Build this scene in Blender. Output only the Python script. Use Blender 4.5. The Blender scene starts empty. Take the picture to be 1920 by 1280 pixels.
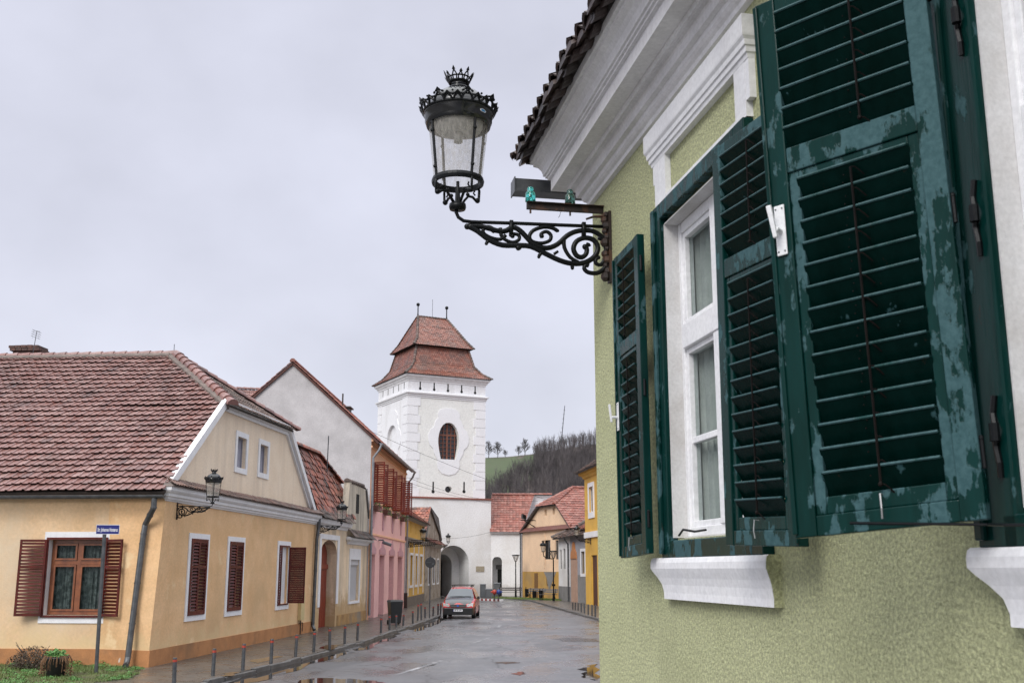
import bpy, bmesh, math, random
from mathutils import Vector, Matrix
from mathutils.geometry import tessellate_polygon
R=math.radians
random.seed(7)
scn=bpy.context.scene
col=scn.collection
# ---------------------------------------------------------------- camera
F_=2020.; PIT=math.atan(427/F_); ZC=2.4; CP,SP=math.cos(PIT),math.sin(PIT)
cd=bpy.data.cameras.new('camera'); cam=bpy.data.objects.new('camera',cd); col.objects.link(cam)
cd.sensor_width=36; cd.lens=36*F_/1920; cd.clip_start=.05; cd.clip_end=3000
cam.location=(0,0,ZC); cam.rotation_euler=(math.pi/2+PIT,0,0); scn.camera=cam
cd.dof.use_dof=True; cd.dof.focus_distance=14; cd.dof.aperture_fstop=9
# ---------------------------------------------------------------- world and sun
SUN_EL,SUN_AZ=R(38),R(208)     # azimuth clockwise from +Y
wd=bpy.data.worlds.new("World"); scn.world=wd; wd.use_nodes=True
nt=wd.node_tree; nt.nodes.clear()
def N(t,ty,**k):
    n=t.nodes.new(ty)
    for a,b in k.items(): setattr(n,a,b)
    return n
out=N(nt,'ShaderNodeOutputWorld'); bg=N(nt,'ShaderNodeBackground'); sky=N(nt,'ShaderNodeTexSky')
sky.sky_type='NISHITA'; sky.sun_disc=False; sky.sun_elevation=SUN_EL; sky.sun_rotation=SUN_AZ
tc=N(nt,'ShaderNodeTexCoord'); sep=N(nt,'ShaderNodeSeparateXYZ'); nt.links.new(tc.outputs['Generated'],sep.inputs[0])
rp=N(nt,'ShaderNodeValToRGB'); nt.links.new(sep.outputs['Z'],rp.inputs[0])
e=rp.color_ramp.elements
e[0].position=0; e[0].color=(5.3,5.4,6.1,1)
e[1].position=.30; e[1].color=(4.85,4.95,5.75,1)
a=e.new(.55); a.color=(4.8,4.9,5.7,1)
a=e.new(.74); a.color=(12,12.3,13,1)
a=e.new(1.0); a.color=(19,19.2,19.4,1)
mp=N(nt,'ShaderNodeMapping'); mp.inputs['Scale'].default_value=(1,1,1.5); nt.links.new(tc.outputs['Generated'],mp.inputs[0])
nz=N(nt,'ShaderNodeTexNoise'); nz.inputs['Scale'].default_value=3.0; nz.inputs['Detail'].default_value=5; nz.inputs['Roughness'].default_value=.5; nt.links.new(mp.outputs[0],nz.inputs['Vector'])
nr=N(nt,'ShaderNodeMapRange'); nr.inputs[1].default_value=.3; nr.inputs[2].default_value=.7; nr.inputs[3].default_value=.83; nr.inputs[4].default_value=1.09
nt.links.new(nz.outputs[0],nr.inputs[0])
mul=N(nt,'ShaderNodeMix',data_type='RGBA',blend_type='MULTIPLY'); mul.inputs[0].default_value=1
nt.links.new(rp.outputs[0],mul.inputs[6]); nt.links.new(nr.outputs[0],mul.inputs[7])
mx=N(nt,'ShaderNodeMix',data_type='RGBA'); mx.inputs[0].default_value=.95
nt.links.new(sky.outputs[0],mx.inputs[6]); nt.links.new(mul.outputs[2],mx.inputs[7]); nt.links.new(mx.outputs[2],bg.inputs[0])
bg.inputs[1].default_value=.1; nt.links.new(bg.outputs[0],out.inputs[0])
sl=bpy.data.lights.new('sun','SUN'); sl.energy=1.5; sl.angle=R(30); sl.color=(1,.97,.93)
so=bpy.data.objects.new('sun',sl); col.objects.link(so)
sd=Vector((math.sin(SUN_AZ)*math.cos(SUN_EL),math.cos(SUN_AZ)*math.cos(SUN_EL),math.sin(SUN_EL)))
so.rotation_euler=sd.to_track_quat('Z','Y').to_euler()
scn.view_settings.view_transform='Standard'; scn.view_settings.look='None'; scn.view_settings.exposure=0.62; scn.view_settings.gamma=1
scn.render.engine='CYCLES'
# ---------------------------------------------------------------- survey helpers (photo pixel -> metres)
def ray(u,v):
    x=(u-960)/F_; y=(640-v)/F_
    return (x,CP-y*SP,SP+y*CP)
def G(u,v,z=0.):
    d=ray(u,v); t=(z-ZC)/d[2]; return (d[0]*t,d[1]*t)
def atY(u,v,Y):
    d=ray(u,v); t=Y/d[1]; return (d[0]*t,Y,ZC+d[2]*t)
def onwall(u,v,P,dr):
    d=ray(u,v); nx,ny=-dr[1],dr[0]
    t=(P[0]*nx+P[1]*ny)/(d[0]*nx+d[1]*ny)
    return ((d[0]*t-P[0])*dr[0]+(d[1]*t-P[1])*dr[1],ZC+d[2]*t)
def azd(az): return (math.sin(R(az)),math.cos(R(az)))
def vpd(u):
    a=math.atan((u-960)*CP/F_); return (math.sin(a),math.cos(a))
def rotz_of(dr): return math.atan2(dr[1],dr[0])
# ---------------------------------------------------------------- materials
MATS={}
def newmat(name):
    m=bpy.data.materials.new(name); m.use_nodes=True; t=m.node_tree
    return m,t,t.nodes['Principled BSDF']
def noise(t,co,scale,detail=4,rough=.55,sc=None):
    n=N(t,'ShaderNodeTexNoise'); n.inputs['Scale'].default_value=scale; n.inputs['Detail'].default_value=detail; n.inputs['Roughness'].default_value=rough
    if sc:
        m=N(t,'ShaderNodeMapping'); m.inputs['Scale'].default_value=sc; t.links.new(co,m.inputs[0]); t.links.new(m.outputs[0],n.inputs['Vector'])
    else: t.links.new(co,n.inputs['Vector'])
    return n.outputs[0]
def rng(t,v,a,b,c=0.,d=1.):
    n=N(t,'ShaderNodeMapRange'); n.inputs[1].default_value=a; n.inputs[2].default_value=b; n.inputs[3].default_value=c; n.inputs[4].default_value=d
    t.links.new(v,n.inputs[0]); return n.outputs[0]
def mixc(t,f,a,b,bt='MIX'):
    n=N(t,'ShaderNodeMix',data_type='RGBA',blend_type=bt)
    if isinstance(f,(int,float)): n.inputs[0].default_value=f
    else: t.links.new(f,n.inputs[0])
    for i,x in ((6,a),(7,b)):
        if isinstance(x,tuple): n.inputs[i].default_value=x+(1,) if len(x)==3 else x
        else: t.links.new(x,n.inputs[i])
    return n.outputs[2]
def mathn(t,op,a,b=None):
    n=N(t,'ShaderNodeMath',operation=op)
    for i,x in ((0,a),(1,b)):
        if x is None: continue
        if isinstance(x,(int,float)): n.inputs[i].default_value=x
        else: t.links.new(x,n.inputs[i])
    return n.outputs[0]
def M(name,c,c2=None,scale=3,rough=.8,stain=None,stainamt=.5,streak=False,bump=0,bscale=60,metal=0,spec=.5,lo=.35,hi=.65,dist=.01,bdetail=3,coat=0,peel=None,peelscale=6,peello=.52,peelhi=.56,base=None,rough2=None):
    if name in MATS: return MATS[name]
    m,t,b=newmat(name); co=N(t,'ShaderNodeTexCoord').outputs['Object']
    c2=c2 or tuple(x*.82 for x in c)
    f=rng(t,noise(t,co,scale,6,.6),lo,hi)
    cc=mixc(t,f,c,c2)
    fine=rng(t,noise(t,co,scale*14,3,.6),.3,.7,.9,1.08)
    cc=mixc(t,1.,cc,fine,'MULTIPLY')
    if stain:
        s=noise(t,co,scale*.35,6,.65,(1,1,.25) if streak else None)
        if streak:
            s=mathn(t,'MULTIPLY',mathn(t,'ADD',s,noise(t,co,scale*2.5,5,.6,(1,1,.06))),.5)
        cc=mixc(t,mathn(t,'MULTIPLY',rng(t,s,.48,.66),stainamt),cc,stain)
    if base:   # (height, colour): damp splash zone with ragged edge
        z=N(t,'ShaderNodeSeparateXYZ'); t.links.new(co,z.inputs[0])
        hh=mathn(t,'ADD',z.outputs['Z'],rng(t,noise(t,co,1.7,6,.7),.3,.7,-.5*base[0],.5*base[0]))
        cc=mixc(t,rng(t,hh,base[0]*.6,base[0]*1.2,base[2],0.),cc,base[1])
    if peel:
        p=noise(t,co,peelscale,7,.6); pf=rng(t,p,peello,peelhi)
        cc=mixc(t,pf,cc,peel)
    t.links.new(cc,b.inputs['Base Color'])
    if rough2 is not None:
        t.links.new(rng(t,noise(t,co,scale*2,4),.35,.65,rough,rough2),b.inputs['Roughness'])
    else: b.inputs['Roughness'].default_value=rough
    b.inputs['Metallic'].default_value=metal; b.inputs['Specular IOR Level'].default_value=spec
    if coat: b.inputs['Coat Weight'].default_value=coat; b.inputs['Coat Roughness'].default_value=.08
    if bump:
        bn=N(t,'ShaderNodeBump'); bn.inputs['Strength'].default_value=bump; bn.inputs['Distance'].default_value=dist
        t.links.new(noise(t,co,bscale,bdetail,.6),bn.inputs['Height']); t.links.new(bn.outputs[0],b.inputs['Normal'])
    MATS[name]=m; return m
def tile_mat(name,cols,rough=.5,moss=(.06,.055,.04),mossamt=.5,mlo=.5,mhi=.68):
    m,t,b=newmat(name); co=N(t,'ShaderNodeTexCoord').outputs['Object']
    at=N(t,'ShaderNodeAttribute',attribute_name='tint'); r=N(t,'ShaderNodeValToRGB'); t.links.new(at.outputs['Fac'],r.inputs[0])
    e=r.color_ramp.elements; e[0].color=cols[0]+(1,); e[0].position=0; e[1].color=cols[-1]+(1,); e[1].position=1
    for i,c in enumerate(cols[1:-1]): x=e.new((i+1)/(len(cols)-1)); x.color=c+(1,)
    cc=mixc(t,1.,r.outputs[0],rng(t,noise(t,co,22,4),.3,.7,.75,1.2),'MULTIPLY')
    cc=mixc(t,mathn(t,'MULTIPLY',rng(t,noise(t,co,.9,8,.7),mlo,mhi),mossamt),cc,moss)
    t.links.new(cc,b.inputs['Base Color'])
    t.links.new(rng(t,noise(t,co,6,4),.3,.7,rough-.15,rough+.15),b.inputs['Roughness'])
    bn=N(t,'ShaderNodeBump'); bn.inputs['Strength'].default_value=.4; bn.inputs['Distance'].default_value=.01
    t.links.new(noise(t,co,40,3),bn.inputs['Height']); t.links.new(bn.outputs[0],b.inputs['Normal'])
    MATS[name]=m; return m
white=M('white_plaster',(.78,.78,.79),(.70,.70,.71),2,.75,stain=(.42,.40,.37),stainamt=.3,bump=.35,bscale=30,dist=.006)
trimw=M('white_trim_paint',(.82,.82,.83),(.74,.74,.76),3,.6,stain=(.45,.42,.38),stainamt=.18,streak=True,bump=.2,bscale=14,dist=.006)
cornice_m=M('cornice_paint',(.84,.83,.84),(.74,.73,.74),3,.65,stain=(.36,.34,.33),stainamt=.25,bump=.25,bscale=12,dist=.008)
black=M('black_iron',(.004,.005,.006),(.007,.008,.009),8,.36,bump=.3,bscale=90,dist=.002,spec=.22)
darkmetal=M('grey_zinc',(.12,.125,.13),(.07,.075,.08),6,.42,metal=.5,bump=.1,bscale=20)
rust=M('rusty_iron',(.035,.020,.016),(.014,.012,.012),9,.6,peel=(.075,.035,.02),peelscale=12,bump=.4,bscale=70,dist=.003)
green_stucco=None
def mk_green():
    m,t,b=newmat('green_stucco'); co=N(t,'ShaderNodeTexCoord').outputs['Object']
    base=mixc(t,rng(t,noise(t,co,1.3,6,.6),.35,.65),(.74,.76,.45),(.65,.67,.385))
    lum=rng(t,noise(t,co,60,5,.7),.36,.62,.60,1.12)
    base=mixc(t,1.,base,lum,'MULTIPLY')
    v=N(t,'ShaderNodeTexVoronoi'); v.inputs['Scale'].default_value=60; t.links.new(co,v.inputs['Vector'])
    pit=rng(t,mathn(t,'ADD',v.outputs['Distance'],rng(t,noise(t,co,35,3),.3,.7,0.,.5)),.10,.24)
    base=mixc(t,pit,(.10,.11,.05),base)
    st=rng(t,mathn(t,'ADD',mathn(t,'MULTIPLY',noise(t,co,1.1,7,.7,(1,1,.5)),.6),mathn(t,'MULTIPLY',noise(t,co,6,6,.7,(1,1,.07)),.4)),.52,.68,0,.35)
    base=mixc(t,st,base,(.26,.27,.15))
    t.links.new(base,b.inputs['Base Color']); b.inputs['Roughness'].default_value=.85; b.inputs['Specular IOR Level'].default_value=.3
    bn=N(t,'ShaderNodeBump'); bn.inputs['Strength'].default_value=1; bn.inputs['Distance'].default_value=.034
    t.links.new(mathn(t,'ADD',noise(t,co,58,5,.70),mathn(t,'MULTIPLY',noise(t,co,9,3),.6)),bn.inputs['Height']); t.links.new(bn.outputs[0],b.inputs['Normal'])
    return m
green_stucco=mk_green()
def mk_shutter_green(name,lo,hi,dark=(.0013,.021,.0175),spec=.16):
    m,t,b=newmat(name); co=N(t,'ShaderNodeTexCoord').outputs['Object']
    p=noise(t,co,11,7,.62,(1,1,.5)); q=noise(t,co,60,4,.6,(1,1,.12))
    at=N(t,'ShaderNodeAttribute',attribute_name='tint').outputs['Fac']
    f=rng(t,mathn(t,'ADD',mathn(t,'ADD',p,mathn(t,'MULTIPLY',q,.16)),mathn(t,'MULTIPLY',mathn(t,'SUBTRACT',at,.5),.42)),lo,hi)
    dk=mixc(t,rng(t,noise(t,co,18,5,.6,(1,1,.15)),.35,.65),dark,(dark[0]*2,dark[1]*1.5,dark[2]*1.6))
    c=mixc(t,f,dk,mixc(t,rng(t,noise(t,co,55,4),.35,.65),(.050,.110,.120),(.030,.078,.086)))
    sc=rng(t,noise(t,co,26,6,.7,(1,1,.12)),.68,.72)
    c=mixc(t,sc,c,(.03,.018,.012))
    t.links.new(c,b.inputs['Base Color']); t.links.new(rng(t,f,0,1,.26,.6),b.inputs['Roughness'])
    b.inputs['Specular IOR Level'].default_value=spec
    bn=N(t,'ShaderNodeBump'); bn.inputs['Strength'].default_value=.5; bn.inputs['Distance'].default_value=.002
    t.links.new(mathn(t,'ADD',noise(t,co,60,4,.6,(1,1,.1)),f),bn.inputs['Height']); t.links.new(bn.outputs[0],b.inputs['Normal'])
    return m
gr_peel=mk_shutter_green('weathered_green_paint',.585,.615)
gr_some=mk_shutter_green('green_paint_some_wear',.60,.64)
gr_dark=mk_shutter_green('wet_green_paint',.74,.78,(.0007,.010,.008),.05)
red_paint=M('oxblood_paint',(.13,.022,.016),(.075,.014,.011),6,.5,spec=.25,stain=(.03,.012,.01),stainamt=.5,bump=.2,bscale=40,dist=.002)
red_bright=M('red_brown_paint',(.26,.035,.018),(.17,.022,.013),5,.4,bump=.2,bscale=40,dist=.002)
wood=M('varnished_wood',(.26,.085,.03),(.15,.045,.018),5,.35,bump=.2,bscale=60,dist=.002,coat=.3)
ochre=M('ochre_plaster',(.76,.495,.27),(.66,.41,.205),1.1,.85,stain=(.50,.34,.18),stainamt=.5,bump=.5,bscale=22,dist=.012,base=(.7,(.66,.50,.27),.5),peel=(.74,.54,.31),peelscale=1.3,peello=.60,peelhi=.68)
ochre_front=M('ochre_plaster_pale',(.75,.53,.32),(.64,.43,.24),.8,.85,stain=(.66,.55,.40),stainamt=.75,bump=.5,bscale=22,dist=.012,base=(.9,(.66,.50,.27),.6))
plinth=M('orange_plinth',(.46,.21,.08),(.36,.16,.06),2,.8,stain=(.17,.10,.05),stainamt=.6,bump=.4,bscale=30,peel=(.55,.48,.40),peelscale=3.3,peello=.70,peelhi=.72)
cream=M('cream_plaster',(.82,.65,.45),(.72,.56,.38),1.3,.85,stain=(.25,.21,.165),stainamt=.75,streak=True,bump=.5,bscale=25,dist=.01,base=(1.2,(.40,.24,.09),.75))
cream_gable=M('cream_gable_plaster',(.84,.70,.54),(.78,.63,.47),1.2,.85,stain=(.42,.34,.27),stainamt=.35,streak=True,bump=.5,bscale=22,dist=.012)
grey_render=M('grey_render',(.55,.53,.535),(.47,.45,.455),1.2,.9,stain=(.33,.32,.32),stainamt=.5,bump=.6,bscale=18,dist=.02)
pink=M('pink_plaster',(.84,.50,.47),(.78,.45,.42),1,.8,stain=(.55,.32,.30),stainamt=.3,bump=.3,bscale=30)
salmon=M('salmon_plaster',(.88,.52,.33),(.82,.46,.28),1,.8,bump=.3,bscale=30)
mauve=M('mauve_panel',(.38,.19,.22),(.33,.155,.185),2,.7,bump=.2,bscale=30)
yellow=M('yellow_plaster',(.70,.42,.075),(.62,.36,.06),1,.8,stain=(.4,.26,.08),stainamt=.4,bump=.3,bscale=30)
weathered=M('weathered_plaster',(.42,.37,.31),(.30,.25,.19),1.2,.9,stain=(.16,.12,.09),stainamt=.9,streak=True,bump=.8,bscale=9,dist=.03,peel=(.20,.15,.11),peelscale=1.7,peello=.55,peelhi=.58)
stone=M('rubble_stone',(.20,.165,.13),(.12,.10,.085),5,.9,bump=1,bscale=7,dist=.05)
towerw=M('tower_limewash',(.80,.80,.82),(.76,.76,.78),.5,.85,stain=(.50,.49,.47),stainamt=.6,streak=True,bump=.3,bscale=8,dist=.01)
towerf=M('tower_field_paint',(.77,.77,.745),(.74,.74,.71),.5,.85,bump=.3,bscale=8,dist=.01)
lowwhite=M('limewash_dirty',(.80,.80,.80),(.75,.745,.74),.6,.85,stain=(.55,.51,.46),stainamt=.55,bump=.4,bscale=8,dist=.01,base=(1.0,(.45,.41,.37),.5))
gr_conc=M('grey_cement',(.23,.225,.22),(.17,.165,.16),2,.85,bump=.4,bscale=20,dist=.01)
peach=M('peach_plaster',(.84,.60,.40),(.76,.53,.35),.9,.85,stain=(.48,.36,.26),stainamt=.5,bump=.4,bscale=12,dist=.01)
ochre_dark=M('ochre_lower',(.55,.32,.07),(.45,.25,.06),1,.85,stain=(.30,.22,.12),stainamt=.6,bump=.4,bscale=12,dist=.01)
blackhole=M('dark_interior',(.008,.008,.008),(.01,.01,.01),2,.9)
stonegrey=M('grey_wood',(.13,.12,.12),(.09,.085,.08),6,.7)
tile_pinkred=tile_mat('clay_tiles_rosy',[(.22,.11,.095),(.27,.15,.135),(.24,.125,.11),(.32,.195,.175),(.225,.10,.082),(.175,.105,.10)],.36,(.07,.06,.056),.6,.5,.72)
tile_old=tile_mat('clay_tiles_old',[(.30,.075,.04),(.40,.12,.07),(.16,.06,.045),(.45,.17,.11),(.24,.08,.055),(.10,.06,.05)],.55,(.045,.042,.03),.75,.47,.62)
tile_red=tile_mat('clay_tiles_red',[(.24,.072,.05),(.31,.105,.075),(.18,.062,.045),(.35,.15,.115),(.27,.085,.06)],.42,(.10,.06,.05),.5,.52,.7)
tile_tower=tile_mat('tower_tiles',[(.22,.075,.05),(.29,.11,.075),(.17,.062,.045),(.32,.15,.11),(.25,.085,.055)],.42,(.11,.085,.075),.6,.46,.62)
tile_dark=tile_mat('mossy_tiles',[(.10,.07,.06),(.17,.10,.08),(.06,.05,.045),(.20,.13,.11),(.09,.08,.07)],.6,(.04,.035,.03),.7,.45,.6)
tile_skirt=tile_mat('brown_skirt_tiles',[(.17,.085,.06),(.22,.12,.09),(.12,.07,.055),(.15,.09,.07)],.5,(.06,.05,.04),.6,.48,.66)
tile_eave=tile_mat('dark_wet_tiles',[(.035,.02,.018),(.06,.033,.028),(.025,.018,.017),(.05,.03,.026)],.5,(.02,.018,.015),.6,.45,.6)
mortar=M('ridge_mortar',(.20,.16,.14),(.12,.10,.09),5,.9,bump=1,bscale=25,dist=.02)
def mk_pane(name,tint=(.02,.025,.03),alpha=None,rough=.04):
    m,t,b=newmat(name); b.inputs['Base Color'].default_value=tint+(1,); b.inputs['Roughness'].default_value=rough; b.inputs['Specular IOR Level'].default_value=.8
    if alpha is not None:
        tr=N(t,'ShaderNodeBsdfTransparent'); tr.inputs[0].default_value=(.90,.93,.92,1); ms=N(t,'ShaderNodeMixShader'); ms.inputs[0].default_value=1-alpha
        t.links.new(tr.outputs[0],ms.inputs[1]); t.links.new(b.outputs[0],ms.inputs[2]); t.links.new(ms.outputs[0],t.nodes['Material Output'].inputs[0])
    return m
pane=mk_pane('window_glass'); pane_clear=mk_pane('clear_window_glass',(.02,.04,.04),.86)
pane_pale=mk_pane('shop_glass_pale',(.10,.11,.12))
car_glass=mk_pane('car_glass',(.06,.075,.09),None,.1)
def mk_lampglass():
    m,t,b=newmat('lantern_glass'); co=N(t,'ShaderNodeTexCoord').outputs['Object']
    b.inputs['Base Color'].default_value=(.55,.52,.47,1); b.inputs['Roughness'].default_value=.25
    tr=N(t,'ShaderNodeBsdfTransparent'); tl=N(t,'ShaderNodeBsdfTranslucent'); tl.inputs[0].default_value=(.75,.71,.64,1)
    m1=N(t,'ShaderNodeMixShader'); m1.inputs[0].default_value=.6; t.links.new(tl.outputs[0],m1.inputs[1]); t.links.new(b.outputs[0],m1.inputs[2])
    ms=N(t,'ShaderNodeMixShader'); t.links.new(rng(t,noise(t,co,45,5,.7,(1,1,.4)),.35,.7,.16,.6),ms.inputs[0])
    t.links.new(tr.outputs[0],ms.inputs[1]); t.links.new(m1.outputs[0],ms.inputs[2]); t.links.new(ms.outputs[0],t.nodes['Material Output'].inputs[0])
    return m
lampglass=mk_lampglass()
def mk_solid_glass(name,c,r=.03):
    m,t,b=newmat(name); b.inputs['Base Color'].default_value=c+(1,); b.inputs['Transmission Weight'].default_value=.85; b.inputs['Roughness'].default_value=r; b.inputs['IOR'].default_value=1.45; return m
teal_glass=mk_solid_glass('teal_glass',(.12,.72,.66)); smoky_glass=mk_solid_glass('smoky_glass',(.10,.24,.20),.15)
curtain=M('net_curtain',(.66,.66,.65),(.54,.55,.54),9,.9)
def mk_road():
    m,t,b=newmat('wet_asphalt'); co=N(t,'ShaderNodeTexCoord').outputs['Object']
    c=mixc(t,rng(t,noise(t,co,.35,7,.65),.35,.65),(.125,.125,.132),(.088,.086,.091))
    c=mixc(t,1.,c,rng(t,noise(t,co,60,3,.7),.3,.7,.6,1.45),'MULTIPLY')
    pt=rng(t,noise(t,co,.22,3,.5,(1,.35,1)),.56,.575); c=mixc(t,pt,c,(.075,.075,.08))
    v=N(t,'ShaderNodeTexVoronoi',feature='DISTANCE_TO_EDGE'); v.inputs['Scale'].default_value=.33
    dv=N(t,'ShaderNodeMix',data_type='RGBA',blend_type='ADD'); dv.inputs[0].default_value=.6; t.links.new(co,dv.inputs[6])
    nn=N(t,'ShaderNodeTexNoise'); nn.inputs['Scale'].default_value=1.5; nn.inputs['Detail'].default_value=6; t.links.new(co,nn.inputs['Vector']); t.links.new(nn.outputs['Color'],dv.inputs[7]); t.links.new(dv.outputs[2],v.inputs['Vector'])
    crack=rng(t,v.outputs['Distance'],.004,.012,.8,0.)
    c=mixc(t,crack,c,(.02,.02,.02))
    t.links.new(c,b.inputs['Base Color'])
    wet=rng(t,noise(t,co,.55,7,.62,(1,.5,1)),.40,.60)
    t.links.new(mixc(t,wet,(.46,.46,.46),(.20,.20,.20)),b.inputs['Roughness']); b.inputs['Specular IOR Level'].default_value=.55
    bn=N(t,'ShaderNodeBump'); bn.inputs['Distance'].default_value=.004; t.links.new(mathn(t,'SUBTRACT',.75,mathn(t,'MULTIPLY',wet,.3)),bn.inputs['Strength'])
    t.links.new(mathn(t,'ADD',noise(t,co,45,4,.7),mathn(t,'MULTIPLY',noise(t,co,1.5,4),1.5)),bn.inputs['Height']); t.links.new(bn.outputs[0],b.inputs['Normal'])
    return m
asphalt=mk_road()
pave_m=M('wet_pavement',(.115,.10,.085),(.075,.066,.058),1.2,.42,stain=(.05,.045,.04),stainamt=.6,bump=.6,bscale=25,dist=.01,rough2=.22)
kerb_m=M('kerb_stone',(.13,.125,.12),(.07,.068,.065),3,.5,stain=(.05,.05,.05),stainamt=.5,bump=.6,bscale=12,dist=.01)
ground_m=M('bare_ground',(.10,.09,.075),(.07,.065,.055),.6,.9,bump=.5,bscale=4)
puddle_m=mk_pane('puddle_water',(.018,.015,.013),None,.03)
paint_line=M('worn_road_paint',(.36,.36,.37),(.12,.12,.125),2.5,.4,bump=.3,bscale=40,lo=.42,hi=.56)
grass_m=M('grass_blades',(.075,.14,.022),(.14,.17,.04),2,.55)
soil_m=M('mossy_soil',(.09,.11,.028),(.06,.045,.028),2.5,.9,bump=1,bscale=20,dist=.03)
meadow_m=M('hill_meadow',(.060,.085,.036),(.072,.085,.045),.05,.95)
hillsoil=M('leaf_litter_hill',(.085,.068,.058),(.11,.085,.07),.05,.95)
bark=M('bare_bark',(.075,.066,.062),(.05,.045,.042),2,.95)
bark_far=M('bare_wood_twigs',(.125,.108,.108),(.055,.05,.053),.09,.95,lo=.3,hi=.7)
concrete_post=M('steel_post',(.10,.105,.11),(.06,.062,.066),9,.4,metal=.4,bump=.2)
redtape=M('red_reflector',(.45,.05,.03),(.35,.04,.02),9,.4)
plastic_black=M('black_plastic',(.012,.013,.014),(.02,.02,.02),5,.4)
car_red=M('car_red_paint',(.55,.012,.012),(.48,.010,.010),1,.25,coat=.8)
car_black=M('car_dark_bonnet',(.012,.014,.018),(.016,.018,.022),1,.16,coat=.8)
tyre_m=M('tyre_rubber',(.012,.012,.012),(.02,.02,.02),8,.8)
chrome=M('bright_metal',(.6,.6,.6),(.5,.5,.5),4,.2,metal=.9)
headlight_m=M('headlight_lens',(.62,.62,.60),(.40,.40,.40),30,.1,coat=.6)
blue_m=M('sign_blue',(.012,.018,.16),(.012,.018,.14),4,.35)
signwhite=M('sign_white',(.75,.75,.78),(.7,.7,.72),4,.4)
white_pl=M('white_handle_plastic',(.78,.79,.80),(.72,.73,.74),8,.35)
plastic_grey=M('grey_cabinet',(.13,.14,.15),(.10,.11,.12),2,.5)
cab_light=M('pale_cabinet_side',(.42,.44,.47),(.36,.38,.41),2,.5)
orange_m=M('orange_indicator',(.7,.12,.02),(.6,.10,.02),4,.2)
leafdark=M('dark_shrub_leaves',(.045,.04,.022),(.075,.045,.03),6,.6)
leafgreen=M('fresh_leaves',(.06,.17,.03),(.10,.24,.05),6,.5)
leafdry=M('dry_stems',(.20,.10,.045),(.14,.08,.04),6,.8)
flower=M('geranium_flowers',(.45,.05,.12),(.6,.35,.4),20,.6)
brick_m=M('old_brick',(.14,.07,.055),(.07,.05,.045),7,.9,bump=1,bscale=12,dist=.02)
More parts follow.
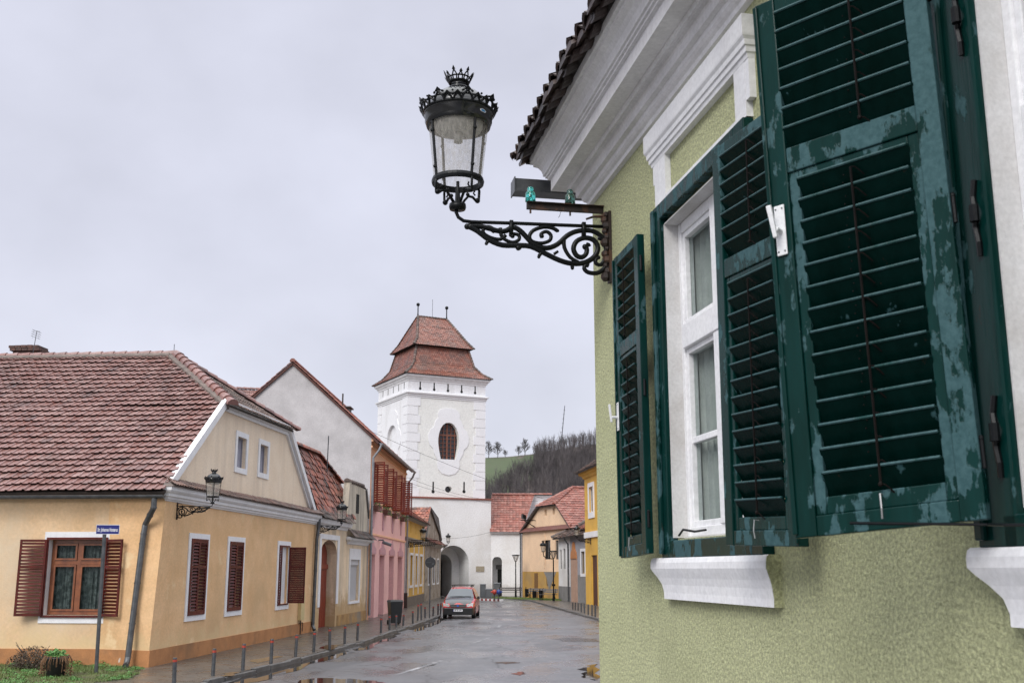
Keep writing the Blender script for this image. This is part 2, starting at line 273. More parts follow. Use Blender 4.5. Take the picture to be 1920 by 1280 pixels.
# ---------------------------------------------------------------- mesh builder
class MB:
    def __init__(s,T=None): s.v=[];s.f=[];s.t=[];s.T=T;s.tint=.5;s.sm=False;s.smf=[]
    def add(s,pts,faces):
        k=len(s.v)
        for p in pts:
            if s.T: p=s.T(p)
            s.v.append(tuple(p))
        for f in faces: s.f.append(tuple(i+k for i in f)); s.t.append(s.tint); s.smf.append(s.sm)
        return s
    def poly(s,pts): return s.add(pts,[tuple(range(len(pts)))])
    def box(s,x0,x1,y0,y1,z0,z1):
        p=[(x,y,z) for z in(z0,z1) for y in(y0,y1) for x in(x0,x1)]
        return s.add(p,[(0,2,3,1),(4,5,7,6),(0,1,5,4),(2,6,7,3),(0,4,6,2),(1,3,7,5)])
    def hexa(s,b,t):
        n=len(b); return s.add(list(b)+list(t),[tuple(range(n))[::-1],tuple(range(n,2*n))]+[(i,(i+1)%n,(i+1)%n+n,i+n) for i in range(n)])
    def prism(s,pts,vec):
        vec=Vector(vec); return s.hexa([Vector(p) for p in pts],[Vector(p)+vec for p in pts])
    def ring(s,c,ax,r,n,ph=0):
        c=Vector(c);ax=Vector(ax).normalized(); a=ax.orthogonal().normalized(); b=ax.cross(a)
        return [c+(a*math.cos(ph+6.2832*i/n)+b*math.sin(ph+6.2832*i/n))*r for i in range(n)]
    def cyl(s,p0,p1,r0,r1=None,n=8,cap=True):
        r1=r0 if r1 is None else r1; ax=Vector(p1)-Vector(p0)
        A=s.ring(p0,ax,r0,n);B=s.ring(p1,ax,r1,n)
        f=[(i,(i+1)%n,(i+1)%n+n,i+n) for i in range(n)]
        if cap: f+= [tuple(range(n))[::-1],tuple(range(n,2*n))]
        return s.add(A+B,f)
    def tube(s,path,r,n=6,r2=None):
        P=[Vector(p) for p in path]; m=len(P); rings=[]; a=None
        for i in range(m):
            d=(P[min(i+1,m-1)]-P[max(i-1,0)]).normalized()
            if a is None: a=d.orthogonal().normalized()
            a=(a-d*a.dot(d)).normalized(); b=d.cross(a)
            rr=r if r2 is None else r+(r2-r)*i/(m-1)
            rings+= [P[i]+(a*math.cos(6.2832*k/n)+b*math.sin(6.2832*k/n))*rr for k in range(n)]
        f=[(i*n+k,i*n+(k+1)%n,(i+1)*n+(k+1)%n,(i+1)*n+k) for i in range(m-1) for k in range(n)]
        f+= [tuple(range(n))[::-1],tuple(range((m-1)*n,m*n))]
        return s.add(rings,f)
    def lathe(s,prof,c=(0,0,0),n=16,ph=0):
        pts=[];m=len(prof)
        for r,z in prof: pts+=[(c[0]+r*math.cos(ph+6.2832*k/n),c[1]+r*math.sin(ph+6.2832*k/n),c[2]+z) for k in range(n)]
        f=[(i*n+k,i*n+(k+1)%n,(i+1)*n+(k+1)%n,(i+1)*n+k) for i in range(m-1) for k in range(n)]
        return s.add(pts,f)
    def ball(s,c,r,n=8,m=5,sq=1):
        return s.lathe([(max(r*math.sin(math.pi*i/m),.0005),-r*sq*math.cos(math.pi*i/m)) for i in range(m+1)],c,n)
    def panel(s,outer,holes,o,depth,Y=lambda x,o,z:(x,o,z)):
        """flat wall of (x,z) polygon with holes, set at offset o; reveals run back by depth"""
        loops=[outer]+holes
        tr=tessellate_polygon([[Vector((p[0],p[1],0)) for p in l] for l in loops])
        flat=[p for l in loops for p in l]
        s.add([Y(p[0],o,p[1]) for p in flat],[tuple(t) for t in tr])
        for h in holes:
            n=len(h); a=[Y(p[0],o,p[1]) for p in h]; b=[Y(p[0],o-depth,p[1]) for p in h]
            s.add(a+b,[(i,(i+1)%n,(i+1)%n+n,i+n) for i in range(n)])
        return s
    def build(s,name,mat,parent=None,smooth=False,bevel=0,kind=None,norm=True):
        me=bpy.data.meshes.new(name); me.from_pydata(s.v,[],s.f)
        at=me.attributes.new('tint','FLOAT','FACE'); at.data.foreach_set('value',s.t)
        if smooth or any(s.smf): me.polygons.foreach_set('use_smooth',[True]*len(s.f) if smooth else s.smf)
        if norm:
            bm=bmesh.new(); bm.from_mesh(me); bmesh.ops.recalc_face_normals(bm,faces=bm.faces[:]); bm.to_mesh(me); bm.free()
        me.materials.append(mat); o=bpy.data.objects.new(name,me); col.objects.link(o)
        if parent: o.parent=parent
        if bevel:
            md=o.modifiers.new('bevel','BEVEL'); md.width=bevel; md.segments=2; md.limit_method='ANGLE'; md.harden_normals=False
        if kind: o['kind']=kind
        return o
def thing(name,label,cat,loc=(0,0,0),rz=0,group=None):
    o=bpy.data.objects.new(name,None); col.objects.link(o); o.location=loc; o.rotation_euler=(0,0,rz); o.empty_display_size=.3
    o['label']=label; o['category']=cat
    if group: o['group']=group
    return o
def tag(o,label,cat,group=None):
    o['label']=label; o['category']=cat
    if group: o['group']=group
    return o
def dup(root,loc=None,rz=None,label=None,group=None,scale=None):
    r=root.copy(); col.objects.link(r)
    if loc is not None: r.location=loc
    if rz is not None: r.rotation_euler=(0,0,rz)
    if label: r['label']=label
    if group: r['group']=group
    if scale: r.scale=(scale,)*3
    for ch in list(root.children):
        c=ch.copy(); col.objects.link(c); c.parent=r
        for g in list(ch.children):
            d=g.copy(); col.objects.link(d); d.parent=c
    return r
def sweep_wall(mb,prof,s0,s1,Y,m0=True,m1=True):
    """profile [(o,z)] swept along the wall from s0 to s1, mitred by o at free ends"""
    A=[Y(s0-(o if m0 else 0),o,z) for o,z in prof]; B=[Y(s1+(o if m1 else 0),o,z) for o,z in prof]
    n=len(prof); mb.add(A+B,[(i,i+1,i+1+n,i+n) for i in range(n-1)])
    if m0: # return back to the wall
        C=[Y(s0-(o if m0 else 0),0,z) for o,z in prof]; mb.add(A+C,[(i,i+1,i+1+n,i+n) for i in range(n-1)])
    else: mb.add(A,[tuple(range(n))])
    if m1:
        C=[Y(s1+(o if m1 else 0),0,z) for o,z in prof]; mb.add(B+C,[(i,i+1,i+1+n,i+n) for i in range(n-1)])
    else: mb.add(B,[tuple(range(n))])
def tiles(mb,e0,e1,r1,r0,tw,th,style='rib',h=.03,rnd=.006,skip=0):
    """courses of tiles on the plane e0-e1 (eave) / r0-r1 (ridge side)"""
    e0,e1,r0,r1=[Vector(p) for p in(e0,e1,r0,r1)]
    U=(e1-e0).normalized(); S=(r0-e0)-U*(r0-e0).dot(U); L=S.length; S.normalize(); Nn=U.cross(S)
    if Nn.z<0: Nn=-Nn
    aR0=(e1-e0).dot(U); aL1=(r0-e0).dot(U); aR1=(r1-e0).dot(U)
    nr=max(1,round(L/th)); th=L/nr
    P=lambda a,t,hh: e0+U*a+S*t+Nn*(hh+.012*math.sin(a*.8+t*.6)+.006*math.sin(a*2.1-t*1.3+1))
    lim=lambda t:(aL1*t/L,aR0+(aR1-aR0)*t/L)
    lo=min(0,aL1); hi=max(aR0,aR1)
    if style=='rib': sec=[(0,.0),(.08,.032),(.28,.032),(.38,.004),(1,.0)]
    elif style=='pan': sec=[(0,.03),(.25,.045),(.5,.03),(.75,.0),(1,.03)]
    else: sec=[(0,0),(1,0)]
    for k in range(nr):
        t0=k*th; t1=t0+th*1.06 if k<nr-1 else L
        (l0,q0),(l1,q1)=lim(t0),lim(min(t1,L))
        off=(tw/2 if (k%2 and style!='rib') else 0)
        for j in range(int((lo-off)/tw)-1,int((hi-off)/tw)+2):
            a=j*tw+off
            if a+tw<=min(l0,l1) or a>=max(q0,q1): continue
            if random.random()<skip: continue
            mb.tint=random.random(); dz=random.uniform(-rnd,rnd); dt=random.uniform(-rnd,rnd)
            c0=lambda x:min(max(x,l0),q0)
            c1=lambda x:min(max(x,l1),q1)
            if style=='scale':
                bw=[(0,.42),(.12,.2),(.3,.06),(.5,0),(.7,.06),(.88,.2),(1,.42)]
                bot=[P(c0(a+tw*(.02+.96*x)),t0+th*(y-.1),h+dz) for x,y in bw]; low=[p-Nn*h*.8 for p in bot]
                top=[P(c1(a+tw),t1,dz+.002),P(c1(a),t1,dz+.002)]
                n=len(bot); mb.add(bot+top+low,[tuple(range(n+2))]+[(i,i+n+2,i+n+3,i+1) for i in range(n-1)])
            else:
                g=.0 if style=='rib' else .01*tw
                bot=[P(c0(a+g+(tw-2*g)*x),t0+dt,y+h+dz) for x,y in sec]; top=[P(c1(a+g+(tw-2*g)*x),t1,y+.004+dz) for x,y in sec]
                low=[P(c0(a+g+(tw-2*g)*x),t0+dt+.004,max(.0,y+h+dz-.02)) for x,y in sec]
                n=len(sec); mb.add(bot+top+low,[(i,i+1,i+1+n,i+n) for i in range(n-1)]+[(i,i+2*n,i+1+2*n,i+1) for i in range(n-1)])
def ridge(mb,p0,p1,r=.11,l=.38,lift=.0):
    p0,p1=Vector(p0),Vector(p1); L=(p1-p0).length; n=max(1,int(L/l)); d=(p1-p0)/n
    up=Vector((0,0,1)); ax=d.normalized(); sd=ax.cross(up).normalized(); uu=sd.cross(ax)
    for i in range(n):
        mb.tint=random.random(); a=p0+d*i-d*.06; b=p0+d*(i+1)+d*.04; pts=[]
        for c,rr in((a,r*1.18),(b,r*.9)):
            for k in range(7):
                t=math.pi*k/6; pts.append(c+sd*math.cos(t)*rr+uu*(math.sin(t)*rr+lift))
        mb.add(pts,[(k,k+1,k+8,k+7) for k in range(6)]+[(0,1,2,3,4,5,6)])
def slab(mb,pts,t=.06):
    pts=[Vector(p) for p in pts]; n=(pts[1]-pts[0]).cross(pts[2]-pts[0]).normalized()
    if n.z<0:n=-n
    mb.prism([p-n*.012 for p in pts],-n*t)
# ================================================================ SETTING
mb=MB(); mb.poly([(-700,-300,-.22),(700,-300,-.22),(700,900,-.22),(-700,900,-.22)]); mb.build('ground',ground_m,kind='structure')
RZ=-.10   # road level; pavements are at z = 0
kl=[(325,1300),(392,1276),(451,1261),(508,1247),(546,1238),(617,1218),(683,1202),(711,1191),(768,1174),(800,1163),(826,1153)]
KL=[G(u,v) for u,v in kl]; KL=[(KL[0][0]-3.2,KL[0][1]-22)]+[(KL[0][0]-1.0,KL[0][1]-7)]+KL+[(-4.6,70),(-5.0,84),(-5.6,97.5)]
KR=[(3.2,-22),(1.2,14),(3.3,42)]+[G(1121,1159),G(1072,1146),G(1040,1137),G(997,1125)]+[(.5,93),(-1.0,99)]
KR[2]=(KR[3][0]-.35,KR[3][1]-12)
mb=MB()
rd=[(x-.02,y,RZ) for x,y in KL]+[(x+.02,y,RZ) for x,y in KR[::-1]]
tr=tessellate_polygon([[Vector(p) for p in rd]]); mb.add(rd,[tuple(t) for t in tr]); mb.build('road',asphalt,kind='structure')
# pavements are solid slabs behind a kerb course
def strip(name,line,off,mat,z1,z0=-.21):
    mb=MB(); n=len(line)
    for i in range(n-1):
        (x0,y0),(x1,y1)=line[i],line[i+1]
        mb.hexa([(x0,y0,z0),(x1,y1,z0),(x1+off,y1,z0),(x0+off,y0,z0)],[(x0,y0,z1),(x1,y1,z1),(x1+off,y1,z1),(x0+off,y0,z1)])
    return mb.build(name,mat,kind='structure')
def slabpoly(name,pts,mat,z1,z0=-.21):
    tr=tessellate_polygon([[Vector((p[0],p[1],0)) for p in pts]]); mb=MB()
    mb.add([(x,y,z1) for x,y in pts],[tuple(t) for t in tr]); n=len(pts)
    mb.add([(x,y,z1) for x,y in pts]+[(x,y,z0) for x,y in pts],[(i,(i+1)%n,(i+1)%n+n,i+n) for i in range(n)])
    return mb.build(name,mat,kind='structure')
def kerbs(name,line,side):
    mb=MB()
    for i in range(len(line)-1):
        a=Vector(line[i]+(0,)); b=Vector(line[i+1]+(0,)); L=(b-a).length; n=max(1,round(L/1.0)); d=(b-a)/n; nn=Vector((-d.y,d.x,0)).normalized()*(.16*side)
        for k in range(n):
            p=a+d*(k+.012)+nn*random.uniform(-.07,.05); q=a+d*(k+.988)+nn*random.uniform(-.07,.05); z=.012+random.uniform(-.03,.012)
            z2=z+random.uniform(-.012,.012); r=nn*.0
            mb.hexa([p+Vector((0,0,-.2)),q+Vector((0,0,-.2)),q+nn+Vector((0,0,-.2)),p+nn+Vector((0,0,-.2))],[p+Vector((0,0,z)),q+Vector((0,0,z2)),q+nn+Vector((0,0,z2)),p+nn+Vector((0,0,z))])
    return mb.build(name,kerb_m,kind='structure',bevel=.012)
kerbs('kerb',KL,1); kerbs('kerb',KR,-1)
pl=[(x-.13,y) for x,y in KL]; slabpoly('pavement',pl+[(-7.5,112),(-16,112),(-30,40),(-34,-22)],pave_m,0)
pr=[(x+.13,y) for x,y in KR]; slabpoly('pavement',pr+[(-2,103),(12,108),(30,60),(22,-22)],pave_m,0)
# worn centre dashes, each a thin sheet on the asphalt
def dash(u0,v0,u1,v1,w,name='road_marking'):
    a=Vector(G(u0,v0,RZ)+(0,)); b=Vector(G(u1,v1,RZ)+(0,)); d=(b-a).normalized(); n=Vector((-d.y,d.x,0))*w/2; mb=MB(); m=8; pts=[]
    for i in range(m+1):
        c=a+(b-a)*i/m; pts.append(c+n*random.uniform(.8,1.1)+Vector((0,0,RZ+.005)))
    for i in range(m,-1,-1):
        c=a+(b-a)*i/m; pts.append(c-n*random.uniform(.8,1.1)+Vector((0,0,RZ+.005)))
    mb.poly(pts); mb.build(name,paint_line,kind='structure')
dash(745,1264,828,1238,.14); dash(884,1206,917,1195,.14); dash(958,1136,936,1128,.15); dash(934,1176,938,1171,.13)
def blobpoly(pts,z,name,mat,j=.12,sub=5):
    P=[Vector(p+(0,)) for p in pts]; o=[]
    for i in range(len(P)):
        a,b=P[i],P[(i+1)%len(P)]
        for k in range(sub):
            c=a.lerp(b,k/sub); L=(b-a).length; c+=Vector((random.uniform(-1,1),random.uniform(-1,1),0))*min(j,L*.12); o.append((c.x,c.y,z))
    mb=MB(); tr=tessellate_polygon([[Vector(p) for p in o]]); mb.add(o,[tuple(t) for t in tr]); return mb.build(name,mat,kind='structure')
def gp(l,z=RZ): return [G(u,v,z) for u,v in l]
def kerbside(i0,i1,w0,w1,name='puddle'):
    line=KL[i0:i1+1]; return [(x+.01,y) for x,y in line]+[(x+w1+random.uniform(-.2,.2),y) for x,y in line[::-1]]
for pts in ([(420,1279),(508,1252),(560,1240),(617,1223),(650,1217),(660,1222),(600,1240),(520,1266),(450,1284)],
            [(672,1209),(711,1195),(745,1185),(752,1188),(728,1200),(690,1217),(668,1219)],
            [(768,1179),(800,1168),(828,1158),(838,1160),(812,1172),(775,1184)],
            [(560,1275),(600,1270),(680,1273),(720,1279),(700,1290),(570,1290)],
            [(922,1241),(960,1240),(978,1242),(950,1244)],
            [(1090,1252),(1108,1246),(1122,1244),(1122,1275),(1095,1268)],
            [(962,1262),(978,1258),(984,1262),(972,1266)]):
    blobpoly(gp(pts),RZ+.006,'puddle',puddle_m,.15)
for pts in ([(596,1214),(612,1209),(640,1208),(620,1218)],[(470,1238),(520,1228),(530,1231),(480,1243)],[(420,1262),(445,1258),(440,1266),(415,1268)]):
    blobpoly(gp(pts,0),.006,'puddle',puddle_m,.1)
# tarred repair patches and a manhole
for pts in ([(858,1167),(880,1165),(920,1166),(918,1170),(862,1170)],[(1036,1197),(1060,1195),(1122,1197),(1122,1203),(1060,1202)],[(790,1246),(815,1243),(812,1247),(795,1249)]):
    blobpoly(gp(pts),RZ+.004,'asphalt_patch',M('tar_patch',(.03,.03,.032),(.022,.022,.022),3,.35,rough2=.2,bump=.6,bscale=60),.08)
# hill behind the town
def smooth(a,b,x):
    t=min(1,max(0,(x-a)/(b-a))); return t*t*(3-2*t)
def hillz(x,y):
    crest=37.5+2.5*math.sin(x*.021+.6)+1.2*math.sin(x*.06)
    crest*=smooth(-330,-60,x)*.85+.15
    b=min(1,max(0,(y-165)/175))**1.3
    return -.5+crest*b*(1-.5*smooth(350,700,y))+1.2*math.sin(x*.09+y*.05)*b
mb=MB(); nx,ny=110,60; xs=[-330+ i*7 for i in range(nx)]; ys=[160+ j*9 for j in range(ny)]
mb.add([(x,y,hillz(x,y)) for y in ys for x in xs],[(j*nx+i,j*nx+i+1,(j+1)*nx+i+1,(j+1)*nx+i) for j in range(ny-1) for i in range(nx-1)])
hill=mb.build('hill',hillsoil,kind='structure',smooth=True)
def wooded(x,y):  # limit of the wood: the top left of the slope is open meadow
    u_=x/y*2065+960; edge=266+max(0,u_-912)*.34+2.5*math.sin(x*.7)
    return y<edge or u_>1002+3*math.sin(y*.2)
# grass sheet hugging the slope where no trees stand
mb=MB(); xs=[-120+i*3 for i in range(52)]; ys=[226+j*4 for j in range(39)]
keep={}
for j,y in enumerate(ys):
    for i,x in enumerate(xs): keep[(i,j)]=(x,y,hillz(x,y)+.12)
idx={};vv=[];ff=[]
for j in range(len(ys)-1):
    for i in range(len(xs)-1):
        if not wooded(xs[i],ys[j]+4):
            q=[]
            for k in((i,j),(i+1,j),(i+1,j+1),(i,j+1)):
                if k not in idx: idx[k]=len(vv); vv.append(keep[k])
                q.append(idx[k])
            ff.append(tuple(q))
mb.add(vv,ff); mb.build('meadow',meadow_m,kind='structure',smooth=True)
# bare trees
def bare_tree(mb,base,h,rnd,seg=3,spread=.32,depth=3,kids=4,r=.02,lean=0):
    def br(p,d,L,rr,lv):
        q=p+d*L*.5; d2=(d+Vector((rnd.uniform(-.2,.2),rnd.uniform(-.2,.2),.12))).normalized(); e=q+d2*L*.5
        mb.tube([p,q,e],rr,seg,rr*.45)
        if lv>0:
            for k in range(kids+(1 if lv==depth else 0)):
                f=rnd.uniform(.35,1.0); s_=p.lerp(q,f*2) if f<.5 else q.lerp(e,f*2-1)
                a=rnd.uniform(0,6.28); o=Vector((math.cos(a),math.sin(a),0)); nd=(d*rnd.uniform(.6,1.0)+o*rnd.uniform(.45,.95)*spread*2.4+Vector((0,0,.25))).normalized()
                br(s_,nd,L*rnd.uniform(.42,.62),rr*.5,lv-1)
    br(Vector(base),Vector((lean,0,1)).normalized(),h*.62,h*r,depth)
rf=random.Random(3)
tmpl=[]
for k in range(7):
    t=MB(); bare_tree(t,(0,0,0),1,rf,3,.20,2,6,.011); tmpl.append(t)
wood_=MB(); cnt=0
while cnt<2600:
    x=rf.uniform(-14,34) if cnt%3 else rf.uniform(-110,120); y=rf.uniform(215,346)
    if rf.random()>.35+.65*smooth(205,300,y): continue
    if not wooded(x,y) : continue
    h=rf.uniform(5.0,8.0)*(.72 if y>315 else 1); a=rf.uniform(0,6.28); t=rf.choice(tmpl); tr_=rf.random(); z=hillz(x,y)-.1; ca,sa=math.cos(a)*h,math.sin(a)*h; k=len(wood_.v)
    wood_.v+=[(x+px*ca-py*sa,y+px*sa+py*ca,z+pz*h) for px,py,pz in t.v]; wood_.f+=[tuple(i+k for i in f) for f in t.f]; wood_.t+=[tr_]*len(t.f); wood_.smf+=t.smf; cnt+=1
w_=wood_.build('wood',bark_far,norm=False); w_['kind']='stuff'; tag(w_,'bare grey brown wood covering the hillside behind the town','wood')
sky_tr=[(916,858,826,.34,'bare tree on the ridge half hidden by the tower edge'),(933,858,829,.42,'round bare tree standing alone on the green meadow crest'),(947,858,844,.5,'small forked bare tree beside the round one on the crest'),(972,857,836,.4,'bushy bare tree left of the tallest tree on the crest'),(984,857,822,.36,'tallest bare tree on the crest with spreading limbs'),(1006,855,835,.4,'first bare tree of the row where the wood begins'),(1022,853,832,.36,'bare tree with dense crown between the tall crest tree and the mast')]
rt=random.Random(11)
for u,v0,v1,sp,lb in sky_tr:
    y=338; b=atY(u,v0,y); zt=atY(u,v1,y)[2]; z0=hillz(b[0],y); h=(zt-z0)*1.0
    t=thing('bare_tree',lb,'tree',(b[0],y,z0),0,'bare trees on the skyline')
    m=MB(); m.tube([(0,0,-.3),(.1,0,h*.2),(0,.05,h*.55),(0,0,h*.85)],h*.026,5,h*.008); m.build('trunk',bark,t)
    m=MB(); 
    for q in range(26):
        f=q/26; p=Vector((0,0,h*(.20+.62*f))); a=q*2.4+rt.random(); el=R(rt.uniform(28,60)+18*f); L=h*sp*(1.05-.5*f)*rt.uniform(.8,1.1); d=Vector((math.cos(a)*math.cos(el),math.sin(a)*math.cos(el),math.sin(el))); e=p+d*L
        m.tube([p,p+d*L*.5+Vector((0,0,-.03*L)),e],h*.012,3,h*.005)
        for j in range(6):
            g=rt.uniform(.35,1); o=p+d*L*g; d2=(d+Vector((rt.gauss(0,.55),rt.gauss(0,.55),rt.gauss(.25,.4)))).normalized(); L2=L*.42; m.tube([o,o+d2*L2],h*.006,3,h*.003)
            for i in range(4): o2=o+d2*L2*rt.uniform(.3,1); d3=(d2+Vector((rt.gauss(0,.6),rt.gauss(0,.6),rt.gauss(.2,.4)))).normalized(); m.tube([o2,o2+d3*L2*.6],h*.0042,3,h*.002)
    m.build('crown',bark,t,norm=False)
b=atY(1050,835,330); tp=atY(1059,760,330); m=MB(); m.tube([(b[0],330,b[2]-3),(tp[0],330,tp[2])],.16,5,.1)
for k in range(9):
    f=k/9; m.cyl((b[0]+(tp[0]-b[0])*f-.3,330,b[2]+(tp[2]-b[2])*f),(b[0]+(tp[0]-b[0])*f+.3,330,b[2]+(tp[2]-b[2])*f),.06,n=4)
tag(m.build('radio_mast',concrete_post),'thin leaning lattice mast rising from the wooded hill','mast')

# each tree of the wood keeps its own bark tone
t_=bark_far.node_tree; b_=t_.nodes['Principled BSDF']; lk_=b_.inputs['Base Color'].links[0].from_socket
t_.links.new(mixc(t_,1.,lk_,rng(t_,N(t_,'ShaderNodeAttribute',attribute_name='tint').outputs['Fac'],0,1,.55,1.35),'MULTIPLY'),b_.inputs['Base Color'])
# ================================================================ GREEN HOUSE (near right)
wdr=vpd(575); wn=(-wdr[1],wdr[0]); P0=(wdr[1]*1.95,-wdr[0]*1.95)
def wp(s,o,z=0.): return (P0[0]+s*wdr[0]+o*wn[0],P0[1]+s*wdr[1]+o*wn[1],z)
KS=7.257
gh=thing('green_house','near lime green stucco house with white mouldings and dark green louvred shutters','house',(P0[0],P0[1],0),rotz_of(wdr))
WIN=[0,-2.99,-5.98]
hol=[[(4.49+d,2.56),(5.60+d+(.06 if d<-1 else 0),2.56),(5.60+d+(.06 if d<-1 else 0),4.32),(4.49+d,4.32)] for d in WIN]
mb=MB()
ins=[[(s+4.62+d,4.455),(s+5.50+d,4.455),(s+5.50+d,4.70),(s+4.62+d,4.70)] for s in(0,) for d in WIN]
mb.panel([(-9,-.2),(KS,-.2),(KS,5.45),(-9,5.45)],hol,0,.32)
mb.hexa([(KS,0,-.2),(KS,-8,-.2),(KS-.3,-8,-.2),(KS-.3,-.33,-.2)],[(KS,0,5.45),(KS,-8,5.45),(KS-.3,-8,5.45),(KS-.3,-.33,5.45)])
mb.box(-9,KS,-8.3,-8.001,-.2,5.45); mb.box(-9.3,-9.001,-8.3,0,-.2,5.45)
gw=mb.build('wall',green_stucco,gh)
# room darkness behind the windows
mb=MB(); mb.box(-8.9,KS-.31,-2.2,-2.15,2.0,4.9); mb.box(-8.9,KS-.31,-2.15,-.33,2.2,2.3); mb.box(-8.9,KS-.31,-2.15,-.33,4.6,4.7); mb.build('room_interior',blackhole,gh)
prof=[(0,4.995),(.03,5.0),(.034,5.025),(.05,5.035),(.062,5.05),(.066,5.075),(.095,5.08),(.100,5.10),(.100,5.125),(.106,5.145),(.120,5.155),(.134,5.155),(.146,5.145),(.150,5.155),(.152,5.176),(.252,5.18),(.252,5.27),(.274,5.272),(.274,5.288),(.288,5.290),(.288,5.306),(.302,5.309),(.303,5.325),(.312,5.355),(.332,5.385),(.358,5.402),(.364,5.405),(.364,5.425),(.386,5.430),(.39,5.50),(.39,5.56),(0,5.6)]
mb=MB(); sweep_wall(mb,prof,-9,KS,lambda s,o,z:(s,o,z),False,False)
# mitred return along the end wall
A=[(KS,o,z) for o,z in prof]; B=[(KS+o,o,z) for o,z in prof]; C=[(KS+o,-8,z) for o,z in prof]; n=len(prof)
mb.add(A+B,[(i,i+1,i+1+n,i+n) for i in range(n-1)]); mb.add(B+C,[(i,i+1,i+1+n,i+n) for i in range(n-1)])
mb.build('cornice',cornice_m,gh,bevel=0)
# roof of small lumpy tiles, hipped at the end
rz_e=5.47; sl_=.62
mb=MB(); ER=.485
def rp_(s,o): return (s,o,rz_e+(ER-o)*sl_)
tiles(mb,rp_(-9,ER),rp_(KS+ER,ER),rp_(KS-4.2+.2,-4.2),rp_(-9,-4.2),.17,.145,'pan',.035,.012)
tiles(mb,(KS+ER,ER,rz_e),(KS+ER,-8.9,rz_e),(KS-4.0,-4.4,rz_e+2.9),(KS-4.0,-4.2,rz_e+2.9),.17,.16,'pan',.035,.012)
for k in range(96):     # thick first course with under-tiles seen from the street
    s=-8.9+k*.1735; mb.tint=random.random(); dz=random.uniform(-.012,.012); o=ER+random.uniform(-.012,.03)
    if s>KS+.45: break
    pts=[]
    for q in range(6):
        t=math.pi*q/5; pts.append((s+.085*math.cos(t),o,rz_e-.012+.055*math.sin(t)+dz))
    mb.prism(pts,(0,-.26,.16)); 
    pts=[(s+.085+.075*math.cos(math.pi+math.pi*q/5),o-.035,rz_e-.0+.045*math.sin(math.pi+math.pi*q/5)+dz) for q in range(6)]
    mb.prism(pts,(0,-.26,.16))
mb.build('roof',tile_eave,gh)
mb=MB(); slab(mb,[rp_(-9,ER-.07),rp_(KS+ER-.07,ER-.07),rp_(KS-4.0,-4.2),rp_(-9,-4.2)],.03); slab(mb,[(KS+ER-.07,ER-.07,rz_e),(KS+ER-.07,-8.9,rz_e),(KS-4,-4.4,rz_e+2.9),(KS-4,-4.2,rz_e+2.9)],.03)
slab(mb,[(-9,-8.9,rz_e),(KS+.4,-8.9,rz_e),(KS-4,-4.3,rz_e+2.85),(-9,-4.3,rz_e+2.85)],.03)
mb.build('roof_boards',M('dark_eaves_board',(.035,.028,.024),(.02,.018,.016),5,.8),gh)
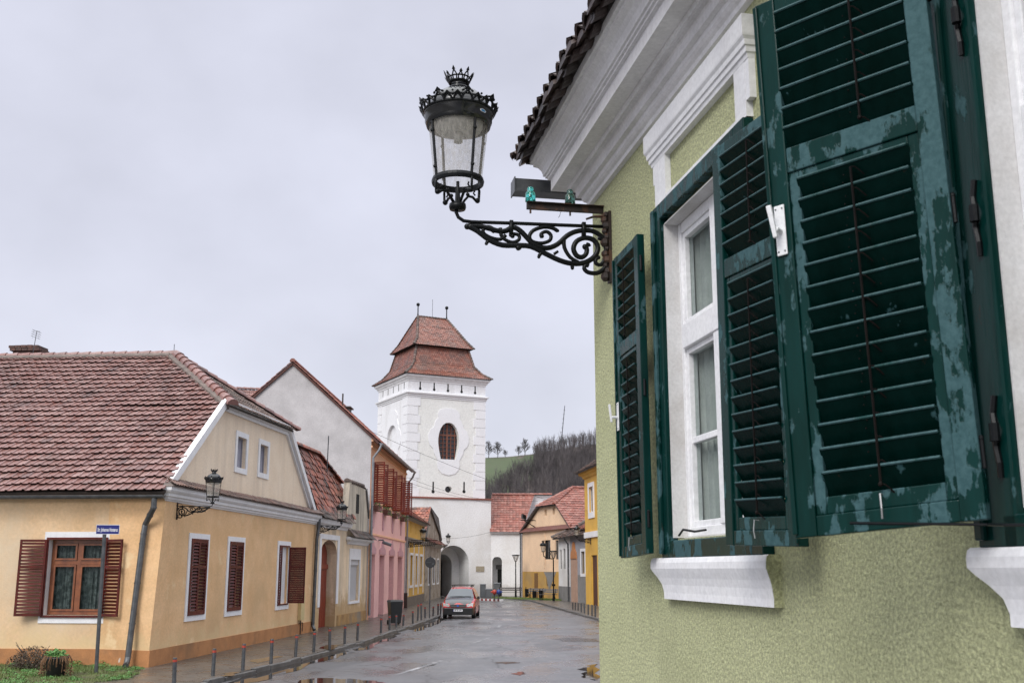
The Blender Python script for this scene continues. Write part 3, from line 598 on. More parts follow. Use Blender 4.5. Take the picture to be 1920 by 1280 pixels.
# box gutter running along the end wall, its capped end past the corner
mb=MB(); q0=atY(967,345,7.75); 
mb.box(KS+.38,KS+.52,-7.8,.50,5.215,5.315); mb.box(KS+.37,KS+.53,.50,.508,5.205,5.325)
mb.build('gutter',darkmetal,gh)
def near_window(d,tag_):
    a,b=4.37+d,5.72+d      # outer edges of the green frame
    if d<-1: b+=.12
    mb=MB()
    for s0,s1,z0,z1 in ((a,a+.12,2.46,4.44),(b-(.12 if d>-1 else .18),b,2.46,4.44),(a+.12,b-.12,4.35,4.44),(a+.12,b-.12,2.46,2.55)):
        mb.tint=.50 if z1-z0<1 else .25; mb.box(s0,s1,.0,.055,z0,z1)
    mb.box(b-.05,b-.01,.055,.075,2.48,4.42)
    f=mb.build('window_frame',gr_peel if d>-1 else gr_some,gh,bevel=.006)
    # white reveal lining, sill board and inner frame
    mb=MB(); s0,s1=4.50+d,5.59+d+(.06 if d<-1 else 0)
    mb.box(s1,s1+.008,-.30,.03,2.565,4.315); mb.box(s0-.008,s0,-.30,.03,2.565,4.315); mb.box(s0,s1,-.30,.03,4.312,4.318); mb.box(s0,s1,-.30,-.03,2.562,2.57)
    mb.build('window_reveal',M('reveal_white',(.66,.66,.66),(.58,.57,.56),5,.7,stain=(.30,.26,.22),stainamt=.35,bump=.4,bscale=20,dist=.006),gh)
    w=MB(); y0,y1=-.105,-.050
    w.box(s1-.042,s1,y0,y1,2.57,4.31); w.box(s0,s0+.055,y0,y1,2.57,4.31); w.box(s0+.055,s1-.055,y0,y1,4.25,4.31); w.box(s0+.055,s1-.055,y0,y1,2.57,2.62)
    w.box(s0+.055,s1-.055,y0,y1+.012,3.585,3.72)             # transom
    mid=(s0+s1)/2; w.box(mid-.05,mid+.05,y0,y1+.006,2.62,3.585); w.box(mid-.04,mid+.04,y0,y1+.006,3.72,4.25)
    wf=w.build('window',trimw,gh,bevel=.005)
    for (p,q) in ((s0+.055,mid-.05),(mid+.05,s1-.042)):
        for z0,z1,bar in ((2.62,3.585,3.08),(3.72,4.25,None)):
            c=MB(); t=.031
            c.box(p,p+t,y0-.01,y1-.012,z0,z1); c.box(q-t,q,y0-.01,y1-.012,z0,z1); c.box(p+t,q-t,y0-.01,y1-.012,z0,z0+t); c.box(p+t,q-t,y0-.01,y1-.012,z1-t,z1)
            if bar: c.box(p+t,q-t,y0,y1-.02,bar-.017,bar+.017)
            c.build('sash',trimw,wf,bevel=.004)
            g=MB(); g.box(p+t,q-t,-.094,-.090,z0+t,z1-t); g.build('pane',pane_clear,wf)
    c=MB(); nseg=90; pts=[]
    for i in range(nseg+1):
        s=s0+(s1-s0)*i/nseg; y=-.155+.022*math.sin(i*.9)+.012*math.sin(i*2.3+1)
        pts+=[(s,y,2.60),(s,y,4.29)]
    c.add(pts,[(2*i,2*i+2,2*i+3,2*i+1) for i in range(nseg) if not (26<i<66)]); cc=c.build('curtain',curtain,gh,smooth=True)
    # plaster surround above with sunk stucco panel, moulded hood
    mb=MB(); Y=lambda s,o,z:(s,o,z)
    outer=[(a,4.445),(b,4.445),(b,4.80),(a,4.80)]; hole=[[(a+.13,4.475),(b-.19,4.475),(b-.19,4.72),(a+.13,4.72)]]
    mb.panel(outer,hole,.035,.034,Y)
    mb.add([(x,y,z) for y in(.0,.035) for x,z in outer],[(0,1,5,4),(1,2,6,5),(3,0,4,7)])
    # stepped ears at the sides
    mb.box(a-.045,a-.001,0,.033,4.52,4.78); mb.box(b+.001,b+.03,0,.033,4.60,4.78)
    hp=[(0,4.715),(.036,4.715),(.040,4.735),(.048,4.74),(.050,4.765),(.058,4.77),(.060,4.795),(.070,4.81),(.072,4.82),(.072,4.915),(.03,4.93),(0,4.93)]
    sweep_wall(mb,hp,a-.01,b+.01,Y,True,True)
    mb.build('window_surround',trimw,gh)
    mb=MB(); sp=[(0,2.462),(.10,2.462),(.122,2.452),(.132,2.43),(.132,2.40),(.12,2.383),(.095,2.362),(.072,2.33),(.06,2.29),(.055,2.245),(0,2.245)]
    sp=[(0,2.462),(.05,2.462),(.060,2.455),(.066,2.435),(.066,2.405),(.060,2.385),(.050,2.355),(.042,2.32),(.038,2.28),(.038,2.245),(0,2.245)]
    b0=5.72+d; gx=lambda z: .03+.14*min(1,max(0,(z-2.30)/.10))**1.3; A_=[(a-.045+.004*math.sin(z*60),o,z) for o,z in sp]; B_=[(b0+gx(z)+(.0 if d<-1 else 0),o,z) for o,z in sp]; ns=len(sp)
    mb.add(A_+B_,[(i,i+1,i+1+ns,i+ns) for i in range(ns-1)]); mb.add(B_,[tuple(range(ns))]); mb.add(A_,[tuple(range(ns))])
    sl=mb.build('sill',trimw,gh,smooth=False)
    mb=MB(); mb.prism([(a-.05,o,z) for o,z in sp],(-.004,0,0)); mb.build('sill_end',green_stucco,sl)
for i,d in enumerate(WIN): near_window(d,i)
rod_m=M('dark_rusty_rod',(.005,.0045,.0045),(.011,.008,.007),20,.5,spec=.1)
slat_edge=mk_shutter_green('worn_sheen_slat_edge',.46,.66,(.006,.042,.038),.3)  # pale slat lips: worn teal paint plus sky gloss put into the colour
def near_shutter(hs,ho,dirn,W,H,z0,droop,viewer,handle=None,label=None,inward=1,framemat=gr_peel,tints=(.45,.4,.55,.6,.5)):
    """louvred leaf; dirn = unit (ds,do) from hinge to free edge in wall coordinates"""
    ds,do=dirn; nx_,ny_=-do,ds
    if (viewer[0]-hs)*nx_+(viewer[1]-ho)*ny_<0: nx_,ny_=-nx_,-ny_
    c,s_=math.cos(droop),math.sin(droop)
    def T(p):
        x,y,z=p; x2=x*c+z*s_*.35; z2=-x*s_+z*c
        return (hs+ds*x2+nx_*y, ho+do*x2+ny_*y, z0+z2)
    t=.022; st=.07
    f=MB(T)
    f.tint=tints[0]; f.box(0,st,-t,t,0,H); f.tint=tints[1]; f.box(W-st,W,-t,t,0,H)
    f.tint=tints[2]; f.box(st,W-st,-t+.003,t-.003,0,.062); f.box(st,W-st,-t+.003,t-.003,H-.055,H); mr=1.17*H/1.80
    f.tint=tints[3]; f.box(st,W-st,-t+.003,t-.003,mr,mr+.085); f.tint=tints[4]
    # stepped inner frame of the lower panel
    f.box(st,st+.034,-t+.012,t-.010,.062,mr); f.box(W-st-.034,W-st,-t+.012,t-.010,.062,mr); f.box(st+.034,W-st-.034,-t+.012,t-.010,.062,.115); f.box(st+.034,W-st-.034,-t+.012,t-.010,mr-.03,mr)
    f.tint=.35; f.box(W-.012,W+.004,t,t+.010,.01,H-.01)
    fr=f.build('shutter',framemat,gh,bevel=.004)
    if label: fr['label']=label
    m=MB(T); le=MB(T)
    for (x0,x1,za,zb) in ((st,W-st,mr+.085,H-.055),(st+.034,W-st-.034,.115,mr-.03)):
        n=round((zb-za)/.0725); sp=(zb-za)/n
        for k in range(n):
            z=za+sp*(k+.5); j=random.uniform(-.002,.002); dz=.037; dy=.023
            m.prism([(x0+.001,dy+j,z+dz),(x0+.001,dy+.004+j,z+dz-.004),(x0+.001,-dy+.004,z-dz-.004),(x0+.001,-dy,z-dz)],(0,0,0)) if 0 else None
            a=[(x0-.004,dy+j,z+dz*.86),(x0-.004,dy-.004+j,z+dz),(x0-.004,-dy-.002,z-dz+.006),(x0-.004,-dy+.004,z-dz)]
            b=[(x1+.004,q[1]+random.uniform(-.001,.001),q[2]) for q in a]; m.hexa(a,b)
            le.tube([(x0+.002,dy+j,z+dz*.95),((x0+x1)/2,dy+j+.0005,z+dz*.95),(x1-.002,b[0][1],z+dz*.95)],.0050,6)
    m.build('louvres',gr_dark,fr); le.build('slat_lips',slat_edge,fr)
    for (xm,za,zb) in ((W*.56 if inward>0 else W*.42,mr+.10,H-.07),(W*.5,.13,mr-.05)):
        r=MB(T); r.cyl((xm,t+.006,za),(xm,t+.006,zb),.0042,n=6); n=round((zb-za)/.0725)
        for k in range(n+1):
            z=za+(zb-za)*k/n
            r.tube([(xm,t+.006,z),(xm+.012*inward,t+.004,z-.002),(xm+.026*inward,t-.004,z-.018),(xm+.034*inward,t-.014,z-.03)],.0026,5)
        r.ball((xm,t+.008,za),.008)
        sc=r
        for k in range(n):
            sc.ball((xm+.032,t-.004,za+(zb-za)*(k+.42)/n),.0028,6,4); sc.ball((xm+.026,t-.0,za+(zb-za)*(k+.75)/n),.0028,6,4)
        r.build('tilt_rod',rod_m,fr)
    for zz in (H*.1,H*.5,H*.9):
        h=MB(T); h.cyl((-.004,t*.2,zz-.04),(-.004,t*.2,zz+.04),.008,n=8)
        h.ball((-.004,t*.2,zz+.045),.009); h.build('hinge',black,fr)
    k=MB(T); k.tube([(W*.5,t,.10),(W*.5-.0,t+.02,.102),(W*.5-.002,t+.024,.06),(W*.5,t+.02,.03)],.003,6); k.build('hook',M('galvanised_hook',(.5,.5,.5),(.4,.4,.4),5,.35,metal=.7),fr)
    if handle:
        zc=handle; k=MB(T); x0=W-st*.5
        k.box(x0-.018,x0+.018,t+.003,t+.009,zc-.085,zc+.085); hd=k.build('handle',white_pl,fr,bevel=.003)
        k=MB(T); k.cyl((x0,t+.009,zc-.005),(x0,t+.045,zc-.005),.009,n=10)
        k.hexa([(x0-.006,t+.040,zc-.035),(x0+.008,t+.040,zc-.035),(x0+.008,t+.052,zc-.035),(x0-.006,t+.052,zc-.035)],[(x0+.004,t+.048,zc+.075),(x0+.022,t+.048,zc+.075),(x0+.022,t+.060,zc+.075),(x0+.004,t+.060,zc+.075)])
        k.build('handle_lever',white_pl,hd,bevel=.003)
        k=MB(T)
        for qx in(-.011,.011):
            for qz in(-.072,.072): k=MB(T); k.ball((x0+qx,t+.010,zc+qz),.003,6,4); k.build('screw',darkmetal,hd)
    return fr,T
cam_so=(0,1.95)
def unit(a,b): l=math.hypot(a,b); return (a/l,b/l)
# far window: left leaf folded back on the wall, right leaf folded towards the camera
near_shutter(5.735,.115,unit(1,.02),.47,1.825,2.485,.045,cam_so,handle=.83,tints=(.3,.3,.5,.45,.3),label='far narrow green shutter folded back beyond the white window')
near_shutter(4.395,.19,unit(-1,-.10),.585,1.765,2.50,.03,cam_so,label='green shutter folded flat between the two windows',tints=(.46,.34,.48,.52,.40))
bd=azd(-50.6); big=(bd[0]*wdr[0]+bd[1]*wdr[1],bd[0]*wn[0]+bd[1]*wn[1])
near_shutter(2.715,.105,big,.565,1.80,2.535,.075,cam_so,handle=.98,label='nearest green shutter standing out from the wall with peeling blue grey paint',inward=-1,tints=(.64,.36,.44,.62,.48))
# wind hook bar and stray hinge strap at the near frame
mb=MB(); mb.tube([(2.70,.12,2.52),(2.60,.14,2.515),(2.2,.12,2.50),(1.8,.10,2.50)],.0045,6); mb.tube([(3.0,.37,2.535),(2.70,.12,2.52)],.004,6); mb.build('stay_bar',black,gh)
for zz in (2.78,3.42,4.05):
    mb=MB(); mb.cyl((2.70,.075,zz-.03),(2.70,.075,zz+.02),.014,n=8); mb.tube([(2.71,.06,zz-.13),(2.705,.064,zz-.09),(2.715,.064,zz-.04),(2.70,.07,zz),(2.715,.064,zz+.05),(2.705,.062,zz+.10)],.009,6); mb.build('pintle',black,gh)
mb=MB(); mb.tube([(5.50,.03,2.575),(5.35,.06,2.60),(5.2,.05,2.585),(5.05,.05,2.588)],.006,5); mb.build('shutter_catch',black,gh)

# ================================================================ WALL LAMP
LR=wp(6.79,0); LS=6.79
def lx(u,v):
    s,z=onwall(u,v,LR,wn); return s,z
ZR=4.55
def cr(x,y): 
    s,z=lx(760+x/2.976,110+y/2.976); return (s,0,z-ZR)
def make_wall_lamp(label,loc,rz):
    t=thing('wall_lamp',label,'street lamp',loc,rz,'crowned lanterns on wrought iron wall brackets')
    m=MB()
    m.tube([cr(286,835),cr(284,858),cr(296,885),cr(325,905),cr(370,911),cr(600,918),cr(900,930),cr(1120,938)],.0125,8)
    for pth,r in (([(350,935),(400,960),(470,1012),(540,1040),(620,1042),(700,1048),(780,1087),(860,1125),(930,1143),(1000,1138),(1055,1105),(1075,1055),(1050,1012),(1000,1000),(955,1020),(938,1060),(955,1098),(985,1108),(1008,1090),(1012,1062),(1000,1048)],.013),
        ([(350,935),(430,938),(540,965),(600,942),(640,960),(680,1000),(720,1040),(790,1057),(850,1035),(900,990),(950,965),(1010,958),(1060,968),(1110,1005),(1128,1040)],.0125),
        ([(850,962),(820,945),(770,940),(715,958),(693,990),(708,1020),(760,1030),(805,1015),(812,985),(787,965),(757,978),(762,998)],.0095),
        ([(560,985),(530,1008),(480,1000),(438,975),(438,945),(466,938),(492,952),(488,970)],.009),
        ([(530,945),(535,985),(560,1012),(600,1025),(634,1010),(632,985),(600,978),(585,992)],.009),
        ([(885,1000),(888,1055),(920,1108),(965,1135)],.010),
        ([(1075,1000),(1105,1015),(1118,1060),(1118,1110),(1090,1150),(1062,1140),(1066,1115),(1085,1108)],.010),
        ([(1130,1120),(1110,1170),(1070,1196),(1020,1192),(998,1170),(1008,1152),(1024,1156)],.011),
        ([(640,1045),(632,1060)],.012),([(470,1012),(452,1028)],.009),([(760,1080),(745,1102)],.009),([(930,1143),(932,1165)],.010),([(830,1090),(852,1075)],.007),([(1000,1048),(1030,1040),(1010,1030)],.007)):
        P=[Vector(cr(*q)) for q in pth]
        # Catmull-Rom smoothing
        Q=[]
        for i in range(len(P)-1):
            p0=P[max(i-1,0)];p1=P[i];p2=P[i+1];p3=P[min(i+2,len(P)-1)]
            for k in range(3):
                f=k/3; Q.append(.5*((2*p1)+(p2-p0)*f+(2*p0-5*p1+4*p2-p3)*f*f+(3*p1-p0-3*p2+p3)*f**3))
        Q.append(P[-1]); m.tube(Q,r*1.5,8,r*1.3)
    for q,r in (((345,937),.021),((630,1055),.020),((452,1032),.012),((745,1106),.012),((932,1168),.013),((1002,1050),.02),((762,990),.016),((598,990),.016),((850,960),.012)): m.ball(cr(*q),r)
    for q in ((590,945),(995,955)):
        a=cr(*q); m.box(a[0]-.012,a[0]+.012,-.02,.02,a[2]-.045,a[2]+.05)
    m.build('bracket',black,t,smooth=True)
    m=MB(); 
    m.box(.002,.020,-.03,.03,-.26,.24)
    for k in range(12): m.ball((.03+.012*(k%2),0,.22-k*.04),.022+.006*(k%3),7,5)
    m.tube([(.02,0,.22),(.07,0,.205),(.12,0,.20),(.17,0,.18)],.013,6,.008); m.build('wall_plate',rust,t)
    # lantern
    ax=lx(858,385)[0]; zf=lambda v: lx(858,v)[1]-ZR
    zs=zf(386); zb=zf(341); zt=zf(236); zc=zf(214)
    def at(r,z): return (r,z)
    c=(ax,0,0)
    m=MB(); m.lathe([(.0,zs-.03),(.052,zs-.028),(.058,zs-.01),(.055,zs+.012),(.03,zs+.02),(.018,zs+.028),(.016,zs+.12),(.011,zs+.13),(.011,zs+.17),(.0,zs+.175)],c,18)
    for k in range(4):
        a=math.pi/4*.55+k*math.pi/2; ca,sa=math.cos(a),math.sin(a)
        m.tube([(ax+ca*r_,sa*r_,z_) for r_,z_ in ((.035,zs+.02),(.055,zs+.05),(.085,zs+.085),(.12,zs+.085),(.15,zs+.06),(.168,zs+.075),(.172,zb-.03),(.160,zb-.0))],.0095,6)
        m.ball((ax+ca*.158,sa*.158,zs+.068),.019); m.ball((ax+ca*.08,sa*.08,zs+.095),.014)
        m.tube([(ax+ca*.14,sa*.14,zs+.10),(ax+ca*.125,sa*.125,zs+.115),(ax+ca*.135,sa*.135,zs+.13)],.006,5)
    m.build('lantern_base',black,t,smooth=True)
    m=MB(); rb,rt_=.163,.206
    m.lathe([(rb-.012,zb+.02),(rb+.008,zb+.02),(rb+.014,zb+.0),(rb+.010,zb-.018),(rb-.010,zb-.020),(rb-.012,zb+.02)],c,36)
    for k in range(4):
        a=math.pi/4*.55+k*math.pi/2; ca,sa=math.cos(a),math.sin(a)
        m.tube([(ax+ca*(rb+.004),sa*(rb+.004),zb),(ax+ca*(rt_+.004),sa*(rt_+.004),zt+.02)],.0095,6)
        for f in (.18,.8):
            rr=rb+(rt_-rb)*f+.008; zz=zb+(zt-zb)*f; m.ball((ax+ca*rr,sa*rr,zz),.014,7,5)
    m.build('lantern_frame',black,t,smooth=False)
    m=MB(); m.lathe([(rb-.002,zb+.012),(rt_-.003,zt+.01)],c,40); m.build('lantern_glass',lampglass,t,smooth=True,norm=False)
    m=MB(); m.lathe([(.0,zt-.055),(.10,zt-.055),(.15,zt-.04),(.168,zt-.01),(.170,zt+.02)],c,28); m.cyl((ax,0,zt-.12),(ax,0,zt-.05),.03,n=12); m.build('reflector',M('lamp_reflector',(.45,.45,.43),(.38,.38,.36),9,.4),t,smooth=True)
    m=MB(); m.lathe([(rt_-.004,zt-.01),(rt_+.010,zt-.012),(rt_+.016,zt+.012),(rt_+.022,zt+.02),(rt_+.022,zt+.062),(rt_+.030,zt+.068),(rt_+.034,zt+.082),(rt_+.026,zt+.095),(rt_+.028,zc+.0),(.20,zc+.01)],c,40)
    dome=[(.235,zc-.005)]
    zd=zf(168)
    for k in range(9):
        q=k/8*1.35; dome.append((.215*math.cos(q)+.0,zc+ (zd-zc)*math.sin(q)/math.sin(1.35)))
    dome+=[(.062,zd),(.062,zd+.015),(.055,zd+.02),(.055,zf(158)),(.066,zf(155)),(.0,zf(155))]
    m.lathe(dome,c,36); m.build('lantern_cap',M('gloss_black',(.010,.011,.013),(.014,.015,.017),3,.16,spec=.7),t,smooth=True)
    m=MB(); R1=.238; ztip=zf(184)
    m.tube([(ax+(R1)*math.cos(6.2832*k/32),(R1)*math.sin(6.2832*k/32),zc) for k in range(33)],.010,6)
    m.tube([(ax+(R1+.012)*math.cos(6.2832*k/32),(R1+.012)*math.sin(6.2832*k/32),zc+.042) for k in range(33)],.006,5)
    n=24
    for k in range(n):
        a=6.2832*k/n+.1; big_=(k%3==0); hgt=(.088 if big_ else .054); ca,sa=math.cos(a),math.sin(a); wv=.026 if big_ else .019
        p0=Vector((ax+R1*ca,R1*sa,zc)); ou=Vector((ca,sa,0)); tg=Vector((-sa,ca,0))
        base=[p0+tg*wv*1.3-ou*.004,p0-tg*wv*1.3-ou*.004,p0-tg*wv*1.3+ou*.004,p0+tg*wv*1.3+ou*.004]
        q0=p0+ou*.022+Vector((0,0,hgt*.72)); mid=[q0+tg*wv-ou*.005,q0-tg*wv-ou*.005,q0-tg*wv+ou*.005,q0+tg*wv+ou*.005]
        # two legs with a gap between, then a leaf
        for sgn in(-1,1): m.tube([p0+tg*wv*1.5*sgn,p0+ou*.010+tg*wv*1.1*sgn+Vector((0,0,hgt*.35)),q0],.0085,5)
        q1=p0+ou*.034+Vector((0,0,hgt)); m.hexa(mid,[q1+tg*.002-ou*.002,q1-tg*.002-ou*.002,q1-tg*.002+ou*.002,q1+tg*.002+ou*.002])
        for sgn in(-1,1): m.ball(q0+tg*wv*1.1*sgn+Vector((0,0,-.004)),.008,6,4)
        a2=a+3.1416/n; m.ball((ax+(R1+.014)*math.cos(a2),(R1+.014)*math.sin(a2),zc+.034),.0095,6,4); m.ball((ax+(R1+.02)*math.cos(a2),(R1+.02)*math.sin(a2),zc+.058),.008,6,4)
    m.build('crown_rim',black,t)
    m=MB(); R2=.066; z2=zf(156); n=12
    m.tube([(ax+R2*math.cos(6.2832*k/24),R2*math.sin(6.2832*k/24),z2) for k in range(25)],.008,6); m.tube([(ax+(R2+.012)*math.cos(6.2832*k/24),(R2+.012)*math.sin(6.2832*k/24),z2+.028) for k in range(25)],.006,5)
    for k in range(n):
        a=6.2832*k/n; ca,sa=math.cos(a),math.sin(a); hh=.085 if k%2==0 else .062
        p0=Vector((ax+R2*ca,R2*sa,z2)); ou=Vector((ca,sa,0)); tg=Vector((-sa,ca,0)); q0=p0+ou*.030+Vector((0,0,hh*.72))
        for sgn in(-1,1): m.tube([p0+tg*.012*sgn,p0+ou*.016+tg*.014*sgn+Vector((0,0,hh*.4)),q0],.005,5)
        q1=p0+ou*.040+Vector((0,0,hh)); m.hexa([q0+tg*.012-ou*.003,q0-tg*.012-ou*.003,q0-tg*.012+ou*.003,q0+tg*.012+ou*.003],[q1+tg*.001-ou*.001,q1-tg*.001-ou*.001,q1-tg*.001+ou*.001,q1+tg*.001+ou*.001])
    m.build('finial_crown',black,t)
    return t,ax,zt
lamp,LAX,LZT=make_wall_lamp('nearest black crowned lantern on a scrolled bracket at the green house corner',(LR[0],LR[1],ZR),rotz_of(wn))
# small blue and white badge on the cap of the nearest lantern
mb=MB(); a0=math.radians(205)
for nm,sx,sz,off,mt in (('badge',.030,.012,.0,signwhite),('badge_label',.020,.007,.002,M('badge_blue',(.03,.22,.42),(.03,.2,.4),9,.3))):
    mb=MB(); aa=math.atan2(-1,0); rr=.229+off
    # faces the street corner seen from the south
    for k in (0,):
        aL=math.radians(128); ring=[]
        for q in range(14):
            th=6.2832*q/14; da=sx*math.cos(th)/rr; ring.append((LAX+rr*math.cos(aL+da),rr*math.sin(aL+da),LZT+.043+sz*math.sin(th)))
        mb.poly(ring)
    mb.build(nm,mt,lamp,norm=False)
# insulator arm
ia=thing('insulator_arm','rusty iron arm with two glass insulators above the nearest lantern bracket','insulator bracket',wp(6.98,0,4.86),rotz_of(wn))
IR=wp(6.98,0)
def ix(u,v):
    s,z=onwall(u,v,IR,wn); return s,z-4.86
a_=ix(987,388); b_=ix(1130,395)
mb=MB(); mb.hexa([(0-.12,-.004,b_[1]-.026),(0-.12,.02,b_[1]-.026),(0-.12,.02,b_[1]+.024),(0-.12,-.004,b_[1]+.024)],[(a_[0],-.004,b_[1]-.026),(a_[0],.02,b_[1]-.026),(a_[0],.02,b_[1]+.024),(a_[0],-.004,b_[1]+.024)])
mb.box(-.1,a_[0],.02,.045,b_[1]+.018,b_[1]+.024); mb.build('arm',rust,ia,bevel=.002)
for u,v,mt,lb in ((994,372,teal_glass,'clear teal glass insulator'),(1068,372,smoky_glass,'dirty dark glass insulator')):
    s,z=ix(u,v); z=b_[1]+.075
    mb=MB(); c=(s,.01,z); mb.lathe([(.0,.062),(.018,.058),(.024,.045),(.020,.034),(.026,.026),(.034,.014),(.036,-.02),(.037,-.045),(.030,-.048),(.026,-.030),(.012,-.02)],c,20)
    i_=mb.build('insulator',mt,ia,smooth=True); i_['label']=lb
    mb=MB(); mb.cyl((s,.01,z-.13),(s,.01,z+.0),.007,n=8); mb.build('pin',rust,i_)
mb=MB(); mb.tube([(a_[0]*.55,.0,b_[1]-.02),(a_[0]*.55+.01,-.005,b_[1]-.06),(a_[0]*.55+.02,0,b_[1]-.07)],.002,4); mb.build('wire_stub',black,ia)

# ================================================================ LEFT ROW
class Fac:
    """street frontage: P near end, dr direction away, o = outward towards the street"""
    def __init__(s,P,dr,sy): s.P=P;s.dr=dr;s.sy=sy
    def px(s,u,v): return onwall(u,v,s.P,s.dr)
    def Y(s,x,o,z): return (x,s.sy*o,z)
    def rect(s,ul,ur,vt,vb,um=None):
        vm=(vt+vb)/2; a=s.px(ul,vm)[0]; b=s.px(ur,vm)[0]; um=(ul+ur)/2
        return a,b,s.px(um,vb)[1],s.px(um,vt)[1]
def rectl(a,b,c,d): return [(a,c),(b,c),(b,d),(a,d)]
def trim_ring(mb,Y,a,b,c,d,w,o0,o1,wb=None,wt=None):
    """flat border round the rect a..b,c..d"""
    wb=w if wb is None else wb; wt=w if wt is None else wt
    def bx(x0,x1,z0,z1): mb.hexa([Y(x0,o0,z0),Y(x1,o0,z0),Y(x1,o0,z1),Y(x0,o0,z1)],[Y(x0,o1,z0),Y(x1,o1,z0),Y(x1,o1,z1),Y(x0,o1,z1)])
    bx(a-w,a,c-wb,d+wt); bx(b,b+w,c-wb,d+wt); bx(a,b,d,d+wt); bx(a,b,c-wb,c)
def bxo(mb,Y,x0,x1,o0,o1,z0,z1): mb.hexa([Y(x0,o0,z0),Y(x1,o0,z0),Y(x1,o0,z1),Y(x0,o0,z1)],[Y(x0,o1,z0),Y(x1,o1,z0),Y(x1,o1,z1),Y(x0,o1,z1)])
def leaf(Y,x0,dirn,W,z0,H,o,mat,par,name='shutter',slats=18,mid=.62,t=.02,tilt=1,label=None):
    """small louvred leaf from hinge x0, direction (dx,do)"""
    dx,do=dirn; nx_,no=-do,dx
    T=lambda p: Y(x0+dx*p[0]+nx_*p[1],o+do*p[0]+no*p[1],z0+p[2])
    f=MB(T); s=.055
    f.box(0,s,-t,t,0,H); f.box(W-s,W,-t,t,0,H); f.box(s,W-s,-t,t,0,.07); f.box(s,W-s,-t,t,H-.06,H); f.box(s,W-s,-t,t,H*mid,H*mid+.07)
    sh=f.build(name,mat,par)
    if label: sh['label']=label
    m=f=MB(T)
    for za,zb in ((.07,H*mid),(H*mid+.07,H-.06)):
        n=max(3,round((zb-za)/(H/slats))); sp=(zb-za)/n
        for k in range(n):
            z=za+sp*(k+.5); q=tilt; f.hexa([(s,.016*q,z-.030),(s,.022*q,z-.024),(s,-.016*q,z+.030),(s,-.022*q,z+.024)],[(W-s,.016*q,z-.030),(W-s,.022*q,z-.024),(W-s,-.016*q,z+.030),(W-s,-.022*q,z+.024)])
    m.build('louvres',mat,sh)
    return sh
def simple_window(Y,par,a,b,c,d,o,fm,mid=True,transom=None,pm=None,fw=.06,curt=False):
    f=MB(); 
    bxo(f,Y,a,a+fw,o,o+.05,c,d); bxo(f,Y,b-fw,b,o,o+.05,c,d); bxo(f,Y,a+fw,b-fw,o,o+.05,c,c+fw); bxo(f,Y,a+fw,b-fw,o,o+.05,d-fw,d)
    if mid: bxo(f,Y,(a+b)/2-fw*.6,(a+b)/2+fw*.6,o,o+.055,c+fw,d-fw)
    if transom: bxo(f,Y,a+fw,b-fw,o,o+.052,transom-fw*.6,transom+fw*.6)
    w=f.build('window',fm,par)
    g=MB(); bxo(g,Y,a+fw*.5,b-fw*.5,o+.012,o+.018,c+fw*.5,d-fw*.5); g.build('pane',pm or pane,w)
    return w
def gutter_run(par,pts,r=.07,mat=None):
    m=MB(); P=[Vector(p) for p in pts]
    d=(P[1]-P[0]).normalized(); sd=d.cross(Vector((0,0,1))).normalized(); L=(P[1]-P[0]).length; n=9
    A=[];B=[]
    for k in range(n):
        t=math.pi+math.pi*k/(n-1); v=sd*math.cos(t)*r+Vector((0,0,1))*math.sin(t)*r; A.append(P[0]+v);B.append(P[1]+v)
    A2=[p*1 for p in A];m.add(A+B,[(k,k+1,k+1+n,k+n) for k in range(n-1)]+[tuple(range(n)),tuple(range(n,2*n))])
    for e in(0,-1): m.cyl([A,A][0][e],[B,B][0][e],.010,n=5)
    c=0
    while c<L: m.box(0,0,0,0,0,0) if 0 else m.tube([P[0]+d*c+sd*(-r*1.03)+Vector((0,0,.005)),P[0]+d*c+Vector((0,0,-r*1.06)),P[0]+d*c+sd*(r*1.03)+Vector((0,0,.005))],.008,4); c+=.9
    return m.build('gutter',mat or darkmetal,par)
def downpipe(par,pts,r=.05,mat=None,rings=1.0):
    m=MB(); m.tube(pts,r,10)
    P=[Vector(p) for p in pts]
    for i in range(len(P)-1):
        L=(P[i+1]-P[i]).length; d=(P[i+1]-P[i]).normalized(); c=.25
        while c<L: m.cyl(P[i]+d*(c-.015),P[i]+d*(c+.015),r*1.16,n=10); c+=rings
    return m.build('downpipe',mat or darkmetal,par,smooth=False)
# ---------------- H1: yellow corner house
A1=G(290,1247); d1=vpd(1120); F1=Fac(A1,d1,-1); Y1=F1.Y; rz1=rotz_of(d1)
ch=thing('corner_house','single storey yellow ochre corner house with rosy clay tile roof and oxblood shutters','house',(A1[0],A1[1],0),rz1)
L1=15.55; D1=16.0
fdr=(-d1[1],d1[0])     # inward (left) direction of the front face
wins=[(356,389,1012,1146),(428,459,1016,1138),(516,545,1025,1131)]
SW=[]
for ul,ur,vt,vb in wins:
    a,b,c,d=F1.rect(ul+3,ur-3,vt,vb); SW.append((a,b,c,d))
zt_=sum(w[3] for w in SW)/3; zb_=sum(w[2] for w in SW)/3
SW=[(2.02,3.20),(5.25,6.45),(10.55,11.75)]
SW=[(a,b,1.20,3.20) for a,b in SW]
mb=MB()
mb.panel(rectl(0,L1,.40,4.30),[rectl(a,b,c,d) for a,b,c,d in SW],0,.22,Y1)
w1=mb.build('wall',ochre,ch)
mb=MB()  # front face, looking at the camera: plane x=0, coordinate t inward -> y=+t
YF=lambda t,o,z:(-o,t,z)
fw_=(1.52,3.06,1.24,3.17)
mb.panel(rectl(0,D1,.40,4.45),[rectl(*fw_)],0,.30,YF); 
wall2=mb.build('wall',ochre_front,ch)
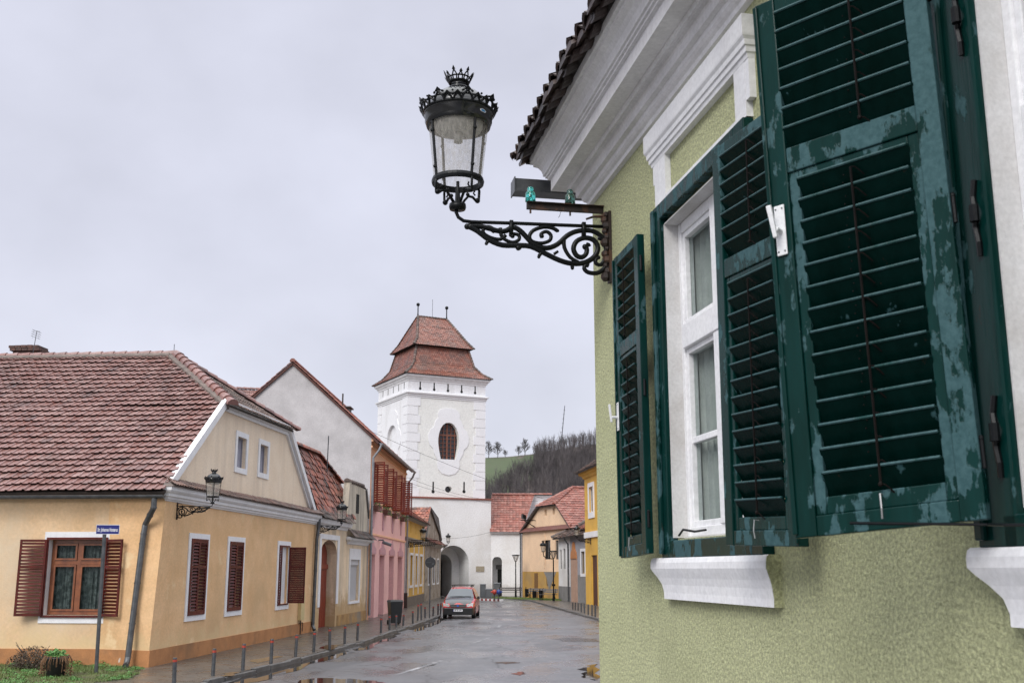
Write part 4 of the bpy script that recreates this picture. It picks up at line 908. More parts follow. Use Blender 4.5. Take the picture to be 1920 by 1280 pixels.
mb=MB(); mb.add([(L1,0,-.2),(L1,D1,-.2),(L1,D1,4.5),(L1,0,4.5),(0,D1,-.2),(0,D1,4.5)],[(0,1,2,3),(1,4,5,2)]); mb.build('wall',ochre,ch)
# plinth runs round both faces, battered out at the corner like the foot of the wall above it
mb=MB()
mb.hexa([(0.0,-.045,-.2),(L1,-.045,-.2),(L1,.2,-.2),(0,.2,-.2)],[(0,-.03,.40),(L1,-.03,.40),(L1,.2,.40),(0,.2,.40)])
mb.hexa([(-.06,0-.045,-.2),(-.06,D1,-.2),(0-.001,D1,-.2),(-.001,-.045,-.2)],[(-.04,-.03,.40),(-.04,D1,.40),(-.001,D1,.40),(-.001,-.03,.40)])
mb.build('plinth',plinth,ch)
def buttress(z0,z1,mat,name):   # sloping corner foot
    mb=MB(); f=lambda z:.50*(1-z/4.2)
    mb.hexa([(-f(z0)-.02,-.02,z0),(-.01,1.5,z0),(.02,1.5,z0),(.9,-.001-.02,z0)],[(-f(z1)-.02,-.02,z1),(-.01,1.5,z1),(.02,1.5,z1),(.9,-.021,z1)])
    mb.build(name,mat,ch)
buttress(.40,4.2,ochre,'wall'); 
mb=MB(); mb.hexa([(-.56,-.065,-.2),(-.03,1.55,-.2),(.02,1.55,-.2),(.9,-.05,-.2)],[(-.50,-.05,.40),(-.03,1.55,.40),(.02,1.55,.40),(.9,-.035,.40)]); mb.build('plinth',plinth,ch)
# cornice on the street side
cp=[(0,4.16),(.04,4.17),(.05,4.20),(.09,4.22),(.10,4.27),(.15,4.29),(.16,4.36),(.21,4.40),(.24,4.44),(.25,4.54),(0,4.56)]
mb=MB(); sweep_wall(mb,cp,0,L1,Y1,True,False); mb.build('cornice',trimw,ch)
# tiled skirt above the cornice
mb=MB(); tiles(mb,Y1(-.28,.31,4.55),Y1(L1+.1,.31,4.55),Y1(L1+.1,-.03,4.76),Y1(-.02,-.03,4.76),.18,.20,'pan',.018,.006); mb.build('skirt_tiles',tile_skirt,ch)
mb=MB(); mb.hexa([Y1(-.27,.30,4.53),Y1(L1+.1,.30,4.53),Y1(L1+.1,0,4.53),Y1(-.27,0,4.53)],[Y1(-.27,.30,4.545),Y1(L1+.1,.30,4.545),Y1(L1+.1,.0,4.73),Y1(0,0,4.73)]); mb.build('skirt_board',mortar,ch)
# gable
gL,gTL,gTR,gR=(.15,4.62),(4.05,7.35),(11.0,7.42),(15.0,4.62)
mb=MB(); at=[(5.60,6.50,5.58,6.56),(7.95,8.85,5.62,6.58)]
mb.panel([gL,gR,gTR,gTL],[rectl(*q) for q in at],-.06,.30,Y1); mb.build('gable_wall',cream_gable,ch)
for q in at: mb=MB(); trim_ring(mb,Y1,*q,.17,-.06,-.025); mb.build('attic_window_trim',trimw,ch)
for q in at:
    simple_window(Y1,ch,*q,-.22,M('pale_lead_grey',(.30,.30,.34),(.22,.22,.26),2,.7),False,None,M('blanked_attic_opening',(.30,.30,.36),(.20,.20,.25),1.5,.8),.05)
def band(mb,Y,pts,w,o0,o1):   # verge board along polyline with width w inward
    for i in range(len(pts)-1):
        a=Vector((pts[i][0],pts[i][1])); b=Vector((pts[i+1][0],pts[i+1][1]))
        def off(k):
            if k==0: d=(b0:=Vector(pts[1])-Vector(pts[0])).normalized(); return Vector((d.y,-d.x))
            if k==len(pts)-1: d=(Vector(pts[-1])-Vector(pts[-2])).normalized(); return Vector((d.y,-d.x))
            e=(Vector(pts[k])-Vector(pts[k-1])).normalized(); f=(Vector(pts[k+1])-Vector(pts[k])).normalized(); n=(Vector((e.y,-e.x))+Vector((f.y,-f.x))); return n/ (n.length**2/2)
        a2=a+off(i)*w; b2=b+off(i+1)*w
        mb.hexa([Y(a.x,o0,a.y),Y(b.x,o0,b.y),Y(b2.x,o0,b2.y),Y(a2.x,o0,a2.y)],[Y(a.x,o1,a.y),Y(b.x,o1,b.y),Y(b2.x,o1,b2.y),Y(a2.x,o1,a2.y)])
mb=MB(); band(mb,Y1,[(gL[0]-.12,gL[1]+.05),(gTL[0]-.04,gTL[1]+.12),(gTR[0]+.05,gTR[1]+.12),(gR[0]+.15,gR[1]+.03)],.30,-.059,.02)
band(mb,Y1,[(gL[0]-.18,gL[1]+.05),(gTL[0]-.06,gTL[1]+.16),(gTR[0]+.07,gTR[1]+.16),(gR[0]+.2,gR[1]+.03)],.22,.021,.13); mb.build('verge_moulding',trimw,ch)
# main roof
RI=(7.55,3.1,9.62)       # ridge end (s, inset, z)
eF=(-.38,4.38); slope=(RI[2]-eF[1])/(RI[0]-eF[0])
sz=lambda s: eF[1]+slope*(s-eF[0])
s_b=4.05+.0; 
mb=MB(); tiles(mb,(eF[0],-.10,eF[1]),(eF[0],D1,eF[1]),(s_b,D1,sz(s_b)),(s_b,-.10,sz(s_b)),.235,.36,'rib',.065,.010)
tiles(mb,(s_b,-.10,sz(s_b)),(s_b,D1,sz(s_b)),(RI[0],D1,RI[2]),(RI[0],RI[1],RI[2]),.235,.36,'rib',.065,.010)
mb.build('roof',tile_pinkred,ch)
mb=MB(); eB=(L1+.35,4.42); slB=(RI[2]-eB[1])/(eB[0]-RI[0]); sb2=11.05; zb2=RI[2]-(sb2-RI[0])*slB
tiles(mb,(eB[0],D1,eB[1]),(eB[0],-.10,eB[1]),(sb2,-.1,zb2),(sb2,D1,zb2),.235,.36,'rib',.03,.007); tiles(mb,(sb2,D1,zb2),(sb2,-.10,zb2),(RI[0],RI[1],RI[2]),(RI[0],D1,RI[2]),.235,.36,'rib',.03,.007)
tiles(mb,(s_b-.1,-.22,sz(s_b)+.02),(sb2+.1,-.22,zb2+.0),(RI[0],RI[1],RI[2]),(RI[0],RI[1],RI[2]),.235,.33,'rib',.035,.01)
mb.build('hip_roof',tile_dark,ch)
mb=MB()
slab(mb,[(eF[0]+.02,-.08,eF[1]),(eF[0]+.02,D1,eF[1]),(RI[0],D1,RI[2]),(RI[0],RI[1],RI[2]),(s_b,-.08,sz(s_b))],.07)
slab(mb,[(eB[0],D1,eB[1]),(eB[0],-.08,eB[1]),(sb2,-.08,zb2),(RI[0],RI[1],RI[2]),(RI[0],D1,RI[2])],.07)
slab(mb,[(s_b-.08,-.2,sz(s_b)+.0),(sb2+.08,-.2,zb2-.02),(RI[0],RI[1],RI[2])],.05)
mb.build('roof_boards',M('dark_boards',(.05,.035,.028),(.03,.024,.02),5,.9),ch)
mb=MB(); 
ridge(mb,(RI[0],RI[1],RI[2]+.02),(RI[0],D1,RI[2]+.02),.13,.42); ridge(mb,(s_b-.15,-.32,sz(s_b)+.0),(RI[0],RI[1]-.05,RI[2]+.03),.16,.40); ridge(mb,(sb2+.2,-.32,zb2+.0),(RI[0],RI[1],RI[2]+.03),.13,.40)
mb.build('ridge_tiles',tile_pinkred,ch)
mb=MB()
mb.tube([(RI[0]-.12,RI[1]+.1,RI[2]-.08),(RI[0]-.12,D1,RI[2]-.08)],.13,6); mb.tube([(s_b-.15,-.12,sz(s_b)-.06),(RI[0]-.08,RI[1]+.12,RI[2]-.08)],.13,6); mb.build('ridge_mortar',mortar,ch)
for (y_,k_) in ((1.2,3),(6.2,9),(9.3,14)):   # vent tile / slipped dark tiles
    pass
# chimney behind the ridge
mb=MB(); cy_=RI[1]+5.3; mb.box(RI[0]+.7,RI[0]+1.3,cy_,cy_+.9,8.4,10.0)
for k in range(10): mb.tint=random.random(); y=cy_-.10+k%5*.22+.05*(k//5); mb.box(RI[0]+.62,RI[0]+1.36,y,y+.2,10.0+(k//5)*.1,10.09+(k//5)*.1+random.uniform(-.01,.01))
mb.build('chimney',brick_m,ch)
# gutter and downpipe on the front
gutter_run(ch,[(eF[0]-.09,D1,eF[1]-.10),(eF[0]-.09,-.15,eF[1]-.10)],.085)
downpipe(ch,[(eF[0]-.07,.12,eF[1]-.16),(eF[0]-.07,.12,eF[1]-.42),(-.20,.42,3.55),(-.24,.43,3.3),(-.60,.46,.25),(-.70,.44,.10),(-.85,.40,.06)],.075,None,1.0)
# front window: white trim, brown frame, open leaves
mb=MB(); a,b,c,d=fw_; trim_ring(mb,YF,a,b,c,d,.13,0,.03,.20,.20); mb.box(0,0,0,0,0,0); mb.build('window_trim',trimw,ch)
mb=MB(); trim_ring(mb,YF,a,b,c,d,.055,.03,.075); mb.build('shutter_frame',red_paint,ch)
mb=MB(); bxo(mb,YF,b-.004,b+.0,-.29,.029,c,d); bxo(mb,YF,a,a+.004,-.29,.029,c,d); mb.build('window_reveal',trimw,ch)
w=simple_window(YF,ch,a+.01,b-.01,c+.01,d-.01,-.20,wood,True,c+1.34,pane_clear,.085)
for (p,q) in ((a+.1,(a+b)/2-.06),((a+b)/2+.06,b-.1)):
    for z0,z1 in ((c+.1,c+1.28),(c+1.40,d-.1)):
        m=MB(); t=.05
        for r_ in ((p,p+t,z0,z1),(q-t,q,z0,z1),(p+t,q-t,z0,z0+t),(p+t,q-t,z1-t,z1)): bxo(m,YF,r_[0],r_[1],-.15,-.12,r_[2],r_[3])
        m.build('sash',wood,w)
m=MB(); nseg=60; pts=[]
for i in range(nseg+1):
    t=a+(b-a)*i/nseg; y=-.30+.03*math.sin(i*1.1)+.015*math.sin(i*2.7); pts+=[YF(t,y,c),YF(t,y,d)]
m.add(pts,[(2*i,2*i+2,2*i+3,2*i+1) for i in range(nseg)]); m.build('curtain',M('lace_curtain',(.22,.24,.24),(.07,.08,.08),7,.9,lo=.42,hi=.55),ch)
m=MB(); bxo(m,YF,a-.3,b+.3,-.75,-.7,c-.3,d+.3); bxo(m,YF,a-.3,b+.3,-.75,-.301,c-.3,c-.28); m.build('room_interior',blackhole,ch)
leaf(YF,b+.03,unit(1,.28),.66,c-.02,d-c+.02,.09,red_paint,ch,slats=22,label='left oxblood shutter leaf of the front window swung open')
leaf(YF,a-.03,unit(-1,.42),.60,c-.02,d-c+.02,.09,red_paint,ch,slats=22,label='right oxblood shutter leaf behind the street sign pole')
# street windows
for i,(a,b,c,d) in enumerate(SW):
    mb=MB(); trim_ring(mb,Y1,a,b,c,d,.22,0,.03,.20,.20); mb.build('window_trim',trimw,ch)
    mb=MB(); trim_ring(mb,Y1,a,b,c,d,.05,.03,.055); mb.build('shutter_frame',red_paint,ch)
    simple_window(Y1,ch,a,b,c,d,-.20,trimw,True,None,pane,.07)
    if i<2:
        leaf(Y1,a,(1,0),(b-a)/2-.003,c,d-c,.03,red_paint,ch,slats=22); leaf(Y1,b,(-1,0),(b-a)/2-.003,c,d-c,.03,red_paint,ch,slats=22)
    else:
        leaf(Y1,a,(1,0),.30,c,d-c,.03,red_paint,ch,slats=22,label='near folded oxblood leaf of the third street window'); leaf(Y1,b,unit(.10,1),(b-a)/2,c,d-c,.05,red_paint,ch,slats=31,label='far oxblood leaf of the third street window standing open')
        m=MB(); bxo(m,Y1,a+.3,b-.004,-.12,-.08,c,d); m.build('white_inner_board',trimw,ch)
m=MB(); bxo(m,Y1,13.35,13.85,.0,.13,.52,1.55); m.build('gas_meter_box',M('meter_box_cream',(.60,.48,.25),(.55,.44,.22),3,.5),ch,bevel=.01)
m=MB(); m.tube([Y1(13.6,.06,.52),Y1(13.6,.06,.0)],.02,6); m.tube([Y1(13.9,.06,.1),Y1(13.9,.06,.42),Y1(13.4,.06,.42)],.015,5); m.build('gas_pipe',rust,ch)
m=MB(); bxo(m,Y1,.62,.80,.0,.02,.72,1.05); m.build('bare_brick_patch',brick_m,ch)
downpipe(ch,[Y1(L1-.12,.16,4.4),Y1(L1-.12,.14,4.0),Y1(L1-.22,.12,3.6),Y1(L1-.30,.10,.25),Y1(L1-.42,.2,.08)],.07)
# ---------------- H2: low house with the arched gate
h2=thing('gate_house','small stained cream house with red arched gate and round scale tile roof','house',(A1[0],A1[1],0),rz1)
s0,s1_=L1+.01,25.75; DH=7
gate=[(16.55,0),(19.35,0)]; nA=10; gx0,gx1,gzs,gzt=16.55,19.35,3.05,3.62
arch=[(gx1,-.18)]+[(gx1,gzs)]+[((gx0+gx1)/2+(gx1-gx0)/2*math.cos(math.pi*k/nA),gzs+(gzt-gzs)*math.sin(math.pi*k/nA)) for k in range(1,nA)]+[(gx0,gzs),(gx0,-.18)]
w2=(21.9,23.9,.98,2.85)
mb=MB(); mb.panel([(s0,-.2),(gx0,-.2)]+arch[::-1][1:-1]+[(gx1,-.2),(s1_,-.2),(s1_,4.05),(s0,4.25)],[rectl(*w2)],-.01,.25,Y1)
mb.add([Y1(x,-.01,z) for x,z in arch]+[Y1(x,-.45,z) for x,z in arch],[(i,i+1,i+1+len(arch),i+len(arch)) for i in range(len(arch)-1)])
mb.add([(s1_,0,-.2),(s1_,DH,-.2),(s1_,DH,5),(s1_,0,5)],[(0,1,2,3)])
mb.build('wall',cream,h2)
mb=MB(); bxo(mb,Y1,gx0-.1,gx1+.1,-.50,-.45,-.2,3.7); dr_=mb.build('gate',red_bright,h2)
mb=MB()
for k in range(9): bxo(mb,Y1,gx0+.02+k*.31,gx0+.30+k*.31,-.45,-.43,-.05,2.4)
bxo(mb,Y1,gx0,gx1,-.45,-.38,2.42,2.62); mb.build('boards',red_bright,dr_)
mb=MB(); bxo(mb,Y1,gx0-.32,gx0-.0,-.009,.025,.9,3.85); bxo(mb,Y1,gx1,gx1+.35,-.009,.025,.95,3.85); bxo(mb,Y1,gx0-.0,gx1+.0,-.009,.025,3.64,3.85); mb.build('gate_trim',trimw,h2)
mb=MB(); trim_ring(mb,Y1,*w2,.16,-.009,.03,.12,.50); mb.build('window_trim',trimw,h2)
mb=MB(); a,b,c,d=w2; bxo(mb,Y1,a,b,-.16,-.14,c,d-.25)
for k in range(36): z=c+.02+k*(d-.25-c)/36; bxo(mb,Y1,a,b,-.139,-.125,z,z+.03)
bxo(mb,Y1,a,b,-.16,-.05,d-.25,d); mb.build('roller_shutter',M('roller_slats',(.55,.56,.58),(.50,.51,.53),5,.5),h2)
mb=MB(); bxo(mb,Y1,gx1+.35,s1_,.0,.02,-.2,.45) ; mb.build('stained_base',M('rusty_stained_base',(.45,.27,.10),(.30,.17,.07),2.2,.85,stain=(.22,.20,.17),stainamt=.9,bump=.8,bscale=12,dist=.03),h2)
cp2=[(0,4.10),(.04,4.12),(.06,4.18),(.12,4.22),(.20,4.26),(.22,4.34),(.24,4.42),(0,4.5)]
mb=MB(); sweep_wall(mb,cp2,s0,21.0,Y1,False,True); 
cp3=[(0,3.52),(.05,3.55),(.08,3.62),(.16,3.68),(.24,3.72),(.26,3.80),(0,3.9)]
sweep_wall(mb,cp3,21.25,s1_,Y1,True,True); mb.build('cornice',trimw,h2)
mb=MB(); tiles(mb,Y1(s0,.34,4.42),Y1(21.2,.34,4.42),Y1(21.2,-.02,4.80),Y1(s0,-.02,4.80),.2,.24,'pan',.03,.015); mb.build('skirt_tiles',tile_dark,h2); mb=MB(); tiles(mb,Y1(20.95,.38,3.80),Y1(s1_+.15,.38,3.80),Y1(s1_+.1,-.0,4.18),Y1(21.2,-.0,4.18),.2,.22,'pan',.03,.015); mb.build('skirt_tiles',tile_dark,h2)
# parapet gable with ragged stained top
gp2=[(21.0,4.1),(25.95,4.1),(25.75,4.9),(25.0,6.25),(21.5,6.36),(21.3,5.4)]
mb=MB(); mb.prism([Y1(x,-.02,z) for x,z in gp2],(0,.28,0)); mb.build('gable_wall',M('streaked_cream',(.58,.52,.42),(.50,.44,.35),2,.9,stain=(.12,.11,.10),stainamt=.95,streak=True,bump=.5,bscale=20,dist=.01),h2)
mb=MB(); bxo(mb,Y1,22.9,23.5,-.019,.0,5.0,5.9); mb.build('attic_opening',blackhole,h2)
mb=MB(); band(mb,Y1,[(25.05,6.3),(25.85,4.9),(26.1,3.95)],.16,-.019,.05); mb.build('verge_moulding',stonegrey,h2)
mb=MB(); ridge(mb,Y1(21.45,-.15,6.38),Y1(25.0,-.15,6.30),.13,.34); ridge(mb,Y1(25.0,-.15,6.30),Y1(25.9,-.15,4.8),.12,.3)
for k in range(7): mb.ball(Y1(21.9+k*.4,-.02,6.38),.11,6,4)
mb.build('parapet_tiles',tile_dark,h2)
rO=-1.3; zr=7.5
mb=MB(); kz=(zr-4.7)/(.05-rO); om=.05-(6.3-4.7)/kz
tiles(mb,Y1(s0-.4,.05,4.7),Y1(22.6,.05,4.7),Y1(22.6,om,6.3),Y1(s0-.9,om,6.3),.34,.36,'scale',.04,.03); tiles(mb,Y1(s0-.9,om,6.3),Y1(22.6,om,6.3),Y1(20.4,rO,zr),Y1(s0-1.5,rO,zr),.34,.36,'scale',.04,.03)
mb.build('roof',tile_old,h2)
mb=MB(); slab(mb,[Y1(s0,.0,4.66),Y1(22.6,.0,4.66),Y1(22.6,om,6.26),Y1(20.4,rO,zr-.03),Y1(s0-1.5,rO,zr-.03)],.06); slab(mb,[Y1(22.6,om,6.26),Y1(s1_,-.3,4.6),Y1(s1_,-DH,4.6),Y1(20.4,rO,zr-.05)],.06); slab(mb,[Y1(s0,-DH,4.7),Y1(s1_,-DH,4.7),Y1(20.4,rO,zr),Y1(s0,rO,zr)],.06)
mb.build('roof_boards',tile_dark,h2)
mb=MB(); ridge(mb,Y1(20.4,rO,zr+.03),Y1(s0-1.3,rO,zr+.03),.15,.42); ridge(mb,Y1(22.65,om,6.38),Y1(20.4,rO,zr+.05),.15,.4); mb.build('ridge_tiles',tile_old,h2)
mb=MB(); mb.cyl(Y1(20.6,-.9,6.2),Y1(20.7,-.9,8.4),.025,n=5); mb.build('vent_rod',concrete_post,h2)
# ---------------- H3: pink two-storey house
P3=(-7.10,54.25); d3=azd(.75); K3=1.045; F3=Fac(P3,d3,-1); Y3=F3.Y; L3=15.6; D3=7.9
ph=thing('pink_house','two storey pink house with bright red shutters and flower boxes and grey gable wall','house',(P3[0],P3[1],0),rotz_of(d3)); ph.scale=(K3,)*3
ez=8.55; rz3=12.15
upw=[(.55,2.75),(4.35,6.55),(8.25,10.45),(12.2,14.4)]
dw=[(.25,2.35),(4.0,6.0),(7.95,10.1),(12.0,14.3)]
holes=[rectl(a+.55,b-.55,5.55,7.35) for a,b in upw]+[rectl(a,b,-.1,3.0) for a,b in dw]
mb=MB(); mb.panel(rectl(0,L3,-.2,5.15),holes[4:],0,.35,Y3); mb.build('wall',pink,ph)
mb=MB(); mb.panel(rectl(0,L3,5.15,ez),holes[:4],0,.25,Y3); mb.build('wall',salmon,ph)
mb=MB()
for i,(a,b) in enumerate(dw):
    mb.add([Y3(a,-.34,-.1),Y3(b,-.34,-.1),Y3(b,-.34,3.0),Y3(a,-.34,3.0)],[(0,1,2,3)])
mb.build('blind_bays',mauve,ph)
for a,b in dw:
    m_=(a+b)/2; mb=MB(); mb.prism([Y3(a-.12,.0,3.05),Y3(b+.12,.0,3.05),Y3(b+.12,.0,3.3),Y3(m_+.45,.0,3.45),Y3(m_+.25,.0,3.75),Y3(m_,.0,3.85),Y3(m_-.25,.0,3.75),Y3(m_-.45,.0,3.45),Y3(a-.12,.0,3.3)],(0,-.04,0)); mb.build('mauve_gablet',M('mauve_ornament',(.56,.30,.33),(.50,.26,.29),3,.7),ph)
    mb=MB(); mb.prism([Y3(m_-.28,.0,4.35),Y3(m_,.0,4.25),Y3(m_+.28,.0,4.35),Y3(m_+.34,.0,4.8),Y3(m_+.28,.0,5.35),Y3(m_,.0,5.5),Y3(m_-.28,.0,5.35),Y3(m_-.34,.0,4.8)],(0,-.03,0)); mb.build('mauve_medallion',MATS['mauve_ornament'],ph)
mb=MB(); bxo(mb,Y3,.0,L3,0,.05,3.93,4.02); bxo(mb,Y3,-.0,.12,0,.06,-.2,5.1); bxo(mb,Y3,0,L3,0,.06,8.05,8.15); bxo(mb,Y3,0,L3,0,.10,8.35,8.5); mb.build('string_course',salmon,ph)
for i,(a,b) in enumerate(upw):
    simple_window(Y3,ph,a+.55,b-.55,5.55,7.35,-.18,trimw,True,None,pane,.07)
    lb='red louvred shutter leaf pair of the pink house'
    leaf(Y3,a+.52,unit(-.25,1),.56,5.5,1.95,.02,red_bright,ph,slats=17); leaf(Y3,b-.52,unit(.35,1),.56,5.5,1.95,.02,red_bright,ph,slats=17)
    mb=MB(); bxo(mb,Y3,a+.5,b-.5,.0,.03,5.50,7.42); mb=MB(); trim_ring(mb,Y3,a+.55,b-.55,5.55,7.35,.07,0,.04); mb.build('shutter_frame',red_bright,ph)
# grey gable wall towards the camera: x=0 plane
YG=lambda t,o,z:(-o,t,z)
mb=MB(); mb.panel([(0,-.2),(D3,-.2),(D3,ez),(3.95,rz3),(0,ez+.05)],[],0,.1,YG); mb.add([(L3,0,-.2),(L3,D3,-.2),(L3,D3,ez),(L3,3.95,rz3),(L3,0,ez),(0,D3,-.2),(0,D3,ez)],[(0,1,2,3,4),(1,5,6,2)]); mb.build('gable_wall',grey_render,ph)
mb=MB(); tiles(mb,(-.12,-.42,ez-.25),(L3+.2,-.42,ez-.25),(L3+.2,3.95,rz3+.12),(-.12,3.95,rz3+.12),.24,.34,'rib',.03); tiles(mb,(L3+.2,D3+.3,ez-.12),(-.12,D3+.3,ez-.12),(-.12,3.95,rz3+.12),(L3+.2,3.95,rz3+.12),.24,.34,'rib',.03); mb.build('roof',tile_red,ph)
mb=MB(); slab(mb,[(-.10,-.40,ez-.25),(L3+.2,-.40,ez-.25),(L3+.2,3.95,rz3+.1),(-.10,3.95,rz3+.1)],.10); slab(mb,[(L3+.2,D3+.3,ez-.12),(-.10,D3+.3,ez-.12),(-.10,3.95,rz3+.1),(L3+.2,3.95,rz3+.1)],.10); mb.build('roof_boards',M('red_brown_verge',(.10,.04,.03),(.07,.03,.025),5,.8),ph)
mb=MB(); ridge(mb,(-.1,3.95,rz3+.12),(L3,3.95,rz3+.12),.13,.4); mb.build('ridge_tiles',tile_red,ph)
mb=MB(); mb.box(2.2,3.0,1.5,2.3,9.5,10.32); mb.box(2.1,3.1,1.4,2.4,10.32,10.38); mb.cyl((2.6,1.9,10.3),(2.6,1.9,11.1),.04,n=6); mb.build('chimney',tile_dark,ph)
gutter_run(ph,[(-.1,-.50,ez-.30),(L3+.2,-.50,ez-.30)],.09,M('galvanised',(.30,.31,.33),(.22,.23,.25),6,.4,metal=.6))
gal=MATS['galvanised']
downpipe(ph,[Y3(-.05,.50,ez-.38),Y3(-.05,.40,ez-.62),Y3(-.02,.12,ez-1.0),Y3(-.02,.12,.2)],.06,gal,1.6); downpipe(ph,[Y3(L3,.50,ez-.38),Y3(L3,.40,ez-.62),Y3(L3+.02,.12,ez-1.0),Y3(L3+.02,.12,.2)],.06,gal,1.6)
mb=MB(); bxo(mb,Y3,L3-.1,L3+.15,.0,.2,-.1,.9); mb.build('pipe_guard',rust,ph)
# ---------------- flower boxes
for i,(a,b) in enumerate(upw):
    p=Y3((a+b)/2,.0,5.2); M3=Matrix.Rotation(rotz_of(d3),3,'Z'); q=M3@Vector((p[0]*K3,-.15,5.22*K3)); nm=['nearest','second','third','farthest'][i]
    t=thing('flower_box',nm+' of the four flower boxes under the red shutters of the pink house','flower box',(P3[0]+q.x,P3[1]+q.y,q.z),rotz_of(d3),'flower boxes on the pink house')
    m=MB(); m.hexa([(-.75,-.12,-.12),(.75,-.12,-.12),(.75,.12,-.12),(-.75,.12,-.12)],[(-.8,-.15,.12),(.8,-.15,.12),(.8,.15,.12),(-.8,.15,.12)]); m.build('box',M('terracotta_box',(.16,.07,.05),(.10,.05,.04),5,.7),t)
    m=MB(); f=MB(); r_=random.Random(i)
    for k in range(150):
        c=Vector((r_.uniform(-.8,.8),r_.gauss(0,.11)-.04,.10+abs(r_.gauss(0,.11)))); 
        if r_.random()<.3: c.z-=.25; c.y=-.19
        v=[c+Vector((r_.uniform(-.06,.06),r_.uniform(-.06,.06),r_.uniform(-.06,.06))) for _ in range(3)]
        (m if r_.random()<(.45 if i in(0,2) else .8) else f).poly(v)
    m.build('foliage',leafgreen,t); f.build('flowers',flower if i%2 else M('pale_flowers',(.5,.3,.33),(.45,.08,.12),30,.6),t)
m=MB(); bxo(m,Y3,3.4,3.6,0,.25,3.72,3.78); m.cyl(Y3(3.5,.2,3.65),Y3(3.5,.65,3.5),.08,n=8); m.box(0,0,0,0,0,0); 
m2=thing('security_camera','white security camera on a bracket beside the second mauve bay of the pink house','camera',(P3[0],P3[1],0),rotz_of(d3)); m2.scale=(K3,)*3; m.build('camera_body',plastic_grey,m2)
# ---------------- H4: ochre yellow house
P4=(-6.90,70.75); P4b=(-6.72,84.4); Lq=math.hypot(P4b[0]-P4[0],P4b[1]-P4[1]); d4=((P4b[0]-P4[0])/Lq,(P4b[1]-P4[1])/Lq); F4=Fac(P4,d4,-1); Y4=F4.Y
yh=thing('yellow_terrace_house','bright yellow house with white window trims between the pink house and the peeling one','house',(P4[0],P4[1],0),rotz_of(d4))
L4=13.6; ez4=5.85
wn4=[(2.9,4.7,1.35,3.35),(6.6,8.0,1.35,3.35),(9.9,11.6,1.35,3.35)]; dr4=(.5,1.6,-.1,3.0)
mb=MB(); mb.panel(rectl(0,L4,-.2,ez4),[rectl(*q) for q in wn4]+[rectl(*dr4)]+[rectl(x,x+.28,4.85,5.65) for x in (3.2,6.6,10)],0,.25,Y4); mb.panel([(0,-.2),(8,-.2),(8,ez4),(4,8.7),(0,ez4)],[],0,.1,YG); mb.add([(L4,0,-.2),(L4,8,-.2),(L4,8,ez4),(L4,4,8.7),(L4,0,ez4)],[(0,1,2,3,4)]); mb.build('wall',yellow,yh)
for q in wn4: simple_window(Y4,yh,*q,-.18,trimw,True,q[2]+1.3,pane,.07)
mb=MB()
for q in wn4: mb=MB(); trim_ring(mb,Y4,*q,.16,0,.05); mb.build('window_trim',trimw,yh)
for x in (.0,2.0,5.4,8.7,12.4): mb=MB(); bxo(mb,Y4,x,x+.25,0,.04,.7,4.2); mb.build('pilaster',trimw,yh)
mb=MB(); sweep_wall(mb,[(0,4.2),(.05,4.22),(.12,4.32),(.2,4.38),(.22,4.46),(0,4.5)],0,L4,Y4,False,False); sweep_wall(mb,[(0,5.6),(.1,5.65),(.2,5.75),(.25,5.85),(0,5.9)],0,L4,Y4,False,False); mb.build('cornice',M('grey_moulding',(.42,.38,.34),(.33,.30,.27),3,.8),yh)
mb=MB(); bxo(mb,Y4,0,L4,.0,.06,-.2,.62); mb.build('rubble_plinth',stone,yh)
mb=MB(); bxo(mb,Y4,*dr4[:2],-.24,-.2,-.1,3.0); mb.build('door',wood,yh)
mb=MB(); 
for x in (3.2,6.6,10): bxo(mb,Y4,x,x+.28,-.24,-.2,4.85,5.65)
mb.build('attic_slits',blackhole,yh)
mb=MB(); tiles(mb,Y4(-.1,.45,ez4-.1),Y4(L4,.45,ez4-.1),Y4(L4,-4,8.85),Y4(-.1,-4,8.85),.26,.3,'scale',.03,.02); mb.build('roof',tile_old,yh)
mb=MB(); slab(mb,[Y4(-.1,.43,ez4-.1),Y4(L4,.43,ez4-.1),Y4(L4,-4,8.83),Y4(-.1,-4,8.83)],.08); slab(mb,[Y4(-.1,-8.3,ez4-.1),Y4(L4,-8.3,ez4-.1),Y4(L4,-4,8.83),Y4(-.1,-4,8.83)],.08); mb.build('roof_boards',tile_dark,yh)
# ---------------- H5: peeling grey brown house
P5=(P4b[0]+.02,P4b[1]+.12); e5=G(818,1118); L5=13.2; d5=azd(1.6); F5=Fac(P5,d5,-1); Y5=F5.Y
wh=thing('peeling_house','narrow grey brown house with crumbling plaster beside the tower arch','house',(P5[0],P5[1],0),rotz_of(d5))
mb=MB(); hw=[(2.5,4.0,1.3,3.2),(6,7.5,1.3,3.2),(9.6,11,1.3,3.2)]
mb.panel([(0,-.2),(L5,-.2),(L5,4.5),(0,4.5)],[rectl(*q) for q in hw],0,.2,Y5); mb.panel([(.3,4.5),(L5-.3,4.5),(9.8,6.6),(3.2,7.2)],[],-.05,.1,Y5); mb.add([(0,0,-.2),(0,7,-.2),(0,7,4.5),(0,3.5,7.2),(0,0,4.5)],[(0,1,2,3,4)]); mb.add([(L5,0,-.2),(L5,7,-.2),(L5,7,4.5),(L5,3.5,7.2),(L5,0,4.5)],[(0,1,2,3,4)]); mb.build('wall',weathered,wh)
for q in hw: simple_window(Y5,wh,*q,-.15,trimw,True,None,pane,.08)
for q in hw: mb=MB(); trim_ring(mb,Y5,*q,.14,0,.05); mb.build('window_trim',trimw,wh)
mb=MB(); sweep_wall(mb,[(0,4.2),(.08,4.25),(.2,4.35),(.3,4.45),(0,4.55)],0,L5,Y5,False,False); mb.build('cornice',M('grey_moulding',(.4,.4,.4)),wh)
